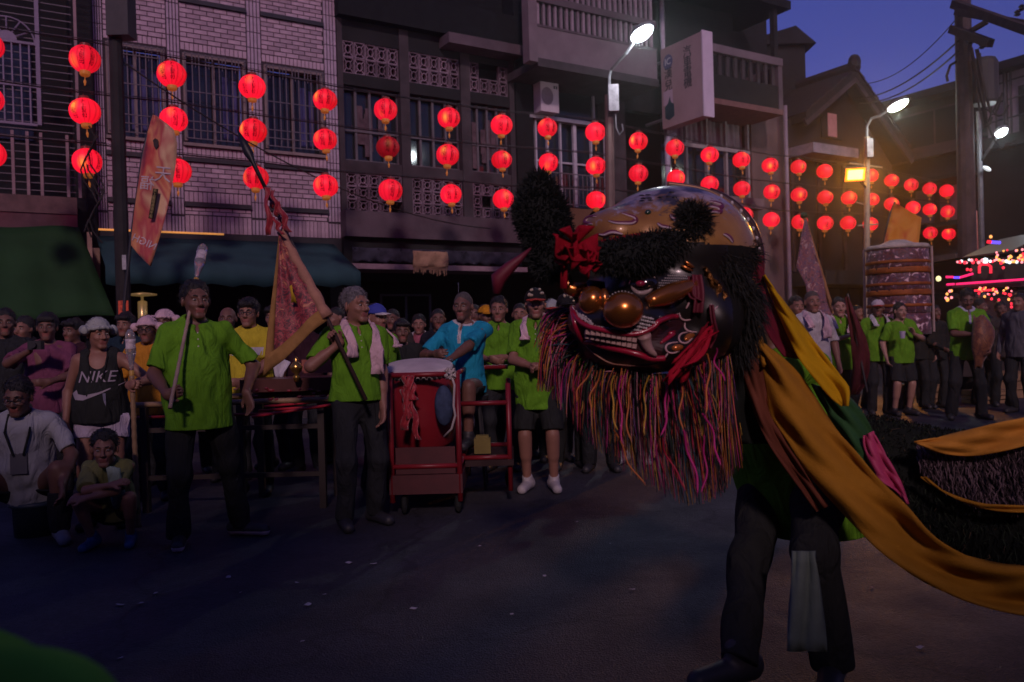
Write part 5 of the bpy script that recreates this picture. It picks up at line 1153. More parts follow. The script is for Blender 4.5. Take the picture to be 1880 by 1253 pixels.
    if shoes is not None:
        for s in 'LR':
            kn, a, heel, toe = LEG[s]; S = SDF(np.minimum(heel, toe)-0.1, np.maximum(heel, toe)+0.14, min(res, 0.011)); f = nrm(toe-heel)
            S.cap(heel+A3((0, 0, 0.01)), toe+f*0.02+A3((0, 0, 0.0)), 0.048, 0.041, 0.0); S.cap(heel+A3((0, 0, 0.02)), a+A3((0, 0, 0.03)), 0.050, 0.046, 0.03); zf = min(heel[2], toe[2])-0.032
            S.plane((0, 0, zf), (0, 0, -1)); sm = [shoes, sole] if sole else [shoes]
            O('shoe', S.mesh('shoe', sm, (lambda Pc, zf=zf: Pc[:, 2] < zf+0.030) if sole else None, xf), root, True)
    if hat:
        Hs = SDF(hc-0.26, hc+0.26, min(res, 0.010))
        if hat[0] == 'cap':
            Hs.ell(HP((0, 0.014, 0.034)), A3((0.093, 0.113, 0.108))*h_, 0.0, rot=HR); Hs.plane(HP((0, 0, 0.046)), HR @ nrm((0, 0.10, -1)))
            O('cap', Hs.mesh('cap', hat[1], None, xf), root, True)
            m = MB(); rows = []
            for i in range(5):
                rows.append([HP(((0.088-0.012*i*i/4)*math.sin(1.25*(j/8-0.5)*2), -0.075-0.030*i*math.cos(1.2*(j/8-0.5)*2)-0.02*math.cos((j/8-0.5)*2.4), 0.052-0.004*i-0.012*abs(j/8-0.5)*2))*k for j in range(9)])
            m.sheet(rows, 0.006); O('brim', m.mesh('brim', hat[2], True), root, True)
            if len(hat) > 3:
                m = MB(); rr = random.Random(seed)
                for j in range(9):
                    a_, b_ = rr.uniform(-0.8, 0.8), rr.uniform(0.35, 1.2); p = HP((0.096*math.sin(a_)*math.cos(b_-0.2), 0.014-0.116*math.cos(a_)*math.cos(b_-0.2), 0.034+0.111*math.sin(b_-0.1)))*k; m.ell(p, 0.013, 0.013, 0.012, 6, 4)
                o = O('badges', m.mesh('badges', hat[3]), root, True); o['kind'] = 'stuff'
        else:
            Hs.ell(HP((0, 0.014, 0.040)), A3((0.094, 0.114, 0.104))*h_, 0.0, rot=HR)
            Hs.plane(HP((0, -0.09, 0.052)), HR @ nrm((0, -0.34, -0.94)))
            for sg in (-1, 1): Hs.ell(HP((sg*0.112, 0.0, 0.034)), A3((0.040, 0.046, 0.042))*h_, 0.012, rot=HR)
            q = [HP((0.094*math.sin(2*math.pi*j/16), 0.014-0.114*math.cos(2*math.pi*j/16), 0.058-0.02*(1-math.cos(2*math.pi*j/16))*0.9)) for j in range(17)]
            for j in range(16): Hs.cap(q[j], q[j+1], 0.014, 0.014, 0.01)
            Hs.ripple(0.003, 60, seed)
            O('towel_hat', Hs.mesh('towel_hat', hat[1], None, xf), root, True)
    if towel:                      # folded towel round the neck, both ends hanging in front
        tm_, l1, l2 = towel[:3]; wd = 0.075; path = []
        for t in np.linspace(0, 1, 5): path.append((A3((-0.085, -0.150-0.035*belly+0.0*t, 1.32-l1*(1-t)+0.0)), A3((0.25, -1, 0.05))))
        path += [(A3((-0.100, -0.135, 1.40)), A3((-0.3, -1, 0.6))), (A3((-0.098, -0.02, 1.462)), A3((-0.5, -0.2, 1))), (A3((-0.070, 0.075, 1.485)), A3((-0.5, 0.8, 0.5))), (A3((0, 0.105, 1.49)), A3((0, 1, 0.35))), (A3((0.070, 0.075, 1.485)), A3((0.5, 0.8, 0.5))), (A3((0.098, -0.02, 1.462)), A3((0.5, -0.2, 1))), (A3((0.100, -0.135, 1.40)), A3((0.3, -1, 0.6)))]
        for t in np.linspace(0, 1, 5): path.append((A3((0.092, -0.150-0.035*belly, 1.32-l2*t)), A3((-0.25, -1, 0.05))))
        rows = []
        for i, (p, n_) in enumerate(path):
            tg = nrm(path[min(i+1, len(path)-1)][0]-path[max(i-1, 0)][0]); n_ = nrm(n_); sd = nrm(np.cross(tg, n_)); w2 = wd*(0.62 if 4 <= i <= 12 else 0.95+0.1*math.sin(i*2))
            rows.append([T(p+sd*w2*(j/6-0.5)*1.25+n_*(0.010*math.cos((j/6-0.5)*5+i)+0.008))*k for j in range(7)])
        m = MB(); m.sheet(rows, 0.012); O('towel', m.mesh('towel', tm_, True), root, True)
    if glasses:
        m = MB()
        for sg in (-1, 1): m.tube([HP((sg*0.032+0.024*math.cos(2*math.pi*j/12), -0.112, 0.006+0.018*math.sin(2*math.pi*j/12)))*k for j in range(13)], 0.0028, 4, False); m.tube([HP((sg*0.056, -0.11, 0.01))*k, HP((sg*0.08, 0.0, 0.01))*k], 0.0025, 4)
        m.tube([HP((-0.008, -0.113, 0.01))*k, HP((0.008, -0.113, 0.01))*k], 0.003, 4); O('glasses', m.mesh('glasses', DKMET), root, True)
    rm = Matrix.Translation(root.location) @ Matrix.Rotation(yaw, 4, 'Z')
    root.pop('_shirt', None) if '_shirt' in root else None
    return dict(root=root, w=lambda p: rm @ (Vector(p)*k), arm=ARM, T=T, HP=HP, k=k, shirt=so_, rm=rm, leg=LEG)
def gp(px, d): g = GD(px, d); return (g.x, g.y)
def loc_(pos, yaw, k, wp):         # world point -> person unit space
    c, s = math.cos(-yaw), math.sin(-yaw); x, y = wp[0]-pos[0], wp[1]-pos[1]; return ((c*x-s*y)/k, (s*x+c*y)/k, wp[2]/k)
def decal(me, target, dirv, off=0.003, name='decal', parent=None):   # lay a flat mesh (world coordinates) on a surface along dirv
    tm = target.data; inv = root_inv(target.parent) if target.parent else Matrix.Identity(4); mw = inv.inverted() @ target.matrix_parent_inverse
    bvh = BVHTree.FromPolygons([mw @ v.co for v in tm.vertices], [tuple(p.vertices) for p in tm.polygons]); d = Vector(dirv).normalized()
    hits = [bvh.ray_cast(v.co-d*0.6, d) for v in me.vertices]; ds = [h[3] for h in hits if h[0] is not None]; md = sum(ds)/len(ds) if ds else 0.6
    for v, h in zip(me.vertices, hits): v.co = (h[0] if h[0] is not None else v.co+d*(md-0.6))-d*off
    me.update(); return O(name, me, parent)
def subdiv(me, cuts=2):
    bm = bmesh.new(); bm.from_mesh(me); bmesh.ops.triangulate(bm, faces=bm.faces); bmesh.ops.subdivide_edges(bm, edges=bm.edges, cuts=cuts, use_grid_fill=True); bm.to_mesh(me); bm.free(); return me
def axis_local(v, yaw): return rz_(-yaw) @ A3(v)
# ---- man in the lime polo with bamboo stick (left front)
pos = gp(362, 5.3); ya = 0.42
st_a, st_b = W(312, 750, 4.85), W(359, 520, 5.35)          # bamboo stick
hw_ = st_a.lerp(st_b, 0.14)
sdv = (st_b-st_a).normalized()
main = person('big man in lime polo and black trousers shouldering a bamboo stick', pos, ya, 1.69, 0.0068, 'dark', GREEN, BLACKC, 'polo', 'long', 'short', belly=1.28, wide=1.07, girth=1.12, headyaw=0.22, hem=0.76,
    hands={'L': {'w': loc_(pos, ya, 1.69/1.7, hw_+Vector((-0.055, 0.035, -0.035))), 'u': axis_local((0.9, -0.2, 0.25), ya), 'n': axis_local((0.2, -0.9, 0.1), ya), 'curl': 0.5},
           'R': {'px': (452, 722, 5.25), 'u': axis_local((0.35, -0.15, -0.9), ya), 'n': axis_local((-0.4, -0.8, -0.2), ya), 'curl': 0.3}},
    elb={'L': (-0.6, 0.5, -0.6), 'R': (0.7, 0.5, -0.2)}, feet={'L': (-0.14, 0.0, 0, -0.1), 'R': (0.25, 0.1, 0, 0.95)}, shoes=SHOE, sole=SOLE)
BAMB = M('bamboo', (0.34, 0.22, 0.12), 0.5, var=0.35, scale=12); BAMP = M('pale_bamboo', (0.42, 0.30, 0.24), 0.45, var=0.3, scale=12)
GLS = M('clear_bottle', (0.75, 0.72, 0.76), 0.08, var=0, trans=0.75, spec=0.6)
def staff(label, a, b, r, mat, bottle=True):
    root = E('bamboo_staff', label, 'staff', a); d = (b-a); L_ = d.length; d.normalize()
    m = MB(); n = 15; pts = []; rr = []
    for j in range(n*3+1):
        s_ = j/(n*3); pts.append(a+d*L_*s_); rr.append(r*(1.18 if j % 3 == 0 else 1.0)*(1-0.2*s_))
    m.tube(pts, rr, 8); m.ob('cane', mat, root, True)
    if bottle:
        rot = d.to_track_quat('Z', 'Y').to_matrix()
        def bt(prof, nm, mt, n=14):
            q = MB(); q.lathe(prof, n); q.v = [tuple(b+rot @ Vector(v)) for v in q.v]; q.ob(nm, mt, root, True)
        bt([(0.013, 0.035), (0.014, 0.06), (0.020, 0.10), (0.032, 0.15), (0.036, 0.18), (0.031, 0.20), (0.030, 0.23), (0.034, 0.26), (0.033, 0.29), (0.022, 0.31), (0.012, 0.325)], 'bottle', GLS)
        bt([(0.016, -0.005), (0.017, 0.0), (0.017, 0.035), (0.014, 0.037)], 'bottle_cap', M('yellow_cap', (0.5, 0.3, 0.06), 0.5, var=0.2))
        bt([(0.0345, 0.185), (0.0355, 0.19), (0.0325, 0.205), (0.0325, 0.235), (0.0355, 0.255)], 'bottle_label', M('bottle_label', (0.7, 0.62, 0.68), 0.4, var=0.5, scale=40))
    return root
b_end = st_b
staff('bamboo stick with an upturned clear bottle held by the big man in lime', st_a, b_end, 0.012, BAMP)
# ---- grey-haired man with the triangular flag
pos = gp(655, 5.66); ya = 0.45; fp_a, fp_b = W(672, 735, 5.36), W(462, 293, 5.62)
gpt = fp_a.lerp(fp_b, 0.265)
fman = person('grey haired man in lime polo with a long pink towel holding the triangular flag', pos, ya, 1.64, 0.0068, 'tan', GREEN, NAVY, 'polo', 'long', 'short', HAIRG, towel=(PINKT, 0.10, 0.22), headyaw=0.45, hem=0.91, belly=0.95, wide=1.0,
    hands={'L': {'w': loc_(pos, ya, 1.64/1.7, gpt+Vector((0.02, 0.06, -0.06))), 'u': axis_local((-0.5, -0.45, 0.6), ya), 'n': axis_local((0.2, -0.9, 0.1), ya), 'curl': 0.62},
           'R': {'px': (705, 770, 5.6), 'u': axis_local((0.0, -0.3, -1), ya), 'n': axis_local((-0.8, -0.5, 0), ya), 'curl': 0.3}},
    elb={'L': (-0.9, 0.1, -0.8)}, feet={'L': (-0.12, 0, 0, -0.1), 'R': (0.13, 0.08, 0, 0.3)})
flag = E('triangular_flag', 'dark triangular processional flag with orange border and red ribbon on its pole', 'flag', fp_a)
m = MB(); m.tube([fp_a, fp_a.lerp(fp_b, 0.5), fp_b], [0.014, 0.014, 0.011], 8); m.ob('pole', M('flag_pole', (0.06, 0.035, 0.03), 0.5, var=0.3), flag, True)
m = MB(); tipd = (fp_b-fp_a).normalized(); q_ = [fp_b-tipd*0.02, fp_b+tipd*0.05, fp_b+tipd*0.13, fp_b+tipd*0.24]; m.tube([fp_b-tipd*0.28, *q_[:1], q_[1], q_[2], q_[3]], [0.012, 0.016, 0.034, 0.026, 0.003], 8); m.ob('spear_tip', M('black_tip', (0.012, 0.012, 0.014), 0.5), flag, True)
SLEEVE = M('flag_sleeve', (0.46, 0.24, 0.17), 0.8, var=0.3, scale=14, bump=0.3, bscale=30)
pa, pb = W(601, 582, 5.43), W(515, 425, 5.53)
m = MB(); n = 16; m.tube([pb.lerp(pa, j/n)+Vector((0.004*math.sin(j*2.1), 0, 0)) for j in range(n+1)], [0.028+0.010*(j/n)+0.004*math.sin(j*1.7) for j in range(n+1)], 10); m.ob('pole_sleeve', SLEEVE, flag, True)
def brocade(name, base, accents, scale=9):
    mm = bpy.data.materials.new(name); mm.use_nodes = True; n = mm.node_tree.nodes; L = mm.node_tree.links; b = n['Principled BSDF']; b.inputs['Roughness'].default_value = 0.6; b.inputs['Sheen Weight'].default_value = 0.2
    tc = n.new('ShaderNodeTexCoord'); nz = n.new('ShaderNodeTexNoise'); nz.inputs['Scale'].default_value = scale; nz.inputs['Detail'].default_value = 6; nz.inputs['Distortion'].default_value = 1.6; L.new(tc.outputs['Object'], nz.inputs['Vector'])
    rp = n.new('ShaderNodeValToRGB'); rp.color_ramp.elements[0].color = (*base, 1); rp.color_ramp.elements[0].position = 0.36
    e = rp.color_ramp.elements; e[1].position = 0.66; e[1].color = (*accents[-1], 1)
    for i, a in enumerate(accents[:-1]): x = e.new(0.40+0.3*(i+0.5)/len(accents)); x.color = (*a, 1)
    L.new(nz.outputs['Fac'], rp.inputs['Fac']); L.new(rp.outputs['Color'], b.inputs['Base Color'])
    bp = n.new('ShaderNodeBump'); bp.inputs['Strength'].default_value = 0.4; bp.inputs['Distance'].default_value = 0.01; L.new(nz.outputs['Fac'], bp.inputs['Height']); L.new(bp.outputs['Normal'], b.inputs['Normal'])
    return mm
FLC = brocade('flag_brocade', (0.07, 0.012, 0.02), [(0.32, 0.03, 0.04), (0.04, 0.012, 0.02), (0.44, 0.07, 0.08), (0.12, 0.02, 0.03), (0.58, 0.22, 0.12)], 13); FLO = M('flag_orange', (0.36, 0.20, 0.07), 0.75, var=0.35, scale=10)
def tri(p0, p1, p2, nu, nv, wob, seed):
    rows = []
    for i in range(nv+1):
        v = i/nv; r = []
        for j in range(nu+1):
            u = j/nu; a = p0.lerp(p1, v); b = p0.lerp(p2, v); p = a.lerp(b, u); r.append(p+Vector((0, wob*math.sin(7*u+5*v+seed)*v+0.4*wob*math.sin(17*u-3*v), wob*0.3*math.sin(9*u*v+seed)*v)))
        rows.append(r)
    return rows
t0_, t1_, t2_ = W(513, 430, 5.5), W(484, 692, 5.36), W(600, 588, 5.42)
rows = tri(t0_, t1_, t2_, 20, 24, 0.018, 1)
m = MB(); m.sheet(rows, 0.004); m.ob('banner_cloth', FLC, flag, True)
tow = Vector((0, -0.005, 0))
m = MB(); m.sheet([[p+tow for p in r[:4]] for r in rows], 0.004); m.ob('orange_border', FLO, flag, True)
m = MB(); m.sheet([[p+tow*1.4 for p in r[1:]] for r in rows[21:]], 0.004); m.ob('orange_border', FLO, flag, True)
m = MB(); c = W(540, 545, 5.42); m.poly([c+Vector((x*.02, -0.03, z*.03)) for x, z in ((-1, 2.2), (-.2, 2.6), (.1, 1), (.9, -.4), (1.2, -1.6), (.3, -1.2), (-.6, -1.4), (-.5, .3))], 0.004, (0, -1, 0)); m.ob('yellow_patch', M('flag_yellow', (0.55, 0.36, 0.03), 0.7), flag, True)
RIB = M('red_ribbon', (0.36, 0.015, 0.03), 0.55, var=0.35, scale=12, sheen=0.3); 
m = MB()
for (x0, y0, x1, y1, wd, sd_) in ((490, 345, 497, 432, 0.035, 1), (500, 350, 515, 395, 0.03, 2), (512, 372, 532, 428, 0.035, 3), (505, 400, 518, 432, 0.03, 4)):
    a, b = W(x0, y0, 5.5), W(x1, y1, 5.46); m.sheet([[a.lerp(b, j/8)+Vector((s_*wd+0.012*math.sin(j*1.3+sd_), 0.018*math.sin(s_*3+j*.9+sd_)-0.02, 0)) for s_ in (-.5, -.25, 0, .25, .5)] for j in range(9)], 0.004)
for k in range(5):
    c = (fp_b.lerp(fp_a, 0.16+0.035*k)); m.ell(c, 0.026, 0.026, 0.03, 8, 6)
m.ob('red_ribbon', RIB, flag, True)
# ---- woman in black tank top with staff
pos = gp(182, 5.9); ya = 0.28; k_ = 1.49/1.7; sa, sb = W(254, 968, 5.72), W(241, 672, 5.72); gr = W(245, 706, 5.72)
wom = person('woman in black tank top, white shorts and grey towel hat gripping a bamboo staff', pos, ya, 1.49, 0.0070, 'tan', BLACKC, LILACS, 'tank', 'short', 'long', hat=('towel', TOWG), headyaw=0.6, headpitch=0.06, wide=0.95, girth=1.08, hem=0.86, belly=1.08,
    hands={'R': {'w': loc_(pos, ya, k_, gr+Vector((-0.045, 0.02, -0.005))), 'u': axis_local((0.75, -0.65, 0.1), ya), 'n': axis_local((0.6, -0.2, 0), ya), 'curl': 0.7}}, elb={'R': (0.9, 0.5, -0.4)})
me = text_mesh('shirt_lettering', 'NIKE', 0.115, M('shirt_print', (0.34, 0.30, 0.36), 0.7, var=0), 0)
bmx = bmesh.new(); bmx.from_mesh(me)
for v in bmx.verts: v.co.x += 0.22*v.co.y
bmx.to_mesh(me); bmx.free(); subdiv(me, 1)
swp = [(-.19, -.11), (-.165, -.155), (-.10, -.16), (.02, -.12), (.22, -.035), (.02, -.105), (-.09, -.125), (-.14, -.115), (-.15, -.085)]
fwd = wom['rm'].to_3x3() @ Vector((0, -1, 0)); rgt = wom['rm'].to_3x3() @ Vector((1, 0, 0)); c = wom['w']((0, -0.3, 1.235))
place_text(me, c, rgt, UP); decal(me, wom['shirt'], -fwd, 0.003, 'shirt_lettering', wom['root'])
sw = MB(); sw.add([c+rgt*x*0.9+UP*(y-0.0) for x, y in swp], [tuple(range(len(swp)))]); sme = subdiv(sw.mesh('swoosh', MATS['shirt_print']), 2); decal(sme, wom['shirt'], -fwd, 0.003, 'swoosh', wom['root'])
m = MB(); bc = wom['w']((0.01, -0.155, 1.03)); m.obox(bc, rgt*0.05, fwd*0.003, UP*0.065); m.ob('badge', M('badge_card', (0.17, 0.17, 0.27), 0.5, var=0.3, scale=40), wom['root'])
m = MB()
for sg in (-1, 1): m.tube([wom['w'](p) for p in ((sg*0.06, 0.02, 1.47), (sg*0.075, -0.085, 1.40), (sg*0.05, -0.135, 1.25), (0.01, -0.155, 1.10))], 0.006, 5)
m.ob('lanyard', BLACKC, wom['root'])
m = MB(); m.sheet([[wom['w']((0.165+0.05*u+0.012*math.sin(v*6), -0.06-0.02*math.sin(u*7), 0.93-0.17*v)) for u in (0, .33, .66, 1)] for v in (0, .25, .5, .75, 1)], 0.008); m.ob('lilac_cloth', LILACS, wom['root'], True)
staff('bamboo staff with an upturned bottle standing beside the woman in black', sa, W(242, 690, 5.72), 0.019, BAMB)
# ---- squatting boy
pos = gp(197, 5.35); ya = 0.15
boy = person('boy in olive shirt squatting with crossed arms on his knees, mint towel on his shoulder', pos, ya, 1.22, 0.0068, 'tan', BOYS, BLACKC, 'tee', 'knee', 'short', pel=(0, 0.12, 0.30), lean=0.42, hip_drop=0, headyaw=0.2, headpitch=-0.05, hscale=1.26, shoes=SHOEB, hem=0.88,
    feet={'L': (-0.15, -0.10, 0, -0.15), 'R': (0.17, -0.08, 0, 0.2)}, knees={'L': (-0.35, -1, 0.9), 'R': (0.35, -1, 0.9)}, hands={'L': {'w': (0.12, -0.36, 0.60), 'u': (0.9, -0.2, 0.3), 'n': (0, 0.6, -0.7)}, 'R': {'w': (-0.10, -0.40, 0.50), 'u': (-1, -0.1, 0), 'n': (0, 0.6, -0.7)}}, elb={'L': (-1, 0.0, -0.5), 'R': (1, 0, -0.5)})
m = MB(); m.sheet([[boy['w'](boy['T']((0.04+0.12*u, -0.14+0.02*math.sin(u*5+v*4)-0.02*v*(1-v)*4, 1.47-0.42*v)))+Vector((0, -0.012, 0)) for u in (0, .25, .5, .75, 1)] for v in (0, .15, .3, .5, .7, .85, 1)], 0.012); m.ob('towel', TOWM, boy['root'], True)
# ---- man sitting low at the left edge
pos = gp(38, 5.6); ya = 0.30
sit = person('man in white tee sitting low at the left with a phone hanging on his chest', pos, ya, 1.68, 0.0075, 'dark', WTEE, NAVY, 'tee', 'long', 'short', pel=(0, 0.1, 0.36), lean=0.30, glasses=True, headpitch=0.12, headyaw=-0.1, belly=1.1, wide=1.08, hem=0.84, shoes=M('grey_shoe', (0.3, 0.3, 0.31), 0.6), 
    feet={'L': (-0.28, -0.30, 0, -0.3), 'R': (0.26, -0.22, 0, 0.3)}, knees={'L': (-0.5, -1, 0.8), 'R': (0.45, -1, 0.8)}, hands={'L': {'w': (-0.27, -0.38, 0.47)}, 'R': {'w': (0.30, -0.33, 0.40), 'u': (0.1, -0.5, -0.8)}}, elb={'R': (1, 0.3, -0.3), 'L': (-1, 0.3, -0.3)})
m = MB(); q = sit['w'](sit['T']((0, -0.155, 1.16))); m.obox(q, rgt*0.05, Vector((0, 0.012, 0)), UP*0.07); cmr = m.ob('phone', M('phone_case', (0.13, 0.13, 0.15), 0.4, var=0.2), None); tag(cmr, 'dark phone hanging from the neck strap of the sitting man', 'phone')
m = MB()
for sg in (-1, 1): m.tube([sit['w'](sit['T'](p)) for p in ((sg*0.065, -0.02, 1.47), (sg*0.075, -0.12, 1.38), (sg*0.03, -0.16, 1.22))], 0.008, 5)
m.ob('strap', BLACKC, sit['root'])
m = MB(); c = Vector((pos[0], pos[1]+0.12, 0)); m.lathe([(0.14, 0), (0.15, 0.2), (0.17, 0.21), (0.17, 0.235), (0.15, 0.24)], 16, c); tag(m.ob('stool', M('stool_dark', (0.03, 0.05, 0.08), 0.5), None, True), 'low dark stool under the man sitting at the left edge', 'stool')
# ---- the drummer
pos = gp(848, 6.95); ya = -0.30; k_ = 1.70/1.7
drm = person('buzz cut man in bright blue polo sitting behind the big red drum', pos, ya, 1.70, 0.0075, 'dark', BLUE, BLACKC, 'polo', 'knee', 'buzz', HAIRS, pel=(0, 0.06, 0.90), collar=WHITEC, headyaw=0.05, wide=1.08, belly=1.05, hem=0.85, shoes=SHOE, z0=0.0,
    feet={'L': (-0.10, -0.42, 0.40, 0), 'R': (0.16, -0.36, 0.40, 0.1)}, knees={'L': (-0.15, -1, 0.9), 'R': (0.25, -1, 0.9)}, hands={'L': {'px': (800, 650, 6.72), 'curl': 0.4}, 'R': {'px': (822, 664, 6.55), 'curl': 0.5}}, elb={'L': (-1, 0.4, -0.5), 'R': (1, 0.4, -0.5)})
m = MB(); q = drm['w'](A3((drm['arm']['R'][1]))-A3((0, 0, 0))); m.ell(q, 0.034, 0.034, 0.02, 10, 6); m.ob('wristwatch', M('watch', (0.3, 0.3, 0.32), 0.3, metal=0.7), drm['root'])
m = MB(); c = drm['w']((0, 0.10, 0)); c.z = 0; m.lathe([(0.17, 0.74), (0.18, 0.76), (0.18, 0.79), (0.17, 0.80)], 18, c)
for k in range(4):
    a = math.pi/4+k*math.pi/2; m.tube([c+Vector((0.2*math.cos(a), 0.2*math.sin(a), 0)), c+Vector((0.14*math.cos(a), 0.14*math.sin(a), 0.74))], 0.016, 6)
tag(m.ob('stool', DKMET, None), 'tall dark stool under the drummer in blue', 'stool')
# ---- man in cap with the pink towel
pos = gp(985, 6.8); ya = -0.10
capm = person('older man in lime polo and badge covered cap with hands clasped', pos, ya, 1.66, 0.0075, 'tan', GREEN, BLACKC, 'polo', 'knee', 'short', hat=('cap', CAPK, CAPR, M('cap_badge', (0.5, 0.42, 0.3), 0.5)), towel=(PINKT, 0.03, 0.05), hem=0.70, belly=1.1, shoes=M('white_shoe', (0.45, 0.42, 0.44), 0.6), headyaw=0.1,
    hands={'L': {'w': (0.0, -0.27, 1.06), 'u': (0.9, -0.4, 0.05), 'n': (0, 0.5, -0.7), 'curl': 0.6}, 'R': {'w': (0.07, -0.25, 1.08), 'u': (-0.9, -0.5, 0.05), 'n': (0, 0.3, -0.9), 'curl': 0.6}}, elb={'L': (-1, 0.3, -0.5), 'R': (1, 0.3, -0.5)})
# ---- crowd, left to right
def crowd(label, px, d, H, yaw, **kw):
    kw.setdefault('res', 0.012); return person(label, gp(px, d), yaw, H, **kw)
crowd('man in dark navy shirt half cut off by the left edge', 12, 7.2, 1.64, 0.3, skin='dark', shirt=NAVY, style='tee', headyaw=0.2, group='onlookers on the left')
c2 = crowd('person in plum tee raising a small camera behind the sitting man', 88, 7.0, 1.58, 0.35, skin='dark', shirt=PLUM, style='tee', hair='full', hands={'L': {'w': (-0.08, -0.36, 1.38), 'u': (0.3, -0.6, 0.7), 'curl': 0.5}, 'R': {'w': (0.06, -0.34, 1.10), 'u': (-0.9, -0.4, 0)}}, elb={'L': (-1, 0.2, -0.6), 'R': (1, 0.2, -0.6)})
m = MB(); q = W(66, 634, 6.62); m.obox(q, Vector((0.055, 0, 0)), Vector((0, 0.025, 0)), UP*0.036); m.tube([q, q+Vector((0.0, -0.05, 0))], 0.026, 10); tag(m.ob('camera', M('camera_black', (0.04, 0.04, 0.045), 0.4), None), 'small dark camera held up by the person in plum', 'camera')
crowd('person in orange shirt with dark strap, white towel hat and glasses', 272, 6.9, 1.53, 0.15, skin='dark', shirt=ORANGE, style='tee', hat=('towel', PINKT), glasses=True, hair='short')
crowd('person in dark shirt and pink towel hat behind the orange shirt', 304, 7.7, 1.62, 0.1, skin='dark', shirt=BLACKC, style='tee', hat=('towel', PINKT), hair='short')
yel = crowd('young man in yellow tee with white chest band and glasses', 458, 7.0, 1.66, 0.05, skin='tan', shirt=YELLOW, style='tee', hair='full', glasses=True, res=0.009, hands={'R': {'w': (0.02, -0.30, 1.0), 'u': (-0.8, -0.5, 0)}}, elb={'R': (1, 0.3, -0.4)})
f2 = yel['rm'].to_3x3() @ Vector((0, -1, 0)); r2 = yel['rm'].to_3x3() @ Vector((1, 0, 0)); c = yel['w']((0, -0.3, 1.255))
bd = MB(); bd.add([c-r2*0.15-UP*0.033, c+r2*0.15-UP*0.033, c+r2*0.15+UP*0.033, c-r2*0.15+UP*0.033], [(0, 1, 2, 3)]); decal(subdiv(bd.mesh('chest_band', WHITEC), 9), yel['shirt'], -f2, 0.003, 'chest_band', yel['root'])
crowd('balding man in dark shirt just left of the yellow tee', 420, 7.8, 1.64, 0.15, skin='dark', shirt=BLACKC, style='tee', hair='bald')
crowd('man in lime shirt in profile with white and blue cap behind the grey haired man', 692, 6.9, 1.58, 0.75, skin='tan', shirt=GREEN, style='polo', hair='short', hat=('cap', M('blue_cap', (0.06, 0.08, 0.4), 0.8), WHITEC), towel=(PINKT, -.02, -.02))
crowd('dark haired person in black low behind the drum', 738, 7.6, 1.46, 0.25, skin='dark', shirt=BLACKC, style='tee', hair='full')
crowd('man in rose tee standing back between the flag man and the drummer', 770, 9.6, 1.56, 0.05, skin='tan', shirt=ROSE, style='tee', hair='short', towel=(WHITEC, 0.02, 0.1), hands={'R': {'w': (0.1, -0.3, 1.1)}})
crowd('dark haired man in lime polo between the drummer and the cap man', 917, 7.9, 1.66, -0.1, skin='tan', shirt=GREEN, style='polo', hair='short', res=0.010, hands={'R': {'w': (0.05, -0.3, 1.12)}, 'L': {'w': (-0.05, -0.3, 1.1)}}, elb={'L': (-1, .3, -.5), 'R': (1, .3, -.5)})
crowd('person in bright orange cap half hidden behind the drummer', 893, 8.8, 1.62, 0.4, skin='dark', shirt=GREEN, style='tee', hat=('cap', ORCAP, ORCAP))
crowd('man in pale cap behind the shoulder of the cap man', 1014, 8.4, 1.64, 0.1, skin='dark', shirt=BLACKC, style='tee', hat=('cap', TOWG, CAPR))
crowd('man in black badge covered cap beside the lion beard', 1040, 7.9, 1.66, 0.1, skin='dark', shirt=BLACKC, style='tee', hat=('cap', CAPK, CAPK, M('cap_badge', (0.5, 0.42, 0.3))), trousers=BLACKC)
crowd('person in dark trousers whose legs show below the lion beard', 1098, 7.7, 1.66, -0.1, skin='dark', shirt=GREEN, trousers=NAVY, style='polo', res=0.014)
crowd('person in shorts and pale shoes standing behind the lion beard', 1160, 8.1, 1.66, -0.3, skin='dark', shirt=GREEN, trousers=BLACKC, legs='knee', style='polo', res=0.014, shoes=M('grey_shoe', (0.3, 0.3, 0.31)))
g5 = random.Random(8); DKS = [cloth('dark_shirt_a', (0.02, 0.02, 0.03)), cloth('dark_shirt_b', (0.05, 0.02, 0.03)), cloth('dark_shirt_c', (0.02, 0.04, 0.06)), cloth('dark_shirt_d', (0.06, 0.05, 0.05))]
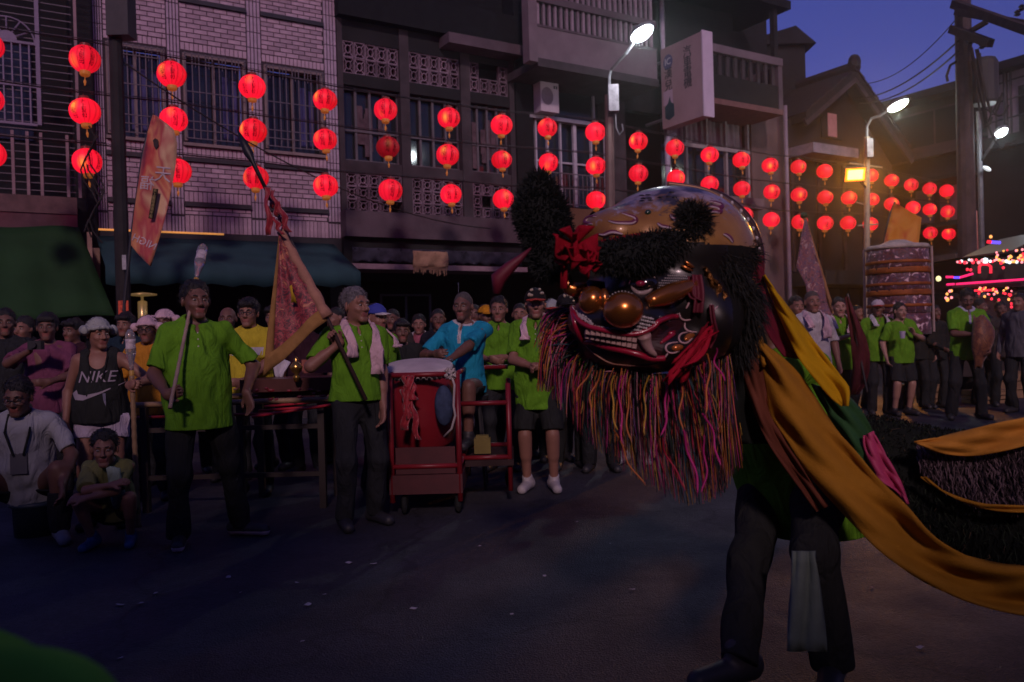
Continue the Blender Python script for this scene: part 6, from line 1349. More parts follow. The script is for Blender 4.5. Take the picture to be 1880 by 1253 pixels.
for i, (px, d, H, lab) in enumerate(((46, 8.0, 1.60, 'onlooker in dark clothes between the navy shirt and the plum tee'), (136, 7.9, 1.56, 'onlooker in dark clothes behind the left shoulder of the woman in black'), (232, 8.3, 1.62, 'onlooker in dark clothes behind the red plate sign'), (352, 8.2, 1.60, 'onlooker in dark clothes hidden behind the big man in lime'), (505, 8.4, 1.66, 'onlooker in dark clothes right of the yellow tee'), (560, 8.0, 1.60, 'onlooker in dark clothes behind the triangular flag'), (618, 8.6, 1.64, 'onlooker in dark clothes left of the grey haired man'), (722, 9.0, 1.62, 'onlooker in dark clothes above the low person behind the drum'), (806, 8.8, 1.60, 'onlooker in dark clothes at the left shoulder of the drummer'), (872, 9.4, 1.66, 'onlooker in dark clothes at the right shoulder of the drummer'), (955, 8.7, 1.63, 'onlooker in dark clothes left of the badge covered cap'), (1440, 10.8, 1.64, 'onlooker in dark clothes beside the yellow cloth of the lion'), (1575, 12.9, 1.62, 'onlooker in dark clothes behind the furled red flag'), (1700, 13.2, 1.64, 'onlooker in dark clothes under the right edge of the round canopy'), (1800, 13.0, 1.66, 'onlooker in dark clothes before the float'), (1838, 12.6, 1.60, 'onlooker in dark clothes left of the grey shirt at right'))):
    crowd(lab, px, d, H, g5.uniform(-.4, .4), skin=g5.choice(('dark', 'tan')), shirt=DKS[i % 4], style=g5.choice(('tee', 'polo')), hair=g5.choice(('short', 'full', 'buzz')), res=0.015, headyaw=g5.uniform(-.4, .4), group='onlookers in the dark at the back')
# ---- right hand group
crowd('man with lime collar at the back of the right hand group', 1463, 9.9, 1.66, 0.1, skin='tan', shirt=GREEN, style='polo', hair='short', res=0.014)
crowd('bald man in white shirt with a pink towel on his shoulders', 1492, 9.1, 1.69, 0.0, skin='tan', shirt=WHITEC, style='tee', hair='buzz', hairm=HAIRS, towel=(PINKT, 0.02, 0.14), res=0.011)
crowd('woman in lime shirt with pink towel and hand on her chest', 1541, 10.0, 1.64, -0.15, skin='fair', shirt=GREEN, style='polo', hair='bun', towel=(PINKT, 0.0, 0.06), res=0.011, hands={'L': {'w': (0.02, -0.26, 1.22), 'u': (0.8, -.3, .3)}}, elb={'L': (-1, .2, -.7)})
crowd('man in lime shirt, white cap with red front and white towel', 1612, 11.9, 1.66, -0.1, skin='dark', shirt=GREEN, trousers=NAVY, style='polo', hat=('cap', CAPW, CAPR), towel=(WHITEC, -0.02, 0.0), res=0.012, headyaw=-0.3)
pcup = crowd('dark haired woman in lime shirt lifting a pale cup', 1653, 11.7, 1.60, 0.1, skin='fair', shirt=GREEN, style='polo', hair='long', res=0.012, hands={'R': {'w': (0.04, -0.28, 1.24), 'u': (-0.4, -.2, .8)}}, elb={'R': (1, .2, -.7)}, legs='knee')
m = MB(); q = W(1657, 615, 11.35); m.lathe([(0.03, -0.05), (0.04, 0.05)], 10, q); tag(m.ob('cup', M('lilac_cup', (0.5, 0.45, 0.6), 0.5), None), 'pale cup in the raised hand of the woman beside the white cap', 'cup')
crowd('fair woman in dark top with a mint towel on her shoulder', 1680, 12.6, 1.62, -0.2, skin='fair', shirt=BLACKC, style='tee', hair='short', towel=(TOWM, 0.0, 0.12), res=0.012)
crowd('person in dark clothes between the mint towel and the tall man in lime', 1716, 12.6, 1.58, 0.2, skin='dark', shirt=BLACKC, style='long', hair='short', res=0.014, hands={'L': {'w': (-0.1, -0.3, 1.0)}})
p24 = crowd('man in lime polo with pale collar leaning over a dark red bundle', 1772, 11.0, 1.74, -0.15, skin='dark', shirt=GREEN, trousers=NAVY, style='polo', collar=M('pale_collar', (0.45, 0.45, 0.6), 0.8), lean=0.12, headpitch=0.25, headyaw=-0.2, res=0.010, wide=1.1, feet={'L': (-0.2, 0, 0, -.3), 'R': (0.2, .05, 0, .3)}, hands={'L': {'w': (0.0, -0.34, 1.12)}, 'R': {'w': (0.14, -0.36, 0.95)}}, elb={'L': (-1, .3, -.5), 'R': (1, .3, -.3)})
m = MB(); rows = []
for i in range(10):
    v = i/9; c = p24['w']((0.05+0.03*math.sin(v*5), -0.33-0.03*math.sin(v*3), 1.35-0.65*v)); r_ = 0.05+0.09*math.sin(math.pi*min(1, v*1.05+0.08)); rows.append([c+Vector((r_*math.cos(a), 0.7*r_*math.sin(a), 0.02*math.sin(3*a+v*8))) for a in np.linspace(0, 2*math.pi, 15)])
m.sheet(rows, 0.006); tag(m.ob('cloth_bundle', brocade('bundle', (0.10, 0.03, 0.02), [(0.22, 0.08, 0.03), (0.08, 0.02, 0.02), (0.30, 0.12, 0.05)], 9), None, True), 'dark red patterned bundle held by the tall man in lime', 'bundle')
crowd('person in grey shirt cut off by the right edge', 1872, 11.6, 1.68, -0.9, skin='tan', shirt=GREYS, style='long', hair='short', res=0.014)
# ---- performer under the lion head
pos = GD(1447, 3.34); ya = -0.95
perf = person('crouching lion dancer in green shirt and black trousers under the lion head', (pos.x, pos.y), ya, 1.70, 0.0075, 'dark', GREEN, BLACKC, 'polo', 'long', 'none', pel=(0.0, 0.0, 0.72), lean=0.30, hem=0.58, belly=1.35, wide=1.02, girth=1.22, shoes=SHOE,
    feet={'L': ('px', 1325, 2.84, -0.2), 'R': ('px', 1505, 2.95, 0.5)}, knees={'L': (-0.3, -1, 0.2), 'R': (0.5, -0.9, 0.2)}, hands={'L': {'px': (1200, 600, 3.02), 'curl': 0.7}, 'R': {'px': (1310, 610, 2.98), 'curl': 0.7}}, elb={'L': (-0.2, 0.2, -0.9), 'R': (0.2, 0.2, -0.9)})
m = MB(); m.sheet([[W(1478+(-22+0.4*v)*1.0+(40+34*v/8)*u-14*v/8, 1012+v*23, 2.76+0.014*math.sin(u*11+v*.5)-0.01*v/8) for u in np.linspace(0, 1, 10)] for v in range(9)], 0.010); m.ob('hip_towel', M('dim_towel', (0.17, 0.22, 0.19), 0.9, var=0.3, scale=8), perf['root'], True)
# ---- foreground shoulder
fpos = W(-320, 830, 0.72)
fg = person('shoulder of someone in a green shirt, blurred in the lower left corner', (fpos.x-0.03, fpos.y), 2.9, 1.66, 0.010, 'tan', M('deep_green_shirt', (0.16, 0.45, 0.04), 0.85, var=0.15), NAVY, 'tee', 'long', 'short', pel=(0, 0.0, 0.53), wide=1.45, lean=0.1, feet={'L': (-0.2, -0.35, 0, -0.2), 'R': (0.2, -0.35, 0, 0.2)}, knees={'L': (-0.3, -1, 0.9), 'R': (0.3, -1, 0.9)})
# ================================================================== PROPS
REDP = M('red_paint', (0.24, 0.014, 0.022), 0.42, var=0.35, scale=4); REDC = M('drum_red', (0.28, 0.018, 0.028), 0.22, var=0.25, scale=3, coat=0.5)
# ---- drum
dc = W(768, 673, 6.3); zt_ = dc.z; dx, dy = dc.x, dc.y+0.02
drum = E('big_drum', 'big red barrel drum with a white skin in front of the drummer in blue', 'drum', (dx, dy, zt_-0.62))
base = Vector((dx, dy, 0)); tl_ = Vector((dx, dy, zt_))
TD = Matrix.Rotation(R(11), 3, 'X')
def tilt(q): q.v = [tuple(tl_+TD @ (Vector(v)-tl_)) for v in q.v]
prof = [(0.235, -0.62), (0.255, -0.58), (0.290, -0.42), (0.300, -0.30), (0.290, -0.18), (0.262, -0.04), (0.258, 0.0)]
m = MB(); m.lathe(prof, 36, tl_); tilt(m); m.ob('barrel', REDC, drum, True)
m = MB(); m.lathe([(0.266, -0.055), (0.268, -0.01), (0.262, 0.008), (0.24, 0.013), (0.02, 0.02)], 36, tl_); tilt(m); m.ob('drum_skin', M('drum_skin', (0.62, 0.54, 0.54), 0.6, var=0.25, scale=8), drum, True)
st = MB(); st.ell((0, 0, 0), 0.013, 0.013, 0.013, 8, 5); stm = st.mesh('stud', M('stud_black', (0.012, 0.012, 0.012), 0.35))
for r_ in range(2):
    for k in range(40):
        a = 2*math.pi*(k+0.5*r_)/40; o = O('stud', stm, drum); o.location = tl_+TD @ Vector((0.270*math.cos(a), 0.270*math.sin(a), -0.020-0.022*r_))
m = MB(); a_ = -1.75
m.tube([tl_+Vector((0.305*math.cos(a_), 0.305*math.sin(a_), -0.2)), tl_+Vector((0.33*math.cos(a_), 0.33*math.sin(a_), -0.22)), tl_+Vector((0.33*math.cos(a_), 0.33*math.sin(a_), -0.27)), tl_+Vector((0.305*math.cos(a_), 0.305*math.sin(a_), -0.28))], 0.012, 6); tilt(m); m.ob('ring_handle', M('brass', (0.6, 0.4, 0.15), 0.25, metal=0.9), drum)
# ---- cart frame
cart = E('drum_cart', 'red steel cart frame carrying the drum and the seat of the drummer', 'cart', (dx+0.2, dy, 0))
fr0, fr1 = dc.y-0.34, dc.y+0.75; xl, xr = W(722, 690, fr0).x, W(839, 690, fr0).x; xr2 = W(932, 690, fr0+0.5).x
zt2 = zt_-0.05; zb2 = 0.36
def bar(a, b, nm='frame_bar', r=0.019, mt=REDP):
    q = MB(); q.tube([Vector(a), Vector(b)], r, 8); q.ob(nm, mt, cart, True)
for (x, y) in ((xl-0.03, fr0), (xr, fr0), (xl-0.03, fr1), (xr, fr1)): bar((x, y, 0.10), (x, y, zt2), 'post', 0.022)
for (x, y) in ((xr2, fr0+0.35), (xr2, fr1)): bar((x, y, 0.10), (x, y, 0.93), 'post', 0.02)
for z in (zt2, zb2): bar((xl-0.03, fr0, z), (xr, fr0, z)); bar((xl-0.03, fr1, z), (xr2, fr1, z)); bar((xl-0.03, fr0, z), (xl-0.03, fr1, z)); bar((xr, fr0, z), (xr, fr1, z))
bar((xr, fr0+0.35, zb2), (xr2, fr0+0.35, zb2)); bar((xr, fr0+0.35, 0.78), (xr2, fr0+0.35, 0.78)); bar((xr2, fr0+0.35, 0.78), (xr2, fr1, 0.78))
m = MB(); m.box(xl-0.05, xr+0.02, fr0-0.02, fr1, 0.16, 0.30); m.ob('deck', M('deck_red', (0.085, 0.014, 0.018), 0.6, var=0.4), cart)
m = MB(); m.box(xr+0.024, xr2+0.03, fr0+0.3, fr1, 0.30, 0.345); m.ob('footboard', M('deck_dark', (0.05, 0.03, 0.03), 0.7, var=0.4), cart)
m = MB(); m.box(xl+0.0, xr-0.03, fr0-0.004, fr0+0.012, 0.305, 0.50); m.ob('front_panel', M('deck_red', (0.15, 0.025, 0.03)), cart)
for (x, y) in ((xl+0.05, fr0+0.06), (xr-0.02, fr0+0.06), (xl+0.05, fr1-0.06), (xr2-0.02, fr1-0.06)):
    m = MB(); m.ell((x, y, 0.075), 0.03, 0.075, 0.075, 12, 8); m.ob('wheel', BLACKC, cart, True)
RIBB = M('red_ribbon', (0.36, 0.015, 0.03))
m = MB()
for (x0, y0, x1, y1, w_, s_) in ((750, 690, 745, 790, 0.06, 1), (752, 720, 768, 808, 0.04, 2), (748, 690, 756, 735, 0.08, 3), (742, 715, 750, 770, 0.05, 4)):
    a, b = W(x0, y0, fr0-0.03), W(x1, y1, fr0-0.05); m.sheet([[a.lerp(b, j/9)+Vector((w_*(u-.5)+0.012*math.sin(j*1.2+s_), -0.02*math.sin(u*5+j+s_), 0)) for u in (0, .25, .5, .75, 1)] for j in range(10)], 0.004)
tag(m.ob('ribbon', RIBB, None, True), 'red ribbons tied to the top rail of the drum cart', 'ribbon')
m = MB(); a = W(826, 682, fr0-0.02); rr = random.Random(2)
for k in range(5): m.tube([a+Vector((rr.uniform(-.04, .04), rr.uniform(-.03, .01), rr.uniform(-.06, .03))) for _ in range(7)], 0.010, 5)
m.tube([a, a+Vector((0.03, 0, -0.10)), a+Vector((0.02, -.01, -0.25)), a+Vector((0.03, 0, -0.32)), a+Vector((0.0, 0.02, -0.42)), a+Vector((-0.06, 0.05, -0.48))], 0.009, 5); tag(m.ob('rope', M('white_rope', (0.5, 0.45, 0.45), 0.8), None, True), 'white rope knotted on the corner of the drum cart', 'rope')
m = MB(); a = W(815, 745, fr0+0.06); m.ell(a, 0.07, 0.05, 0.15, 14, 10); rows_ = m; tag(m.ob('bag', M('blue_bag', (0.06, 0.09, 0.17), 0.7, var=0.6, scale=14), None, True), 'dark blue patterned bag hanging on the drum cart', 'bag')
m = MB(); a = W(886, 818, 6.5); m.obox(a, Vector((0.065, 0, 0)), Vector((0, 0.05, 0)), UP*0.06); m.obox(a+UP*0.07, Vector((0.05, 0, 0)), Vector((0, 0.04, 0)), UP*0.012); tag(m.ob('box', M('khaki_box', (0.22, 0.18, 0.06), 0.7, var=0.3), None), 'small khaki box on the footboard of the drum cart', 'box')
# ---- sedan carrying frame with red bars
sx0, sx1 = W(240, 720, 6.35).x, W(612, 720, 6.35).x; sy = W(500, 720, 6.35).y
sed = E('carrying_frame', 'dark carrying frame with red bars and bamboo poles behind the men in lime', 'frame', ((sx0+sx1)/2, sy, 0))
def sb(a, b, r, mt, nm):
    q = MB(); q.tube([Vector(a), Vector(b)], r, 8); q.ob(nm, mt, sed, True)
zz = lambda py, d=6.35: W(500, py, d).z
sb((sx0-0.3, sy+0.05, zz(738)), (sx1+0.1, sy-0.03, zz(736)), 0.022, BAMB, 'bamboo_pole'); sb((sx0-0.2, sy+0.5, zz(735)), (sx1+0.1, sy+0.5, zz(730)), 0.022, BAMB, 'bamboo_pole')
for k, (ya_, yb_) in enumerate(((762, 744), (755, 748), (750, 741), (760, 756))):
    sb((W(468, ya_, 6.3).x, sy-0.12+0.16*k, zz(ya_)), (sx1+0.02, sy-0.12+0.16*k, zz(yb_)), 0.011, M('red_bar_paint', (0.55, 0.03, 0.05), 0.45, var=0.2), 'red_bar')
sb((sx0, sy+0.1, zz(762)), (W(500, 765, 6.3).x, sy-0.1, zz(758)), 0.012, REDP, 'red_bar')
WOODD = M('dark_lacquer', (0.10, 0.03, 0.025), 0.4, var=0.4, scale=5)
m = MB(); m.box(W(440, 700, 6.5).x, sx1, sy+0.15, sy+0.6, zz(722), zz(698)); m.ob('top_box', WOODD, sed)
m = MB(); m.box(W(545, 670, 6.5).x, sx1+0.05, sy+0.3, sy+0.34, zz(690), zz(664)); m.ob('back_rail', M('red_rail', (0.34, 0.10, 0.07), 0.5, var=0.3), sed)
for x in (sx0+0.1, W(440, 720, 6.35).x, sx1-0.1):
    for y in (sy, sy+0.5): m = MB(); m.box(x-0.025, x+0.025, y-0.025, y+0.025, 0.0, zz(742)); m.ob('leg', M('dark_wood', (0.035, 0.025, 0.022), 0.6, var=0.3), sed)
for z in (0.25, 0.62):
    m = MB(); m.box(sx0+0.12, sx1-0.12, sy-0.02, sy+0.02, z, z+0.035); m.ob('rail', M('dark_wood', (0.035, 0.025, 0.022)), sed)
m = MB(); a = W(544, 678, 6.42); m.lathe([(0.02, -0.10), (0.03, -0.06), (0.015, -0.04), (0.045, -0.01), (0.05, 0.02), (0.03, 0.05), (0.012, 0.06), (0.02, 0.08), (0.0, 0.10)], 12, a); m.ob('gold_finial', M('gold', (0.65, 0.38, 0.10), 0.25, metal=0.9, var=0.2), sed, True)
m = MB(); rr = random.Random(5)
for k in range(14):
    a = W(rr.uniform(470, 600), rr.uniform(712, 735), 6.33); m.ell(a, rr.uniform(.012, .03), 0.012, rr.uniform(.006, .014), 6, 4)
o = m.ob('red_tassels', REDP, sed); o['kind'] = 'stuff'
m = MB(); a = W(512, 675, 6.9); m.sheet([[a+Vector((0.16*(u-.5)*(1.2-v), 0.03*math.sin(u*9+v*4), -0.22*(v-.5)-0.1*(u-.3)*(1-v))) for u in np.linspace(0, 1, 8)] for v in np.linspace(0, 1, 6)], 0.01); tag(m.ob('cloth', M('white_cloth', (0.6, 0.58, 0.66), 0.85, var=0.2), None, True), 'crumpled white cloth on the carrying frame under the flag', 'cloth')
# ---- things in the dark shops: steel urn and gold pillar with a faint glow of its own at left
m = MB(); a = W(262, 575, 13.0); m.lathe([(0.07, -0.45), (0.07, 0.18), (0.02, 0.2), (0.02, 0.26), (0.22, 0.28), (0.22, 0.30), (0.02, 0.33)], 16, a); tag(m.ob('pillar_lamp', M('brass_pillar', (0.5, 0.36, 0.16), 0.3, metal=0.8, var=0.5, emis=(1.0, 0.6, 0.2), es=0.10), None, True), 'faintly glowing gold pillar under a steel plate beside the utility pole', 'lamp')
# ---- feather banners
def banner(name, pts_l, pts_r, d, mat, label, pole=None, wob=0.03):
    root = E('feather_banner', label, 'banner', W(*pts_l[-1], d)); n = 22; rows = []
    def samp(pts, s):
        L_ = [0]
        for i in range(len(pts)-1): L_.append(L_[-1]+math.dist(pts[i], pts[i+1]))
        s *= L_[-1]
        for i in range(len(pts)-1):
            if s <= L_[i+1]+1e-9: u = (s-L_[i])/(L_[i+1]-L_[i]); return (pts[i][0]+(pts[i+1][0]-pts[i][0])*u, pts[i][1]+(pts[i+1][1]-pts[i][1])*u)
        return pts[-1]
    for i in range(n+1):
        a, b = samp(pts_l, i/n), samp(pts_r, i/n); rows.append([W(a[0]+(b[0]-a[0])*u, a[1]+(b[1]-a[1])*u, d+wob*math.sin(u*5+i*0.35)) for u in np.linspace(0, 1, 8)])
    m = MB(); m.sheet(rows, 0.005); c = m.ob('banner_cloth', mat, root, True)
    if pole: m = MB(); m.tube([W(p[0], p[1], d+0.04) if len(p) == 2 else Vector(p) for p in pole], 0.018, 6); m.ob('banner_pole', DKMET, root, True)
    return root, c
def print_mat(name, cols, scale, stretch):
    mm = brocade(name, cols[0], cols[1:], scale); n = mm.node_tree.nodes; L = mm.node_tree.links
    nz = [x for x in n if x.type == 'TEX_NOISE'][0]; tc = [x for x in n if x.type == 'TEX_COORD'][0]; mp = n.new('ShaderNodeMapping'); mp.inputs['Scale'].default_value = stretch
    L.new(tc.outputs['Object'], mp.inputs[0]); L.new(mp.outputs[0], nz.inputs['Vector']); nz.inputs['Distortion'].default_value = 0.5; nz.inputs['Detail'].default_value = 3; return mm
BN1 = print_mat('printed_banner', [(0.26, 0.02, 0.04), (0.55, 0.07, 0.05), (0.66, 0.28, 0.12), (0.46, 0.06, 0.07), (0.72, 0.46, 0.26)], 2.6, (1, 1, 0.45))
d1 = 9.2; g1 = W(232, 560, d1)
ban, bcl = banner('banner', [(281, 211), (270, 245), (261, 290), (255, 330), (246, 390), (240, 450), (256, 470)], [(287, 213), (318, 236), (326, 262), (322, 310), (306, 390), (292, 440), (277, 490)], d1, BN1, 'tall orange and red printed feather banner hanging before the pink tiled house', [(281, 209), (262, 285), (240, 445), (228, 560), (g1.x-0.05, g1.y, 0.0)])
vd = F_; BW_ = M('banner_white', (0.62, 0.52, 0.56), 0.7, var=0)
def on_banner(body, px, py, size, ang, mirror, mat=BW_, sub=0):
    me = text_mesh('banner_lettering', body, size, mat, 0); c = W(px, py, d1-0.3); ux = (R_*math.cos(ang)-U_*math.sin(ang))*(-1 if mirror else 1); uy = (U_*math.cos(ang)+R_*math.sin(ang))
    m4 = Matrix(((ux.x, uy.x, 0, c.x), (ux.y, uy.y, 1, c.y), (ux.z, uy.z, 0, c.z), (0, 0, 0, 1))); me.transform(m4); decal(me, bcl, (c-CAM), 0.008, 'banner_lettering', ban)
on_banner('NIGH', 265, 445, 0.118, 0.42, True)
on_banner('福', 270, 338, 0.17, 0.1, True); on_banner('天', 299, 322, 0.20, 0.1, True)
m = MB(); a, b = W(286, 347, d1-0.05), W(277, 402, d1-0.05); m.beam(a, b, 0.055, 0.006, vd); ps = m.ob('black_strip', M('strip_black', (0.015, 0.013, 0.012), 0.7), ban)
for k, ch in enumerate('天上聖母遶境平安'):
    me = text_mesh('strip_character', ch, 0.042, M('strip_ink', (0.45, 0.36, 0.16), 0.7, var=0), 0.001); c = a.lerp(b, (k+0.6)/8.2)-vd*0.01; place_text(me, c, R_, U_); O('strip_character', me, ban)
m = MB(); m.poly([W(x, y, d1-0.04) for x, y in ((281, 258), (285, 254), (290, 257), (291, 268), (287, 274), (283, 270))], 0.004, -vd); m.ob('printed_motif', M('motif_dark', (0.06, 0.05, 0.05), 0.8), ban)
BN2 = print_mat('printed_banner_far', [(0.55, 0.06, 0.03), (0.80, 0.42, 0.05), (0.85, 0.55, 0.12), (0.7, 0.20, 0.06), (0.85, 0.70, 0.45)], 2.2, (1, 1, 0.5))
translucent(BN2, 0.6); d2 = 13.2
ban2, bc2 = banner('banner', [(1641, 374), (1634, 400), (1624, 440), (1619, 470)], [(1650, 376), (1676, 392), (1692, 400), (1684, 470)], d2, BN2, 'bright orange feather banner rising behind the embroidered canopy', [(1643, 372), (1632, 400), (1617, 470), (1610, 540)], 0.02)
# ---- embroidered round canopy (processional parasol)
cd = 12.6; ctop = W(1647, 456, cd); sc_ = FPX/cd; rcan = 51/sc_
can = E('round_canopy', 'tall round embroidered canopy with orange bands behind the right hand group', 'canopy', Vector((ctop.x, ctop.y, 0)))
EMB = brocade('canopy_brocade', (0.05, 0.01, 0.02), [(0.16, 0.04, 0.06), (0.05, 0.02, 0.04), (0.14, 0.08, 0.14), (0.26, 0.05, 0.05), (0.72, 0.52, 0.56)], 9); EMO = M('canopy_orange', (0.62, 0.16, 0.03), 0.6, var=0.5, scale=8); translucent(EMO, 0.4); [x for x in EMB.node_tree.nodes if x.type == 'VALTORGB'][0].color_ramp.elements[-1].position = 0.57
hts = [0, 0.20, 0.36, 0.62, 0.78, 1.30]
def ring(z0, z1, r0, r1, mat, nm, n=40, amp=0.012):
    q = MB(); rows = []
    for v in range(4):
        z = z0+(z1-z0)*v/3; r = r0+(r1-r0)*v/3; rows.append([ctop+Vector(((r+amp*math.sin(j*2.2+v))*math.cos(2*math.pi*j/n), (r+amp*math.sin(j*2.2+v))*math.sin(2*math.pi*j/n), z)) for j in range(n+1)])
    q.sheet(rows, 0.01); q.ob(nm, mat, can, True)
for z in (-0.02, -0.35, -0.68, -1.01): ring(z, z-0.322, rcan, rcan+0.012, EMB, 'valance', 44, 0.008)
for z in (-0.21, -0.315, -0.545, -0.655, -0.87): ring(z, z-(0.085 if z in (-0.315, -0.655) else 0.04), rcan+0.02, rcan+0.022, EMO, 'orange_band', 44, 0.008)
m = MB(); m.lathe([(rcan+0.02, -0.03), (rcan+0.03, 0.0), (rcan+0.01, 0.035), (rcan*0.6, 0.06), (0.12, 0.12), (0.04, 0.13)], 40, ctop); m.ob('canopy_top', M('canopy_top', (0.62, 0.55, 0.48), 0.8, var=0.5, scale=9, bump=0.6, bscale=30), can, True)
m = MB(); m.tube([Vector((ctop.x, ctop.y, 0.0)), ctop], 0.025, 8); m.ob('pole', DKMET, can)
for a in (2.7, -0.43): 
    m = MB(); m.tube([ctop+Vector(((rcan+0.045)*math.cos(a), (rcan+0.045)*math.sin(a), 0)), ctop+Vector(((rcan+0.05)*math.cos(a), (rcan+0.05)*math.sin(a), -1.3))], 0.018, 6); m.ob('side_ribbon', M('pale_ribbon', (0.5, 0.38, 0.36), 0.7), can)
# ---- patterned flag on a slanting pole at the right
fl2 = E('patterned_flag', 'faded patterned triangular flag on a slanting orange pole by the gabled house', 'flag', GD(1560, 12.0))
pa, pb = W(1550, 640, 12.0), W(1476, 396, 12.3); m = MB(); m.tube([Vector((W(1562, 690, 12).x, pa.y, 0)), pa, pb], 0.028, 8); m.ob('pole', M('orange_pole', (0.36, 0.17, 0.06), 0.6, var=0.4), fl2)
m = MB(); m.sheet([[W(x0+(x1-x0)*u, y, 12.1+0.05*math.sin(u*6+y*.05)) for u in np.linspace(0, 1, 8)] for (x0, x1, y) in ((1477, 1480, 405), (1472, 1488, 430), (1466, 1497, 465), (1462, 1505, 490), (1478, 1513, 520), (1484, 1520, 550), (1492, 1530, 590), (1498, 1535, 620))], 0.008); m.ob('banner_cloth', brocade('flag_faded', (0.05, 0.03, 0.06), [(0.30, 0.10, 0.10), (0.10, 0.08, 0.16), (0.24, 0.05, 0.06), (0.42, 0.30, 0.30)], 11), fl2, True)
m = MB(); m.ell(pb, 0.06, 0.06, 0.05, 8, 6); m.ob('finial', M('dark_green_tip', (0.03, 0.08, 0.03), 0.6), fl2)
fl3 = E('furled_flag', 'dark red furled flag on a pole between the pink towel woman and white cap man', 'flag', GD(1590, 9.6))
m = MB(); m.tube([W(1556, 540, 9.5), W(1592, 720, 9.4)], 0.014, 6); m.ob('pole', DKMET, fl3)
m = MB(); m.sheet([[W(x0+(x1-x0)*u, y, 9.45+0.05*math.sin(u*9+y*.03)) for u in np.linspace(0, 1, 7)] for (x0, x1, y) in ((1552, 1557, 545), (1556, 1572, 580), (1562, 1590, 620), (1564, 1597, 650), (1566, 1596, 680), (1563, 1590, 705), (1562, 1575, 725))], 0.01); m.ob('banner_cloth', M('maroon_cloth', (0.13, 0.025, 0.035), 0.75, var=0.4, scale=8), fl3, True)
# ---- festival float with light tubes
fd = 14.5; fc = GD(1840, fd); flt = E('festival_float', 'dark festival float with pink light tubes and rows of small coloured bulbs', 'float', fc)
x0, x1 = W(1738, 500, fd).x, W(1960, 500, fd).x; y0, y1 = fc.y, fc.y+2.2; zf = lambda py: W(1840, py, fd).z
m = MB(); m.box(x0+0.2, x1, y0, y1, 0.35, zf(545)); m.ob('body', M('float_body', (0.03, 0.02, 0.02), 0.5, var=0.5), flt)
m = MB(); m.box(x0, x1, y0-0.15, y1, zf(528), zf(521)); m.ob('deck', M('float_deck', (0.05, 0.02, 0.025), 0.4), flt)
for x in (x0+0.3, x0+1.2, x1-0.2): m = MB(); m.box(x-0.05, x+0.05, y0, y0+0.1, zf(545)+0.002, zf(528)-0.002); m.ob('post', M('float_deck', (0.05, 0.02, 0.025)), flt)
m = MB(); m.box(x0+0.6, x1, y0+0.3, y1, zf(521)+0.002, zf(470)); m.ob('shrine_box', M('float_body', (0.03, 0.02, 0.02)), flt)
m = MB(); m.poly([Vector((x0+0.3, y0+0.2, zf(470))), Vector((x1, y0+0.2, zf(470)+0.1)), Vector((x1, y0+0.2, zf(455)+0.35)), Vector((x0+1.3, y0+0.2, zf(458)))], 1.8, (0, 1, 0)); m.ob('roof', M('float_roof', (0.03, 0.012, 0.012), 0.4, var=0.5), flt)
for (x,) in ((x0+0.5,), (x1-0.4,)):
    for yy in (y0+0.3, y1-0.3): m = MB(); m.ell((x, yy, 0.33), 0.12, 0.33, 0.33, 14, 8); m.ob('wheel', BLACKC, flt, True)
PNK = EM('pink_tube', (1.0, 0.02, 0.16), 1.1); 
for pts in (((1738, 523), (1752, 522)), ((1756, 522), (1885, 513)), ((1737, 509), (1750, 509)), ((1762, 510), (1786, 503))):
    m = MB(); m.tube([W(*p, fd-0.3) for p in pts], 0.022, 6); m.ob('light_tube', PNK, flt)
m = MB(); m.tube([W(*p, fd-0.3) for p in ((1798, 502), (1798, 490), (1802, 486), (1814, 486), (1819, 490), (1819, 502))], 0.022, 6, True); m.ob('arch_light', EM('red_tube', (1.0, 0.02, 0.05), 1.3), flt)
m = MB(); m.tube([W(1751, 510, fd-.3), W(1761, 510, fd-.3)], 0.022, 6); m.tube([W(1820, 445, fd-.3), W(1836, 446, fd-.3)], 0.03, 6); m.ob('blue_light', EM('blue_tube', (0.12, 0.08, 1.0), 1.6), flt)
m = MB(); m.tube([W(1813, 444, fd-.3), W(1819, 445, fd-.3)], 0.03, 6); m.ob('red_light', EM('red_tube', (1.0, 0.02, 0.05), 1.3), flt)
bmesh_b = {}
def bulb(x, y, col, r=0.028):
    kk = (col, round(r, 3))
    if kk not in bmesh_b:
        cols = {'r': (1.0, 0.03, 0.06), 'p': (1.0, 0.30, 0.34), 'g': (1.0, 0.42, 0.10), 'w': (0.8, 0.95, 1.0), 'y': (0.8, 0.75, 0.35)}; q = MB(); q.ell((0, 0, 0), r, r, r, 6, 4); bmesh_b[kk] = q.mesh('bulb', EM('bulb_'+{'r': 'red', 'p': 'pink', 'g': 'gold', 'w': 'white', 'y': 'pale'}[col], cols[col], 1.6))
    o = O('bulb', bmesh_b[kk], flt); o.location = W(x, y, fd-0.25)
rr = random.Random(9)
for k in range(30): bulb(1758+k*4.2+rr.uniform(-1.5, 1.5), 484-rr.uniform(0, 7)-0.02*k, rr.choice('ppgrw'), rr.uniform(.02, .032))
for k in range(24): bulb(rr.uniform(1828, 1880), rr.uniform(458, 482), rr.choice('grgp'), rr.uniform(.018, .028))
for k in range(34): bulb(rr.uniform(1796, 1858), rr.uniform(527, 552), rr.choice('pggrr'), rr.uniform(.016, .026))
for k in range(10): bulb(1790+k*4.3, 534-0.15*k, 'r', 0.022)
for k in range(10): bulb(rr.uniform(1731, 1748), rr.uniform(534, 552), rr.choice('gpg'), 0.026)
for x, y in ((1818, 623), (1824, 623), (1831, 623), (1844, 615), (1782, 496), (1776, 495), (1857, 558), (1857, 564), (1865, 562), (1842, 492)): bulb(x, y, 'r', 0.026)
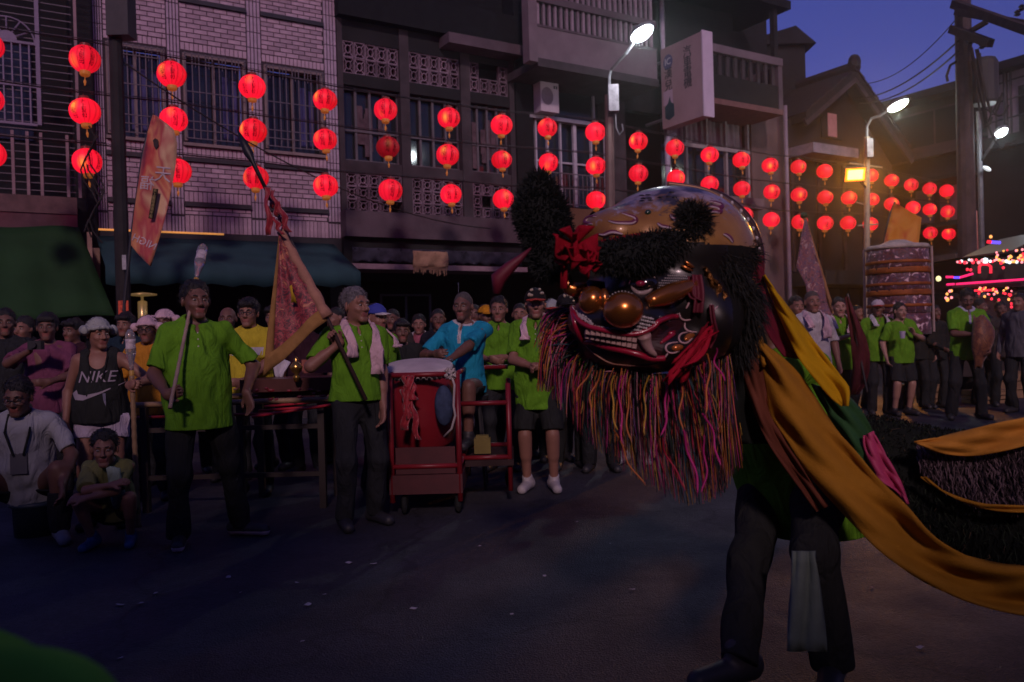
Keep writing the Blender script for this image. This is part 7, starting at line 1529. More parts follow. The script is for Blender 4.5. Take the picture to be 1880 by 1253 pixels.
bulb(1809, 479, 'w', 0.055); bulb(1723, 512, 'y', 0.05); bulb(1819, 435, 'g', 0.03)
# ---- pale crates and planks at the feet of the right hand group
CRT = M('crate_wood', (0.30, 0.19, 0.11), 0.8, var=0.4, scale=6)
def crate(px, d, sx, sy_, h, label):
    g = GD(px, d); root = E('wooden_crate', label, 'crate', g, 0.2, 'crates on the ground at right')
    n = 3
    for k in range(n):
        q = MB(); q.box(-sx, sx, -sy_, -sy_+0.02, h*(k/n)+0.005, h*((k+1)/n)-0.01); q.ob('plank', CRT, root, False, True)
        q = MB(); q.box(-sx, sx, sy_-0.02, sy_, h*(k/n)+0.005, h*((k+1)/n)-0.01); q.ob('plank', CRT, root, False, True)
        q = MB(); q.box(-sx, -sx+0.02, -sy_+0.021, sy_-0.021, h*(k/n)+0.005, h*((k+1)/n)-0.01); q.ob('plank', CRT, root, False, True)
        q = MB(); q.box(sx-0.02, sx, -sy_+0.021, sy_-0.021, h*(k/n)+0.005, h*((k+1)/n)-0.01); q.ob('plank', CRT, root, False, True)
        q = MB(); q.box(-sx+2*sx*k/n+0.004, -sx+2*sx*(k+1)/n-0.004, -sy_, sy_, h-0.004, h+0.014); q.ob('plank', CRT, root, False, True)
crate(1645, 12.9, 0.16, 0.15, 0.34, 'crate on the ground between the white cap man and the women'); crate(1722, 13.2, 0.20, 0.15, 0.32, 'crate left of the legs of the tall man in lime'); crate(1812, 13.2, 0.34, 0.2, 0.2, 'low crate right of the legs of the tall man in lime'); crate(1838, 14.0, 0.3, 0.2, 0.44, 'taller crate in front of the float')
# ---- litter on the road
sm = MB(); rr = random.Random(3); sm.sheet([[(0.03*(u-1)+rr.uniform(-.006, .006), 0.022*(v-1)+rr.uniform(-.005, .005), 0.008+rr.uniform(-.004, .009)) for u in range(3)] for v in range(3)], 0.001)
scm = sm.mesh('paper_scrap', M('scrap_paper', (0.55, 0.50, 0.55), 0.8, var=0.3))
for k, (x, y) in enumerate(((220, 1113), (257, 1111), (285, 1092), (442, 1090), (566, 1113), (595, 1094), (545, 1072), (685, 1038), (641, 1036), (220, 1211), (330, 995), (1617, 984), (1600, 1081), (1690, 1193), (555, 1181), (420, 1062), (1000, 1060), (880, 1005), (760, 1120), (1120, 1000), (940, 1130), (1585, 998), (700, 960), (1060, 960), (1160, 1085))):
    o = scm if k == 0 else scm; ob = bpy.data.objects.new('paper_scrap', scm); C.objects.link(ob); ob.location = G(x, y)+Vector((0, 0, 0.004)); ob.rotation_euler = (0, 0, rr.uniform(0, 6)); s_ = rr.uniform(.25, 0.6); ob.scale = (s_*rr.uniform(.6, 1.4), s_, s_); tag(ob, 'small scrap of pale paper lying on the dark asphalt', 'litter', 'paper scraps scattered on the road')
# ================================================================== THE LION
LDP = 2.85
def L(px, py, dd=0.0): return W(px, py, LDP+dd)
Z1 = lambda x, y: (1000+x/6.96, 320+y/6.96); Z2 = lambda x, y: (1200+x/6.96, 320+y/6.96); Z3 = lambda x, y: (1020+x/5.695, 480+y/5.695); Z4 = lambda x, y: (1180+x/5.22, 480+y/5.22)
lion = E('lion_costume', 'festival lion costume with a big golden domed head, black brows and long rainbow beard', 'lion costume', L(1228, 520, 0.1))
def dome_mat():
    m = M('lion_gold_dome', (0.40, 0.20, 0.05), 0.40, var=0, coat=0.2); n = m.node_tree.nodes; Lk = m.node_tree.links; b = n['Principled BSDF']
    b.inputs['Metallic'].default_value = 0.15
    tc = n.new('ShaderNodeTexCoord'); n1 = n.new('ShaderNodeTexNoise'); n1.inputs['Scale'].default_value = 5; n1.inputs['Detail'].default_value = 5
    n2 = n.new('ShaderNodeTexNoise'); n2.inputs['Scale'].default_value = 26; n2.inputs['Detail'].default_value = 8; n2.inputs['Roughness'].default_value = 0.75; n2.inputs['Distortion'].default_value = 0.8
    for t in (n1, n2): Lk.new(tc.outputs['Object'], t.inputs[0])
    r1 = n.new('ShaderNodeValToRGB'); e = r1.color_ramp.elements; e[0].color = (0.24, 0.10, 0.025, 1); e[1].color = (0.46, 0.24, 0.06, 1); e[0].position = 0.35; e[1].position = 0.65; Lk.new(n1.outputs['Fac'], r1.inputs[0])
    sx = n.new('ShaderNodeSeparateXYZ'); Lk.new(tc.outputs['Object'], sx.inputs[0])
    zt = L(1228, 341).z; mr = n.new('ShaderNodeMapRange'); mr.inputs[1].default_value = zt-0.17; mr.inputs[2].default_value = zt+0.0; mr.inputs[3].default_value = -0.14; mr.inputs[4].default_value = 0.26; Lk.new(sx.outputs[2], mr.inputs[0])  # silvery wear grows with height, the dome's top light put into the colour
    ad = n.new('ShaderNodeMath'); ad.operation = 'ADD'; Lk.new(n2.outputs['Fac'], ad.inputs[0]); Lk.new(mr.outputs[0], ad.inputs[1])
    r2 = n.new('ShaderNodeValToRGB'); e = r2.color_ramp.elements; e[0].position = 0.50; e[1].position = 0.60; e[0].color = (0, 0, 0, 1); e[1].color = (1, 1, 1, 1); Lk.new(ad.outputs[0], r2.inputs[0])
    r3 = n.new('ShaderNodeValToRGB'); e = r3.color_ramp.elements; e[0].position = 0.42; e[1].position = 0.6; e[0].color = (0.05, 0.045, 0.06, 1); e[1].color = (0.44, 0.36, 0.42, 1)
    n3 = n.new('ShaderNodeTexNoise'); n3.inputs['Scale'].default_value = 14; n3.inputs['Detail'].default_value = 6; Lk.new(tc.outputs['Object'], n3.inputs[0]); Lk.new(n3.outputs['Fac'], r3.inputs[0])
    mx = n.new('ShaderNodeMix'); mx.data_type = 'RGBA'; Lk.new(r2.outputs['Color'], mx.inputs[0]); Lk.new(r1.outputs['Color'], mx.inputs[6]); Lk.new(r3.outputs['Color'], mx.inputs[7]); Lk.new(mx.outputs[2], b.inputs['Base Color'])
    bp = n.new('ShaderNodeBump'); bp.inputs['Strength'].default_value = 0.3; bp.inputs['Distance'].default_value = 0.004; Lk.new(ad.outputs[0], bp.inputs['Height']); Lk.new(bp.outputs['Normal'], b.inputs['Normal'])
    return m
DOME = dome_mat(); LACQ = M('black_lacquer', (0.012, 0.010, 0.010), 0.38, var=0.3, coat=0.2, spec=0.5); MOUTH = M('mouth_dark', (0.04, 0.008, 0.010), 0.5)
S = SDF(np.array(L(1228, 520, 0.1))-A3((0.55, 0.62, 0.52)), np.array(L(1228, 520, 0.1))+A3((0.55, 0.60, 0.50)), 0.008)
S.ell(L(1228, 473, 0.12), (0.300, 0.36, 0.252), 0.0); S.ell(L(1215, 560, 0.08), (0.275, 0.34, 0.21), 0.04); S.ell(L(1128, 440, -0.02), (0.135, 0.20, 0.105), 0.05)
S.ell(L(1140, 588, -0.17), (0.175, 0.20, 0.10), 0.05); S.ell(L(1292, 590, -0.02), (0.12, 0.24, 0.14), 0.05); S.ell(L(1180, 640, -0.08), (0.222, 0.25, 0.085), 0.05)
S.ell(L(1187, 522, -0.20), (0.07, 0.06, 0.05), 0.03)
pM = L(1222, 438, -.2)
def dm(P):
    x = (P[:, 0]-pM.x); z = P[:, 2]-pM.z; return np.where(z+0.030*np.sin(x*4.0+0.4)+0.02*(x < -0.2) > 0.0, 0, np.where(x > 0.20, 2, 1))
shell = O('head_shell', S.mesh('head_shell', [DOME, LACQ, M('head_lining', (0.012, 0.013, 0.013), 0.95, var=0.2)], dm), lion)
inv_ = root_inv(lion).inverted(); sbvh = BVHTree.FromPolygons([inv_ @ v.co if False else v.co for v in shell.data.vertices], [tuple(p.vertices) for p in shell.data.polygons])
def onS(px, py, off=0.0, fb=0.0):
    d = (W(px, py, 1)-CAM).normalized(); h = sbvh.ray_cast(CAM, d)
    if h[0] is None: return W(px, py, LDP+fb)
    return h[0]-d*off
def stroke(pts, r, mat, nm, off=0.0, n=6, taper=False, dense=4, parent=lion, z=None):
    P = []
    for i in range(len(pts)-1):
        for j in range(dense):
            s_ = j/dense; P.append((pts[i][0]+(pts[i+1][0]-pts[i][0])*s_, pts[i][1]+(pts[i+1][1]-pts[i][1])*s_))
    P.append(pts[-1]); Q = [onS(*p, off) for p in P]; k = len(Q); Q2 = [Q[0]]+[(Q[i-1]+Q[i]*2+Q[i+1])/4 for i in range(1, k-1)]+[Q[-1]]
    rr = [r*(math.sin(math.pi*(0.06+0.88*i/(k-1)))**0.6) for i in range(k)] if taper else [r]*k
    m = MB(); m.tube(Q2, rr, n); return m.ob(nm, mat, parent, True)
def smooth(pts, it=2):
    for _ in range(it):
        q = [pts[0]]
        for i in range(len(pts)-1): a, b = pts[i], pts[i+1]; q += [(a[0]*.75+b[0]*.25, a[1]*.75+b[1]*.25), (a[0]*.25+b[0]*.75, a[1]*.25+b[1]*.75)]
        pts = q+[pts[-1]]
    return pts
GOLD = M('lion_gold', (0.64, 0.22, 0.045), 0.27, metal=0.85, var=0.25, scale=8, coat=0.5)
REDL = M('lip_red', (0.36, 0.012, 0.04), 0.28, var=0.2, coat=0.4); IVORY = M('tooth_ivory', (0.48, 0.30, 0.27), 0.45, var=0.25, scale=14); PALEL = M('pale_line', (0.56, 0.36, 0.38), 0.5, var=0); PURP = M('purple_line', (0.15, 0.02, 0.06), 0.4, var=0)
# nose, cheeks, eye
rt2 = Matrix.Rotation(0.15, 3, 'Y')
m = MB(); c = onS(1144, 570, 0.02); m.ell(c, 0.062, 0.06, 0.055, 24, 16); m.ob('nose', GOLD, lion, True)
m = MB(); c = onS(1087, 553, 0.02); m.ell(c, 0.043, 0.05, 0.047, 20, 14); m.ell(onS(1109, 551, 0.012), 0.018, 0.03, 0.036, 14, 10); m.ob('nostril', GOLD, lion, True)
a, b = onS(1190, 556, 0.012), onS(1279, 520, 0.004); m = MB(); m.tube([a.lerp(b, j/12) for j in range(13)], [0.006+0.026*math.sin(math.pi*(0.12+0.86*j/12))**.7 for j in range(13)], 12); m.ob('cheek_ridge', GOLD, lion, True)
m = MB(); c = onS(1183, 524, -0.03); m.ell(c, 0.052, 0.05, 0.044, 20, 14); eye = m.ob('eye', M('eye_black', (0.01, 0.008, 0.009), 0.12, var=0, coat=0.6), lion, True)
m = MB(); c2 = onS(1176, 521, 0.024); m.ell(c2, 0.016, 0.012, 0.010, 12, 8); m.ob('eye_glint', M('glint_red', (0.28, 0.015, 0.05), 0.15, var=0, coat=0.5), eye, True)  # red light glint on the eye built in as a small coloured bulge
stroke(smooth([Z3(795, 250), Z3(815, 300), Z3(860, 335), Z3(930, 335), Z3(990, 300), Z3(1020, 240), Z3(1030, 165)]), 0.008, M('eye_ring', (0.42, 0.32, 0.30), 0.4, var=0.15), 'eye_rim', 0.006, 8, True)
# lips
ul = smooth([Z3(165, 465), Z3(200, 560), Z3(260, 640), Z3(360, 690), Z3(480, 715), Z3(600, 745), Z3(740, 765), Z3(860, 760), Z3(960, 725), Z3(1040, 680), Z3(1075, 625), Z3(1200, 580), Z4(330, 530)], 1)
stroke(ul, 0.0085, REDL, 'upper_lip', 0.004, 8)
ll = smooth([Z3(172, 475), Z3(195, 620), Z3(230, 740), Z3(300, 850), Z3(365, 830), Z3(470, 880), Z3(620, 915), Z3(780, 950), Z3(900, 985), Z3(970, 1015), Z3(1060, 1020), Z3(1140, 1015)], 1)
stroke(ll, 0.010, REDL, 'lower_lip', 0.006, 8)
m = MB(); pts = [onS(*p, 0.0015) for p in [Z3(250, 650), Z3(400, 712), Z3(600, 755), Z3(860, 770), Z3(1040, 690), Z4(330, 545), Z4(400, 600), Z4(320, 700), Z4(200, 800), Z3(1100, 1005), Z3(970, 1000), Z3(780, 935), Z3(560, 890), Z3(365, 820), Z3(290, 830)]]
ctr = sum(pts, Vector())/len(pts); m.add([ctr+Vector((0, -0.0, 0))]+pts, [(0, i+1, (i+1) % len(pts)+1) for i in range(len(pts))]); mo = subdiv(m.mesh('mouth', MOUTH), 3)
for v in mo.vertices:
    d = (v.co-CAM).normalized(); h = sbvh.ray_cast(CAM, d)
    if h[0] is not None: v.co = h[0]-d*0.0025
O('mouth', mo, lion)
# teeth: two rows, each a bevelled block
def tooth(px, py, w_, h_, ang=0.0):
    c = onS(px, py, 0.008); ax = (R_*math.cos(ang)-U_*math.sin(ang)); az = U_*math.cos(ang)+R_*math.sin(ang); q = MB(); ay = ax.cross(az)
    x, z = w_/2, h_/2; P = lambda u, v, o: c+ax*u+az*v-F_*o
    q.add([P(-x, -z, -.006), P(x, -z, -.006), P(x, z, -.006), P(-x, z, -.006), P(-x*.78, -z*.8, .008), P(x*.78, -z*.8, .008), P(x*.78, z*.8, .008), P(-x*.78, z*.8, .008)], [(4, 5, 6, 7), (0, 1, 5, 4), (1, 2, 6, 5), (2, 3, 7, 6), (3, 0, 4, 7), (3, 2, 1, 0)]); return q.ob('tooth', IVORY, lion)
for k in range(10):
    x = 335+k*54; yb = 738+k*9.0; px, py = Z3(x, yb+5-6*math.sin(k/9*3.1)); tooth(px, py, 0.0172, 0.016, 0.13)
    px, py = Z3(x, yb+50-2*math.sin(k/9*3.1)+k*2.2); tooth(px, py, 0.0172, 0.017, 0.16)
fg_ = smooth([Z3(925, 775), Z3(945, 860), Z3(985, 930), Z3(1055, 990)], 1); Q = [onS(*p, 0.012) for p in fg_]; m = MB(); m.tube(Q, [0.021*(1-0.85*(i/(len(Q)-1))**1.4)+0.001 for i in range(len(Q))], 10); m.ob('fang', IVORY, lion, True)
stroke([Z3(1095, 860), Z3(1160, 810), Z3(1240, 750), Z4(250, 700), Z4(310, 670)], 0.008, REDL, 'tongue', 0.004, 8, True)
# chin lines
stroke(smooth([Z3(290, 850), Z3(360, 930), Z3(450, 1000), Z3(570, 1070), Z3(700, 1085), Z3(850, 1095), Z3(1000, 1085), Z3(1080, 1065)]), 0.0028, M('chin_gold', (0.40, 0.18, 0.12), 0.4), 'chin_line', 0.002, 5)
# scalloped scales at the cheek
for pts in ([Z4(260, 515), Z4(300, 525), Z4(340, 505)], [Z4(350, 495), Z4(360, 545), Z4(400, 570), Z4(460, 560)], [Z4(405, 590), Z4(400, 640), Z4(440, 675), Z4(520, 680)], [Z4(430, 680), Z4(370, 690), Z4(340, 730), Z4(360, 780), Z4(430, 790), Z4(500, 705)], [Z4(340, 775), Z4(250, 785), Z4(215, 820), Z4(230, 870), Z4(290, 885), Z4(350, 860)], [Z4(240, 885), Z4(215, 920), Z4(195, 940)], [Z4(325, 325), Z4(320, 380), Z4(260, 440)], [Z4(455, 355), Z4(440, 410), Z4(415, 455)], [Z4(655, 410), Z4(660, 440), Z4(665, 490), Z4(720, 430)], [Z4(160, 560), Z4(150, 600), Z4(125, 630)]):
    stroke(smooth(pts), 0.0034, PALEL, 'scale_outline', 0.003, 5, True)
for pts in ([Z4(405, 755), Z4(440, 725), Z4(495, 705)], [Z4(280, 835), Z4(330, 830), Z4(385, 820)]): stroke(pts, 0.011, M('orange_gold', (0.62, 0.20, 0.05), 0.25, metal=0.5, var=0.2), 'scale_fill', 0.001, 8, True)
# beads
bd = MB(); rr = random.Random(12); DOT = M('bead_white', (0.55, 0.50, 0.50), 0.35, var=0)
def dot(px, py, r): r *= 1.12; bd.ell(onS(px, py, r*0.4), r, r, r, 6, 4)
for k in range(46):
    t = k/45; dot(*Z3(215+t*560, 520+150*math.sin(min(1, t*2.2)*1.57)+t*50+rr.uniform(-6, 6)), 0.0021)
for k in range(90): t = rr.random(); dot(*Z3(225+150*t+rr.uniform(-18, 18), 545+110*t+rr.uniform(-28, 22)), rr.uniform(.0016, .0028))
for k in range(28): t = rr.random(); dot(*Z3(450+100*t, 690+20*t+rr.uniform(-10, 10)), 0.0018)
for k in range(24):
    a = math.radians(205-k*10.3); dot(*Z3(700+195*math.cos(a), 520-205*math.sin(a)), 0.0026)
for i in range(9):
    for j in range(6):
        u, v = 880+i*23+(j % 2)*11-j*20, 575+j*34+i*5
        if v < 750 and 720 < u < 1035: dot(*Z3(u, v), 0.0030+0.0006*((i+j) % 3))
for k in range(14): dot(*Z3(870+rr.uniform(-140, 10), 715+rr.uniform(-10, 28)), 0.0024)
for i in range(22):
    for j in range(9):
        x, y = 140+i*19+(j % 2)*9, 112+j*24+i*0.5
        if y < 278-0.28*(x-150) and y > 118+0.9*max(0, 265-x)*0.95-10 and y > 105+0.30*max(0, x-290): dot(*Z4(x, y), 0.0021)
for k in range(60): dot(*Z4(155+rr.uniform(0, 170), 575-rr.uniform(0, 40)+rr.uniform(-8, 8)), 0.0014)
for k in range(40): t = k/39; dot(*Z3(790+t*350, 950+t*65-10*math.sin(t*3)), 0.0019)
o = bd.ob('beading', DOT, lion, True, kind='stuff')
# painted flames on the dome: raised purple outline with a pale core
for pts in ([Z1(985, 500), Z1(1080, 535), Z1(1150, 560), Z1(1165, 600), Z1(1120, 635), Z1(1030, 635), Z1(900, 630), Z1(815, 600)], [Z1(690, 770), Z1(760, 785), Z1(820, 755), Z1(880, 745), Z1(950, 760), Z1(1000, 770)], [Z1(1440, 630), Z1(1490, 675), Z1(1560, 685), Z1(1620, 695)], [Z1(1610, 520), Z1(1640, 570), Z1(1670, 605)], [Z1(655, 545), Z1(590, 550), Z1(530, 590), Z1(510, 640), Z1(610, 640)], [Z1(545, 655), Z1(490, 690), Z1(475, 720), Z1(560, 735)], [Z2(640, 410), Z2(760, 420), Z2(830, 445), Z2(880, 420), Z2(850, 385), Z2(720, 350)], [Z2(680, 495), Z2(760, 485), Z2(840, 500), Z2(860, 470), Z2(800, 430)], [Z2(215, 530), Z2(250, 570), Z2(290, 600)], [Z2(890, 770), Z2(960, 810), Z2(1010, 880)]):
    p2 = smooth(pts, 2); stroke(p2, 0.0100, PURP, 'flame_outline', -0.005, 6, True, 2); stroke(p2, 0.0042, M('flame_core', (0.52, 0.40, 0.44), 0.45, var=0), 'flame_core', 0.0032, 6, True, 2)
for x, y, a in ((1240, 275, .05), (1320, 268, .04), (1260, 312, .04), (1340, 310, .05), (1245, 345, .02), (1350, 335, .03), (1475, 300, .0), (1580, 290, 0), (1620, 235, 0), (1660, 300, 0)):
    px, py = Z1(x, y); stroke([(px-5, py+a), (px, py), (px+5, py)], 0.0042, LACQ, 'painted_dash', -0.0005, 6, True, 3)
m = MB(); c = onS(*Z1(1320, 492), 0.002); m.ell(c, 0.011, 0.008, 0.010, 12, 8); m.ob('forehead_boss', M('green_boss', (0.02, 0.05, 0.03), 0.15, var=0, coat=0.8), lion, True)
# head rim with beads at the back
rim = smooth([(1225, 338), (1290, 346), (1335, 368), (1366, 398), (1383, 432), (1390, 470), (1384, 520), (1368, 570)], 2)
m = MB(); Q = [W(x, y, LDP+0.22) for x, y in rim]; m.tube(Q, 0.010, 8); m.ob('rim', M('rim_gold', (0.30, 0.17, 0.10), 0.35, metal=0.5, var=0.3), lion, True)
m = MB(); Q = [W(x+8, y+2, LDP+0.28) for x, y in rim[6:]]; m.tube(Q, 0.016, 8); m.ob('rim', M('rim_dark', (0.05, 0.02, 0.02), 0.4), lion, True)
for k in range(8, len(rim), 2):
    q = MB(); x, y = rim[k]; q.ell(W(x+6, y+1, LDP+0.20), 0.006, 0.006, 0.009, 8, 6); q.ob('rim_bead', DOT, lion, True)
m = MB(); m.tube([W(x+13, y+4, LDP+0.3) for x, y in rim[10:]], 0.007, 6); m.ob('red_edging', REDL, lion, True)
# red band over the brow
RIBL = M('lion_red_cloth', (0.36, 0.006, 0.022), 0.8, var=0.5, scale=14)
for k in range(5):
    dy = k*5.0; stroke(smooth([Z1(560, 905+dy*5), Z1(760, 870+dy*4.2), Z1(1000, 825+dy*3), Z1(1250, 780+dy*2), Z1(1500, 755+dy)]), 0.0105, RIBL, 'red_band', 0.006+0.004*(k % 2), 8, True)
def crumple(px, py, dd, r, seed, nm, mat, sc=(1, 1, 1), parent=lion):
    c = np.array(W(px, py, LDP+dd)); Sx = SDF(c-r*1.7*max(sc), c+r*1.7*max(sc), 0.006); Sx.ell(c, A3((r, r, r))*A3(sc)); g = random.Random(seed)
    for k in range(9):
        d = nrm([g.uniform(-1, 1), g.uniform(-1, .2), g.uniform(-1, 1)]); Sx.cap(c+d*r*0.5*A3(sc), c+d*r*1.05*A3(sc), r*0.28, r*0.36, 0.012)
        d2 = nrm([g.uniform(-1, 1), g.uniform(-1, 0), g.uniform(-1, 1)]); Sx.cap(c+d2*r*1.0*A3(sc), c+d2*r*1.25*A3(sc), r*0.12, r*0.2, 0.008, 's')
    Sx.ripple(r*0.10, 2.2/r, seed); return O(nm, Sx.mesh(nm, mat), parent)
def rosette(px, py, dd, r, seed):
    g = random.Random(seed); c = W(px, py, LDP+dd); m = MB()
    for k in range(9):
        a = g.uniform(0, 6.28); d = (R_*math.cos(a)+U_*math.sin(a)*0.9-F_*g.uniform(0.1, 0.9)).normalized(); s_ = d.cross(Vector((g.uniform(-1, 1), g.uniform(-1, 1), g.uniform(-1, 1)))).normalized(); n_ = d.cross(s_); ph = g.uniform(0, 6)
        m.sheet([[c+d*r*(0.15+1.0*v)+s_*r*(u-.5)*(0.5+1.3*v)+n_*r*(0.34*math.sin(u*6.3+ph+v*2)*v+0.25*v*v) for u in np.linspace(0, 1, 9)] for v in np.linspace(0, 1, 6)], 0.004)
    return m.ob('red_rosette', RIBL, lion, True)
rosette(1056, 452, -0.31, 0.056, 3); rosette(1062, 482, -0.31, 0.050, 8)
m = MB(); m.sheet([[W(1030+6*u-0.5*v, 470+v*30, LDP-.3+0.01*math.sin(u+v)) for u in range(3)] for v in range(3)], 0.006); m.ob('red_tail', RIBL, lion, True)
for pts, wd in ((((1278, 505), (1284, 540), (1280, 575)), 0.030), (((1305, 560), (1308, 590), (1314, 612), (1300, 640)), 0.012), (((1268, 508), (1266, 545), (1282, 552)), 0.018)):
    Qs = smooth(list(pts), 2); m = MB(); m.sheet([[onS(x, y, 0.020)+R_*wd*(u-.5)+Vector((0, -0.01*math.cos(u*6), 0)) for u in np.linspace(0, 1, 6)] for x, y in Qs], 0.005); m.ob('red_strip', M('maroon_strip', (0.16, 0.012, 0.03), 0.6, var=0.3), lion, True)
# horn at the far cheek
hp = smooth([Z3(330, 275), Z3(240, 295), Z3(170, 300), Z3(130, 260), Z3(118, 190), Z3(128, 118)], 2); Q = [W(x, y, LDP-0.22) for x, y in hp]; m = MB(); m.tube(Q, [0.004+0.019*math.sin(math.pi*min(1, 0.15+0.85*i/(len(Q)-1)))**0.8*(1 if i < len(Q)*.6 else 1.0) for i in range(len(Q))], 12); m.ob('horn', GOLD, lion, True)
m = MB(); Q = [W(x, y, LDP-0.14) for x, y in ((1070, 540), (1085, 530), (1110, 528))]; m.tube(Q, [0.02, 0.03, 0.02], 10); m.ob('horn_base', LACQ, lion, True)
# gilded frill behind the cheek
FRIL = M('frill_gold', (0.36, 0.15, 0.03), 0.35, metal=0.6, var=0.7, scale=30, bump=0.8, bscale=60)
m = MB(); fr_l = [Z4(590, 60), Z4(600, 130), Z4(640, 200), Z4(680, 290), Z4(700, 370), Z4(715, 450)]; fr_r = [Z4(595, 55), Z4(660, 145), Z4(720, 210), Z4(780, 280), Z4(815, 350), Z4(775, 460)]
m.sheet([[W(a[0]+(b[0]-a[0])*u, a[1]+(b[1]-a[1])*u, LDP-0.22+0.02*math.sin(u*9+i*2)) for u in np.linspace(0, 1, 7)] for i, (a, b) in enumerate(zip(smooth(fr_l, 1), smooth(fr_r, 1)))], 0.01); m.ob('gilded_frill', FRIL, lion, True)
m = MB(); Q = [W(*Z4(x, y), LDP-0.1) for x, y in ((890, 145), (910, 105), (945, 70), (970, 20))]; m.tube(Q, [0.012, 0.018, 0.012, 0.005], 8); m.ob('gilded_frill', FRIL, lion, True)
for p, q_ in ((Z2(400, 1110), Z2(520, 1200)), (Z2(350, 1165), Z2(500, 1240))): stroke([p, ((p[0]+q_[0])/2, (p[1]+q_[1])/2), q_], 0.006, GOLD, 'brow_line', 0.012, 6, True)
# fur: black brow, tufts, ears
FUR = [M('black_fur', (0.018, 0.021, 0.021), 0.75, var=0.3, scale=30), M('black_fur_tip', (0.028, 0.032, 0.032), 0.7, var=0.3)]
def fur(nm, core_fn, spots, n, ln, seed, mats=FUR, rad=0.0022, jit=0.5, down=0.25, res=0.008, lo=None, hi=None):
    Sx = SDF(lo, hi, res); core_fn(Sx); ob = O(nm, Sx.mesh(nm, mats[0]), lion); me = ob.data
    g = np.random.default_rng(seed); nv = len(me.vertices); co_ = np.empty(nv*3, np.float32); me.vertices.foreach_get('co', co_); no_ = np.empty(nv*3, np.float32); me.vertices.foreach_get('normal', no_); co_ = co_.reshape(-1, 3); no_ = no_.reshape(-1, 3)
    m = MB()
    for i in g.choice(nv, min(n, nv*3), True):
        p = Vector(co_[i].tolist())+Vector(g.normal(0, 0.002, 3).tolist()); d = Vector((no_[i]+g.normal(0, jit, 3)).tolist()).normalized(); l_ = ln*g.uniform(.5, 1.25); q = p+d*l_*0.55-UP*down*l_*0.3; e = q+(d-UP*down*1.6).normalized()*l_*0.5
        m.mi = int(g.random() < 0.45) if len(mats) == 2 else int(g.integers(len(mats))); m.tube([p, q, e], [rad, rad*0.75, rad*0.15], 3, False)
    o = m.ob(nm+'_hair', mats, ob); o['kind'] = 'stuff'; return ob
br = [(1092, 470, -.24), (1125, 472, -.27), (1160, 470, -.27), (1200, 460, -.25), (1240, 448, -.2), (1278, 440, -.14)]
def f_brow(S_):
    for (a, b, r0, r1) in zip(br[:-1], br[1:], (.030, .044, .050, .048, .044), (.044, .050, .048, .044, .040)): S_.cap(L(*a), L(*b), r0, r1, 0.02)
fur('brow', f_brow, br, 3200, 0.024, 1, lo=np.array(L(1185, 470, -.2))-A3((.30, .25, .2)), hi=np.array(L(1185, 470, -.2))+A3((.30, .25, .2)))
c1 = L(1270, 408, -.20)
fur('fur_tuft', lambda S_: (S_.ell(c1, (.046, .05, .050)), S_.cap(L(1262, 440, -.2), L(1270, 408, -.2), .03, .03)), None, 1500, 0.034, 2, lo=np.array(c1)-.16, hi=np.array(c1)+.16, down=0.05)
fur('ear', lambda S_: (S_.cap(L(1310, 478, -.14), L(1372, 470, -.02), .050, .034), S_.cap(L(1330, 500, -.12), L(1375, 545, 0), .05, .03)), None, 1500, 0.045, 3, lo=np.array(L(1340, 490, -.1))-.24, hi=np.array(L(1340, 490, -.1))+.24, down=0.4)
fur('ear', lambda S_: (S_.ell(L(990, 378, -.1), (.060, .055, .112), 0), S_.cap(L(985, 395, -.1), L(1005, 490, -.1), .062, .045, .05), S_.cap(L(1005, 400, -.1), L(1040, 470, -.1), .06, .035, .05)), None, 4200, 0.022, 4, lo=np.array(L(1000, 400, -.1))-.30, hi=np.array(L(1000, 400, -.1))+.30, down=-0.1, jit=0.4)
RF = [M('red_feather', (0.46, 0.010, 0.035), 0.7, var=0.3), M('red_feather_dark', (0.24, 0.006, 0.02), 0.7, var=0.3)]
tq = [L(1304, 606, -.30), L(1288, 632, -.31), L(1266, 660, -.32), L(1246, 686, -.31)]
g = random.Random(17)
for k in range(15):
    o_ = Vector((g.gauss(0, .012), g.gauss(0, .012), g.gauss(0, .012))); e_ = L(1242+g.gauss(0, 14), 690+g.gauss(0, 10), -.31+g.gauss(0, .02)); m_ = L(1276+g.gauss(0, 9), 640+g.gauss(0, 9), -.345+g.gauss(0, .015)); wd = g.uniform(.014, .026); ph = g.uniform(0, 6); rows = []
    for j in range(9):
        t = j/8; p = (tq[0]+o_)*(1-t)**2+m_*2*t*(1-t)+e_*t*t; sd = (R_*math.cos(ph*.3)+U_*math.sin(ph*.3)); rows.append([p+sd*wd*(u-.5)*(0.5+t)+F_*0.006*math.sin(u*6+ph+j*.8) for u in (0, .33, .67, 1)])
    m = MB(); m.sheet(rows, 0.003); m.ob('tassel_ribbon', RF[k % 3 == 0], lion, True)
m = MB(); q = [Z1(130, 30), Z1(230, 420), Z1(300, 520), Z1(345, 740), Z1(470, 720), Z1(640, 440), Z1(520, 450), Z1(300, 440), Z1(250, 420), Z1(150, 40)]
m.sheet([[W(1020+(1036-1020)*v**1.5+u*(3+70*max(0, v-.72)/.28*(1-v)*2.2), 325+v*110, LDP-0.03) for u in np.linspace(0, 1, 6)] for v in np.linspace(0, 1, 12)], 0.012)
m.poly([W(*p, LDP+0.02) for p in (Z1(240, 425), Z1(560, 450), Z1(640, 440), Z1(500, 600), Z1(470, 700), Z1(345, 755))], 0.02, F_); m.ob('ear_back', M('ear_leather', (0.20, 0.10, 0.07), 0.7, var=0.3), lion)
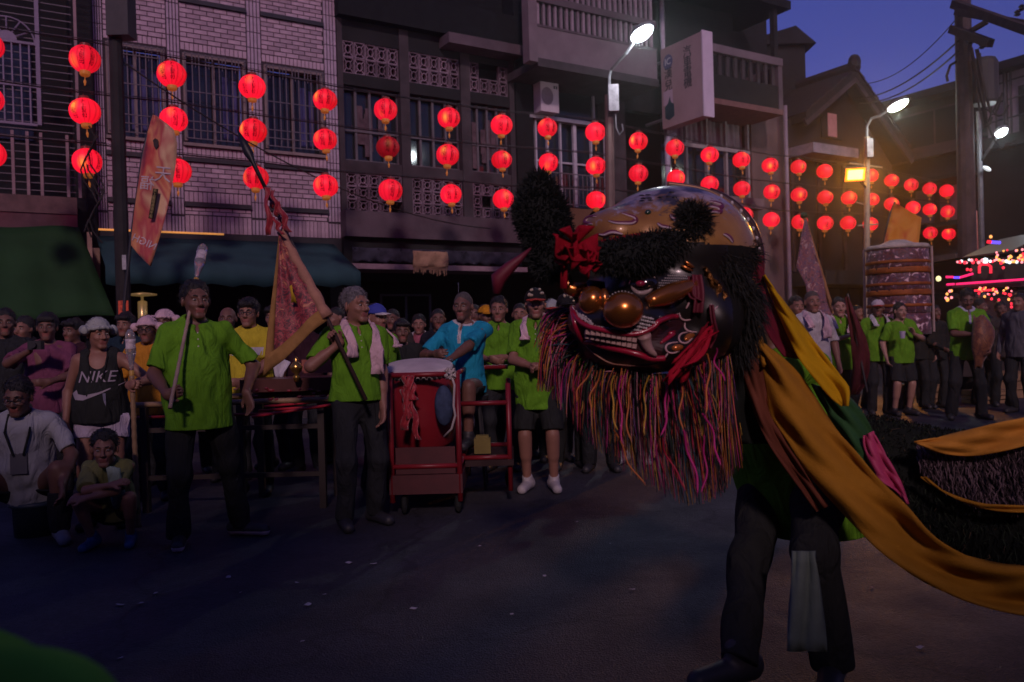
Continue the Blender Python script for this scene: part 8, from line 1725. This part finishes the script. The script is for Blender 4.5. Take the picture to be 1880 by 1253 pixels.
m = MB(); Q = [W(x, y, LDP-.25) for x, y in ((975, 456), (955, 475), (935, 492), (915, 512), (912, 540))]; m.tube(Q, [0.003, 0.012, 0.020, 0.026, 0.012], 8); m.ob('red_streamer', M('maroon_strip', (0.16, 0.012, 0.03)), lion, True)
fur('mane', lambda S_: (S_.cap(L(1330, 500, -.16), L(1362, 560, -.08), .035, .045, .03), S_.cap(L(1362, 560, -.08), L(1352, 640, -.02), .045, .03, .03)), None, 2200, 0.06, 9, lo=np.array(L(1350, 560, -.08))-.26, hi=np.array(L(1350, 560, -.08))+.26, down=0.9)
# ---- beard of coloured strings
BCOL = [M('string_'+nm, c, 0.6, var=0.2, scale=20) for nm, c in (('black', (0.012, 0.016, 0.014)), ('green', (0.02, 0.06, 0.04)), ('gold', (0.62, 0.36, 0.04)), ('magenta', (0.62, 0.03, 0.24)), ('orange', (0.60, 0.18, 0.04)), ('red', (0.45, 0.02, 0.05)), ('rose', (0.62, 0.26, 0.32)), ('teal', (0.03, 0.10, 0.12)), ('violet', (0.14, 0.04, 0.18)))]
root_pts = smooth([(1049, 566), (1052, 590), (1058, 612), (1070, 634), (1096, 655), (1130, 672), (1165, 683), (1200, 687), (1240, 686), (1275, 676), (1305, 655), (1325, 625), (1332, 590), (1336, 560)], 2)
low = lambda x: float(np.interp(x, [1005, 1030, 1060, 1090, 1130, 1170, 1210, 1250, 1290, 1320, 1345], [720, 760, 800, 830, 860, 890, 912, 930, 925, 905, 860]))
beard = MB(); g = random.Random(21); NB = 1750; cx, cyy = 1190, 600
for k in range(NB):
    s_ = g.random(); i = s_*(len(root_pts)-1); i0 = int(i); x, y = root_pts[i0]; x2, y2 = root_pts[min(i0+1, len(root_pts)-1)]; f_ = i-i0; x += (x2-x)*f_; y += (y2-y)*f_
    dep = -0.20+0.18*((x-1190)/150)**2+g.uniform(-0.05, 0.16); ox, oy = x-cx, y-cyy; l_ = math.hypot(ox, oy); ox, oy = ox/l_, oy/l_
    out = 26+g.uniform(0, 26) if x < 1080 else 10+g.uniform(0, 14)
    if x > 1290: ox, oy = 0.12, 0.4; out = 6
    xe = x+ox*out*(1.25 if x < 1080 else 1.4)+g.gauss(0, 8); ye = low(xe)*1.0-g.random()**2*(120 if x < 1100 else 190)
    if g.random() < 0.25: ye = y+(ye-y)*g.uniform(.25, .7)
    bend = g.gauss(0, 2.2); sway = (ye-y)*0.16*max(0, 1-abs(x-1180)/260)*g.uniform(.2, .7); pts = []
    for j in range(10):
        t = j/9; bx = x+ox*out*(1-(1-t)**2.6)*1.1+(xe-x-ox*out*1.1)*t*t+bend*math.sin(t*4.5+k)+sway*t**2.4; by = y+oy*out*0.55*math.sin(min(1, t*2.2)*1.57)*(1-t)+(ye-y)*t**(1.7 if x < 1080 else 1.15); pts.append(W(bx, by, LDP+dep+0.02*math.sin(t*3+k)))
    beard.mi = g.choices(range(9), (36, 7, 9, 13, 8, 13, 6, 4, 6))[0]; r0 = g.uniform(0.0009, 0.0017)*(1.2 if beard.mi else 1.5); beard.tube(pts, [r0]*8+[r0*0.8, r0*0.4], 3, False)
def strand(x, y, xe, ye, col, r, bow):
    pts = []
    for j in range(14):
        t = j/13; pts.append(W(x+(xe-x)*t+bow*math.sin(t*3.14)+3*math.sin(t*9+x), y+(ye-y)*t, LDP-0.28+0.03*math.sin(t*4)))
    beard.mi = col; beard.tube(pts, [r]*13+[r*.3], 5, False)
for a in ((1128, 690, 1135, 790, 2, .003, -8), (1140, 690, 1145, 815, 3, .003, -4), (1160, 690, 1158, 810, 4, .0028, -8), (1220, 700, 1215, 800, 3, .0034, 6), (1215, 805, 1262, 900, 5, .0032, -6), (1255, 690, 1252, 790, 4, .003, -4), (1252, 790, 1284, 905, 3, .004, 2), (1300, 650, 1293, 760, 4, .0034, 4), (1293, 760, 1320, 855, 3, .0036, 5), (1314, 640, 1332, 700, 3, .003, -8), (1130, 790, 1182, 890, 4, .003, -6), (1190, 690, 1186, 800, 2, .0026, -5), (1290, 800, 1290, 905, 3, .003, 6), (1105, 680, 1083, 757, 4, .0026, -6), (1092, 672, 1056, 738, 4, .0024, -6)): strand(*a)
bo = beard.ob('beard', BCOL, lion, True); bo['kind'] = 'stuff'
# ---- cloths hanging from the back of the head
def lerp2(a, b, u): return (a[0]+(b[0]-a[0])*u, a[1]+(b[1]-a[1])*u)
def resamp(pts, n):
    D = [0]
    for i in range(len(pts)-1): D.append(D[-1]+math.dist(pts[i], pts[i+1]))
    out = []
    for k in range(n):
        s_ = D[-1]*k/(n-1); i = max(j for j in range(len(D)) if D[j] <= s_+1e-9); i = min(i, len(pts)-2); out.append(lerp2(pts[i], pts[i+1], (s_-D[i])/(D[i+1]-D[i])))
    return out
def drape(nm, l, r, d0, d1, mat, wob=0.02, fr=7, n=26, w=12, th=0.006, ph=0.0, bulge=0.0, lab=None):
    a, b = resamp(smooth(l, 2), n), resamp(smooth(r, 2), n); m = MB()
    m.sheet([[W(*lerp2(a[i], b[i], u), d0+(d1-d0)*i/(n-1)+wob*math.sin(fr*u+2.2*i/n*3+ph)+0.4*wob*math.sin(2.3*fr*u-i*0.5)-bulge*math.sin(math.pi*u)) for u in np.linspace(0, 1, w)] for i in range(n)], th); return m.ob(nm, mat, lion, True)
YEL = M('lion_yellow_cloth', (0.80, 0.50, 0.015), 0.7, var=0.18, scale=6, bump=0.2, bscale=20); ORG = M('lion_orange_cloth', (0.58, 0.28, 0.03), 0.7, var=0.30, scale=4, bump=0.25, bscale=185); translucent(YEL, 0.4); translucent(ORG, 0.3); MAR = M('lion_maroon_cloth', (0.14, 0.012, 0.03), 0.75, var=0.3); GRN = M('lion_green_cloth', (0.03, 0.10, 0.035), 0.7, var=0.3); MAG = M('lion_magenta_cloth', (0.52, 0.05, 0.16), 0.65, var=0.25, scale=9)
drape('yellow_drape', [(1402, 506), (1418, 550), (1440, 600), (1463, 655), (1490, 690), (1522, 728), (1545, 745)], [(1404, 505), (1440, 556), (1480, 606), (1525, 668), (1552, 700), (1561, 715), (1557, 746)], 2.98, 2.82, YEL, 0.02, 5)
drape('maroon_drape', [(1376, 470), (1380, 520), (1395, 580), (1410, 620), (1440, 655)], [(1402, 470), (1403, 512), (1430, 575), (1455, 625), (1468, 660)], 3.03, 2.95, MAR, 0.012, 5)
drape('orange_drape', [(1358, 562), (1372, 590), (1390, 640), (1404, 690), (1410, 760), (1440, 800), (1470, 850), (1500, 890), (1560, 955), (1600, 1000), (1660, 1048), (1740, 1092), (1820, 1118), (1900, 1134)], [(1372, 568), (1392, 625), (1420, 645), (1452, 668), (1478, 700), (1505, 745), (1535, 790), (1575, 835), (1612, 882), (1665, 925), (1700, 975), (1745, 1010), (1820, 1035), (1900, 1042)], 2.90, 2.72, ORG, 0.035, 6, 44, 14, 0.008)
drape('orange_drape', [(1364, 512), (1370, 560), (1380, 600), (1388, 640), (1398, 680)], [(1378, 508), (1396, 530), (1398, 570), (1394, 610), (1412, 660)], 2.92, 2.88, ORG, 0.03, 9, 20, 10, 0.008, 1.0)
drape('brown_drape', [(1352, 600), (1358, 660), (1372, 720), (1400, 800), (1440, 860), (1500, 940)], [(1390, 620), (1400, 680), (1412, 750), (1440, 810), (1480, 870), (1520, 930)], 2.90, 2.86, M('lion_brown_cloth', (0.16, 0.05, 0.03), 0.75, var=0.4), 0.02, 6)
drape('green_drape', [(1490, 705), (1510, 745), (1540, 790), (1570, 840), (1600, 880), (1640, 910)], [(1558, 728), (1575, 745), (1595, 775), (1604, 800), (1625, 850), (1668, 920)], 2.96, 2.92, GRN, 0.03, 6)
drape('magenta_drape', [(1586, 800), (1585, 820), (1596, 852), (1615, 885), (1645, 900), (1664, 925)], [(1603, 792), (1615, 815), (1632, 845), (1648, 870), (1658, 895), (1668, 926)], 2.90, 2.86, MAG, 0.012, 8)
# ---- shaggy body trailing away to the right
BF = [M('body_fur', (0.012, 0.016, 0.014), 0.8, var=0.4), M('body_fur_green', (0.03, 0.045, 0.03), 0.8), M('body_fur_brown', (0.10, 0.07, 0.045), 0.8)]
path = [(1500, 820, 3.22, .12), (1600, 850, 3.25, .17), (1700, 900, 3.2, .22), (1800, 925, 3.12, .245), (1900, 935, 3.05, .26), (2000, 930, 3.0, .26), (2120, 920, 3.0, .25)]
rows = []
for i, (x, y, d, r) in enumerate(path):
    c = W(x, y, d); rows.append([c+Vector((0.05*math.sin(a), 0.75*r*math.cos(a), r*math.sin(a)))+Vector((0, 0, 0.01*math.sin(3*a+i))) for a in np.linspace(0, 2*math.pi, 19)])
m = MB(); m.sheet(rows, 0.02); bdy = m.ob('body', BF[0], lion, True)
g = random.Random(33); fm = MB()
for k in range(5200):
    s_ = g.uniform(0.5, 5.0); i = int(s_); f_ = s_-i; a = g.uniform(math.pi*0.45, math.pi*1.62); j = a/(2*math.pi)*18; j0 = int(j); p0 = rows[i][j0].lerp(rows[i+1][j0], f_); p1 = rows[i][j0+1].lerp(rows[i+1][j0+1], f_); p = p0.lerp(p1, j-j0); c = W(*[path[i][q]+(path[i+1][q]-path[i][q])*f_ for q in range(3)])
    nn = (p-c).normalized(); l_ = g.uniform(.025, .06); e = p+nn*l_*0.5+Vector((g.gauss(0, .5), g.gauss(0, .3), g.gauss(-.7, .4))).normalized()*l_*0.6; fm.mi = g.choices((0, 1, 2), (72, 22, 3))[0]; fm.tube([p-nn*0.012, p+nn*l_*0.45, e], [.0024, .0019, .0004], 3, False)
o = fm.ob('body_hair', BF, bdy); o['kind'] = 'stuff'
gm = MB(); GF = [M('grey_fur', (0.17, 0.12, 0.14), 0.75, var=0.3), M('grey_fur_dark', (0.04, 0.03, 0.035), 0.8)]
for k in range(1700):
    u = g.random(); x = 1690+u*230; yc = np.interp(x, [1690, 1740, 1800, 1880, 1920], [835, 858, 872, 868, 866]); hw = np.interp(x, [1690, 1760, 1880], [16, 44, 58]); y = yc+g.uniform(-1, 1)*hw; d = np.interp(x, [1690, 1900], [3.02, 2.83])+g.uniform(-.012, .012); p = W(x, y, d); ln = g.uniform(.02, .045)
    gm.mi = int(g.random() < 0.55); q = p+Vector((g.gauss(0, .004), -0.008, -ln*0.5)); gm.tube([p+Vector((0, .03, .01)), q, q+Vector((g.gauss(0, .006), -.002, -ln*.6))], [.0026, .0024, .0005], 3, False)
o = gm.ob('grey_fur_band', GF, bdy); o['kind'] = 'stuff'
drape('yellow_scallop', [(1678, 812), (1720, 804), (1770, 792), (1830, 776), (1910, 762)], [(1684, 814), (1725, 834), (1780, 839), (1830, 832), (1910, 812)], 2.95, 2.78, M('lion_amber_cloth', (0.58, 0.26, 0.04), 0.7, var=0.22, scale=6, bump=0.2, bscale=20), 0.012, 6)
drape('orange_trim', [(1690, 876), (1715, 894), (1760, 914), (1810, 928), (1910, 930)], [(1700, 876), (1730, 902), (1770, 925), (1815, 938), (1910, 942)], 2.98, 2.80, ORG, 0.01, 6, 24, 6)
# loose cloth round the shoulders of the dancer so that the head joins the body
drape('neck_cloth', [(1330, 600), (1338, 700), (1348, 780), (1352, 815)], [(1400, 600), (1425, 700), (1445, 770), (1455, 815)], 2.93, 2.96, M('lion_black_cloth', (0.014, 0.018, 0.016), 0.85, var=0.3), 0.03, 8)
# thin haze added to spread the lamp glow and lift the blacks
hm = bpy.data.materials.new('haze'); hm.use_nodes = True; hn = hm.node_tree.nodes; hn.remove(hn['Principled BSDF'])
pv = hn.new('ShaderNodeVolumePrincipled'); pv.inputs['Color'].default_value = (0.9, 0.95, 0.95, 1); pv.inputs['Density'].default_value = 0.0019; pv.inputs['Anisotropy'].default_value = 0.85
hm.node_tree.links.new(pv.outputs[0], hn['Material Output'].inputs['Volume'])
mb = MB(); mb.box(-60, 70, -14, 75, -1.0, 14.5); tag(mb.ob('haze', hm), kind='stuff')
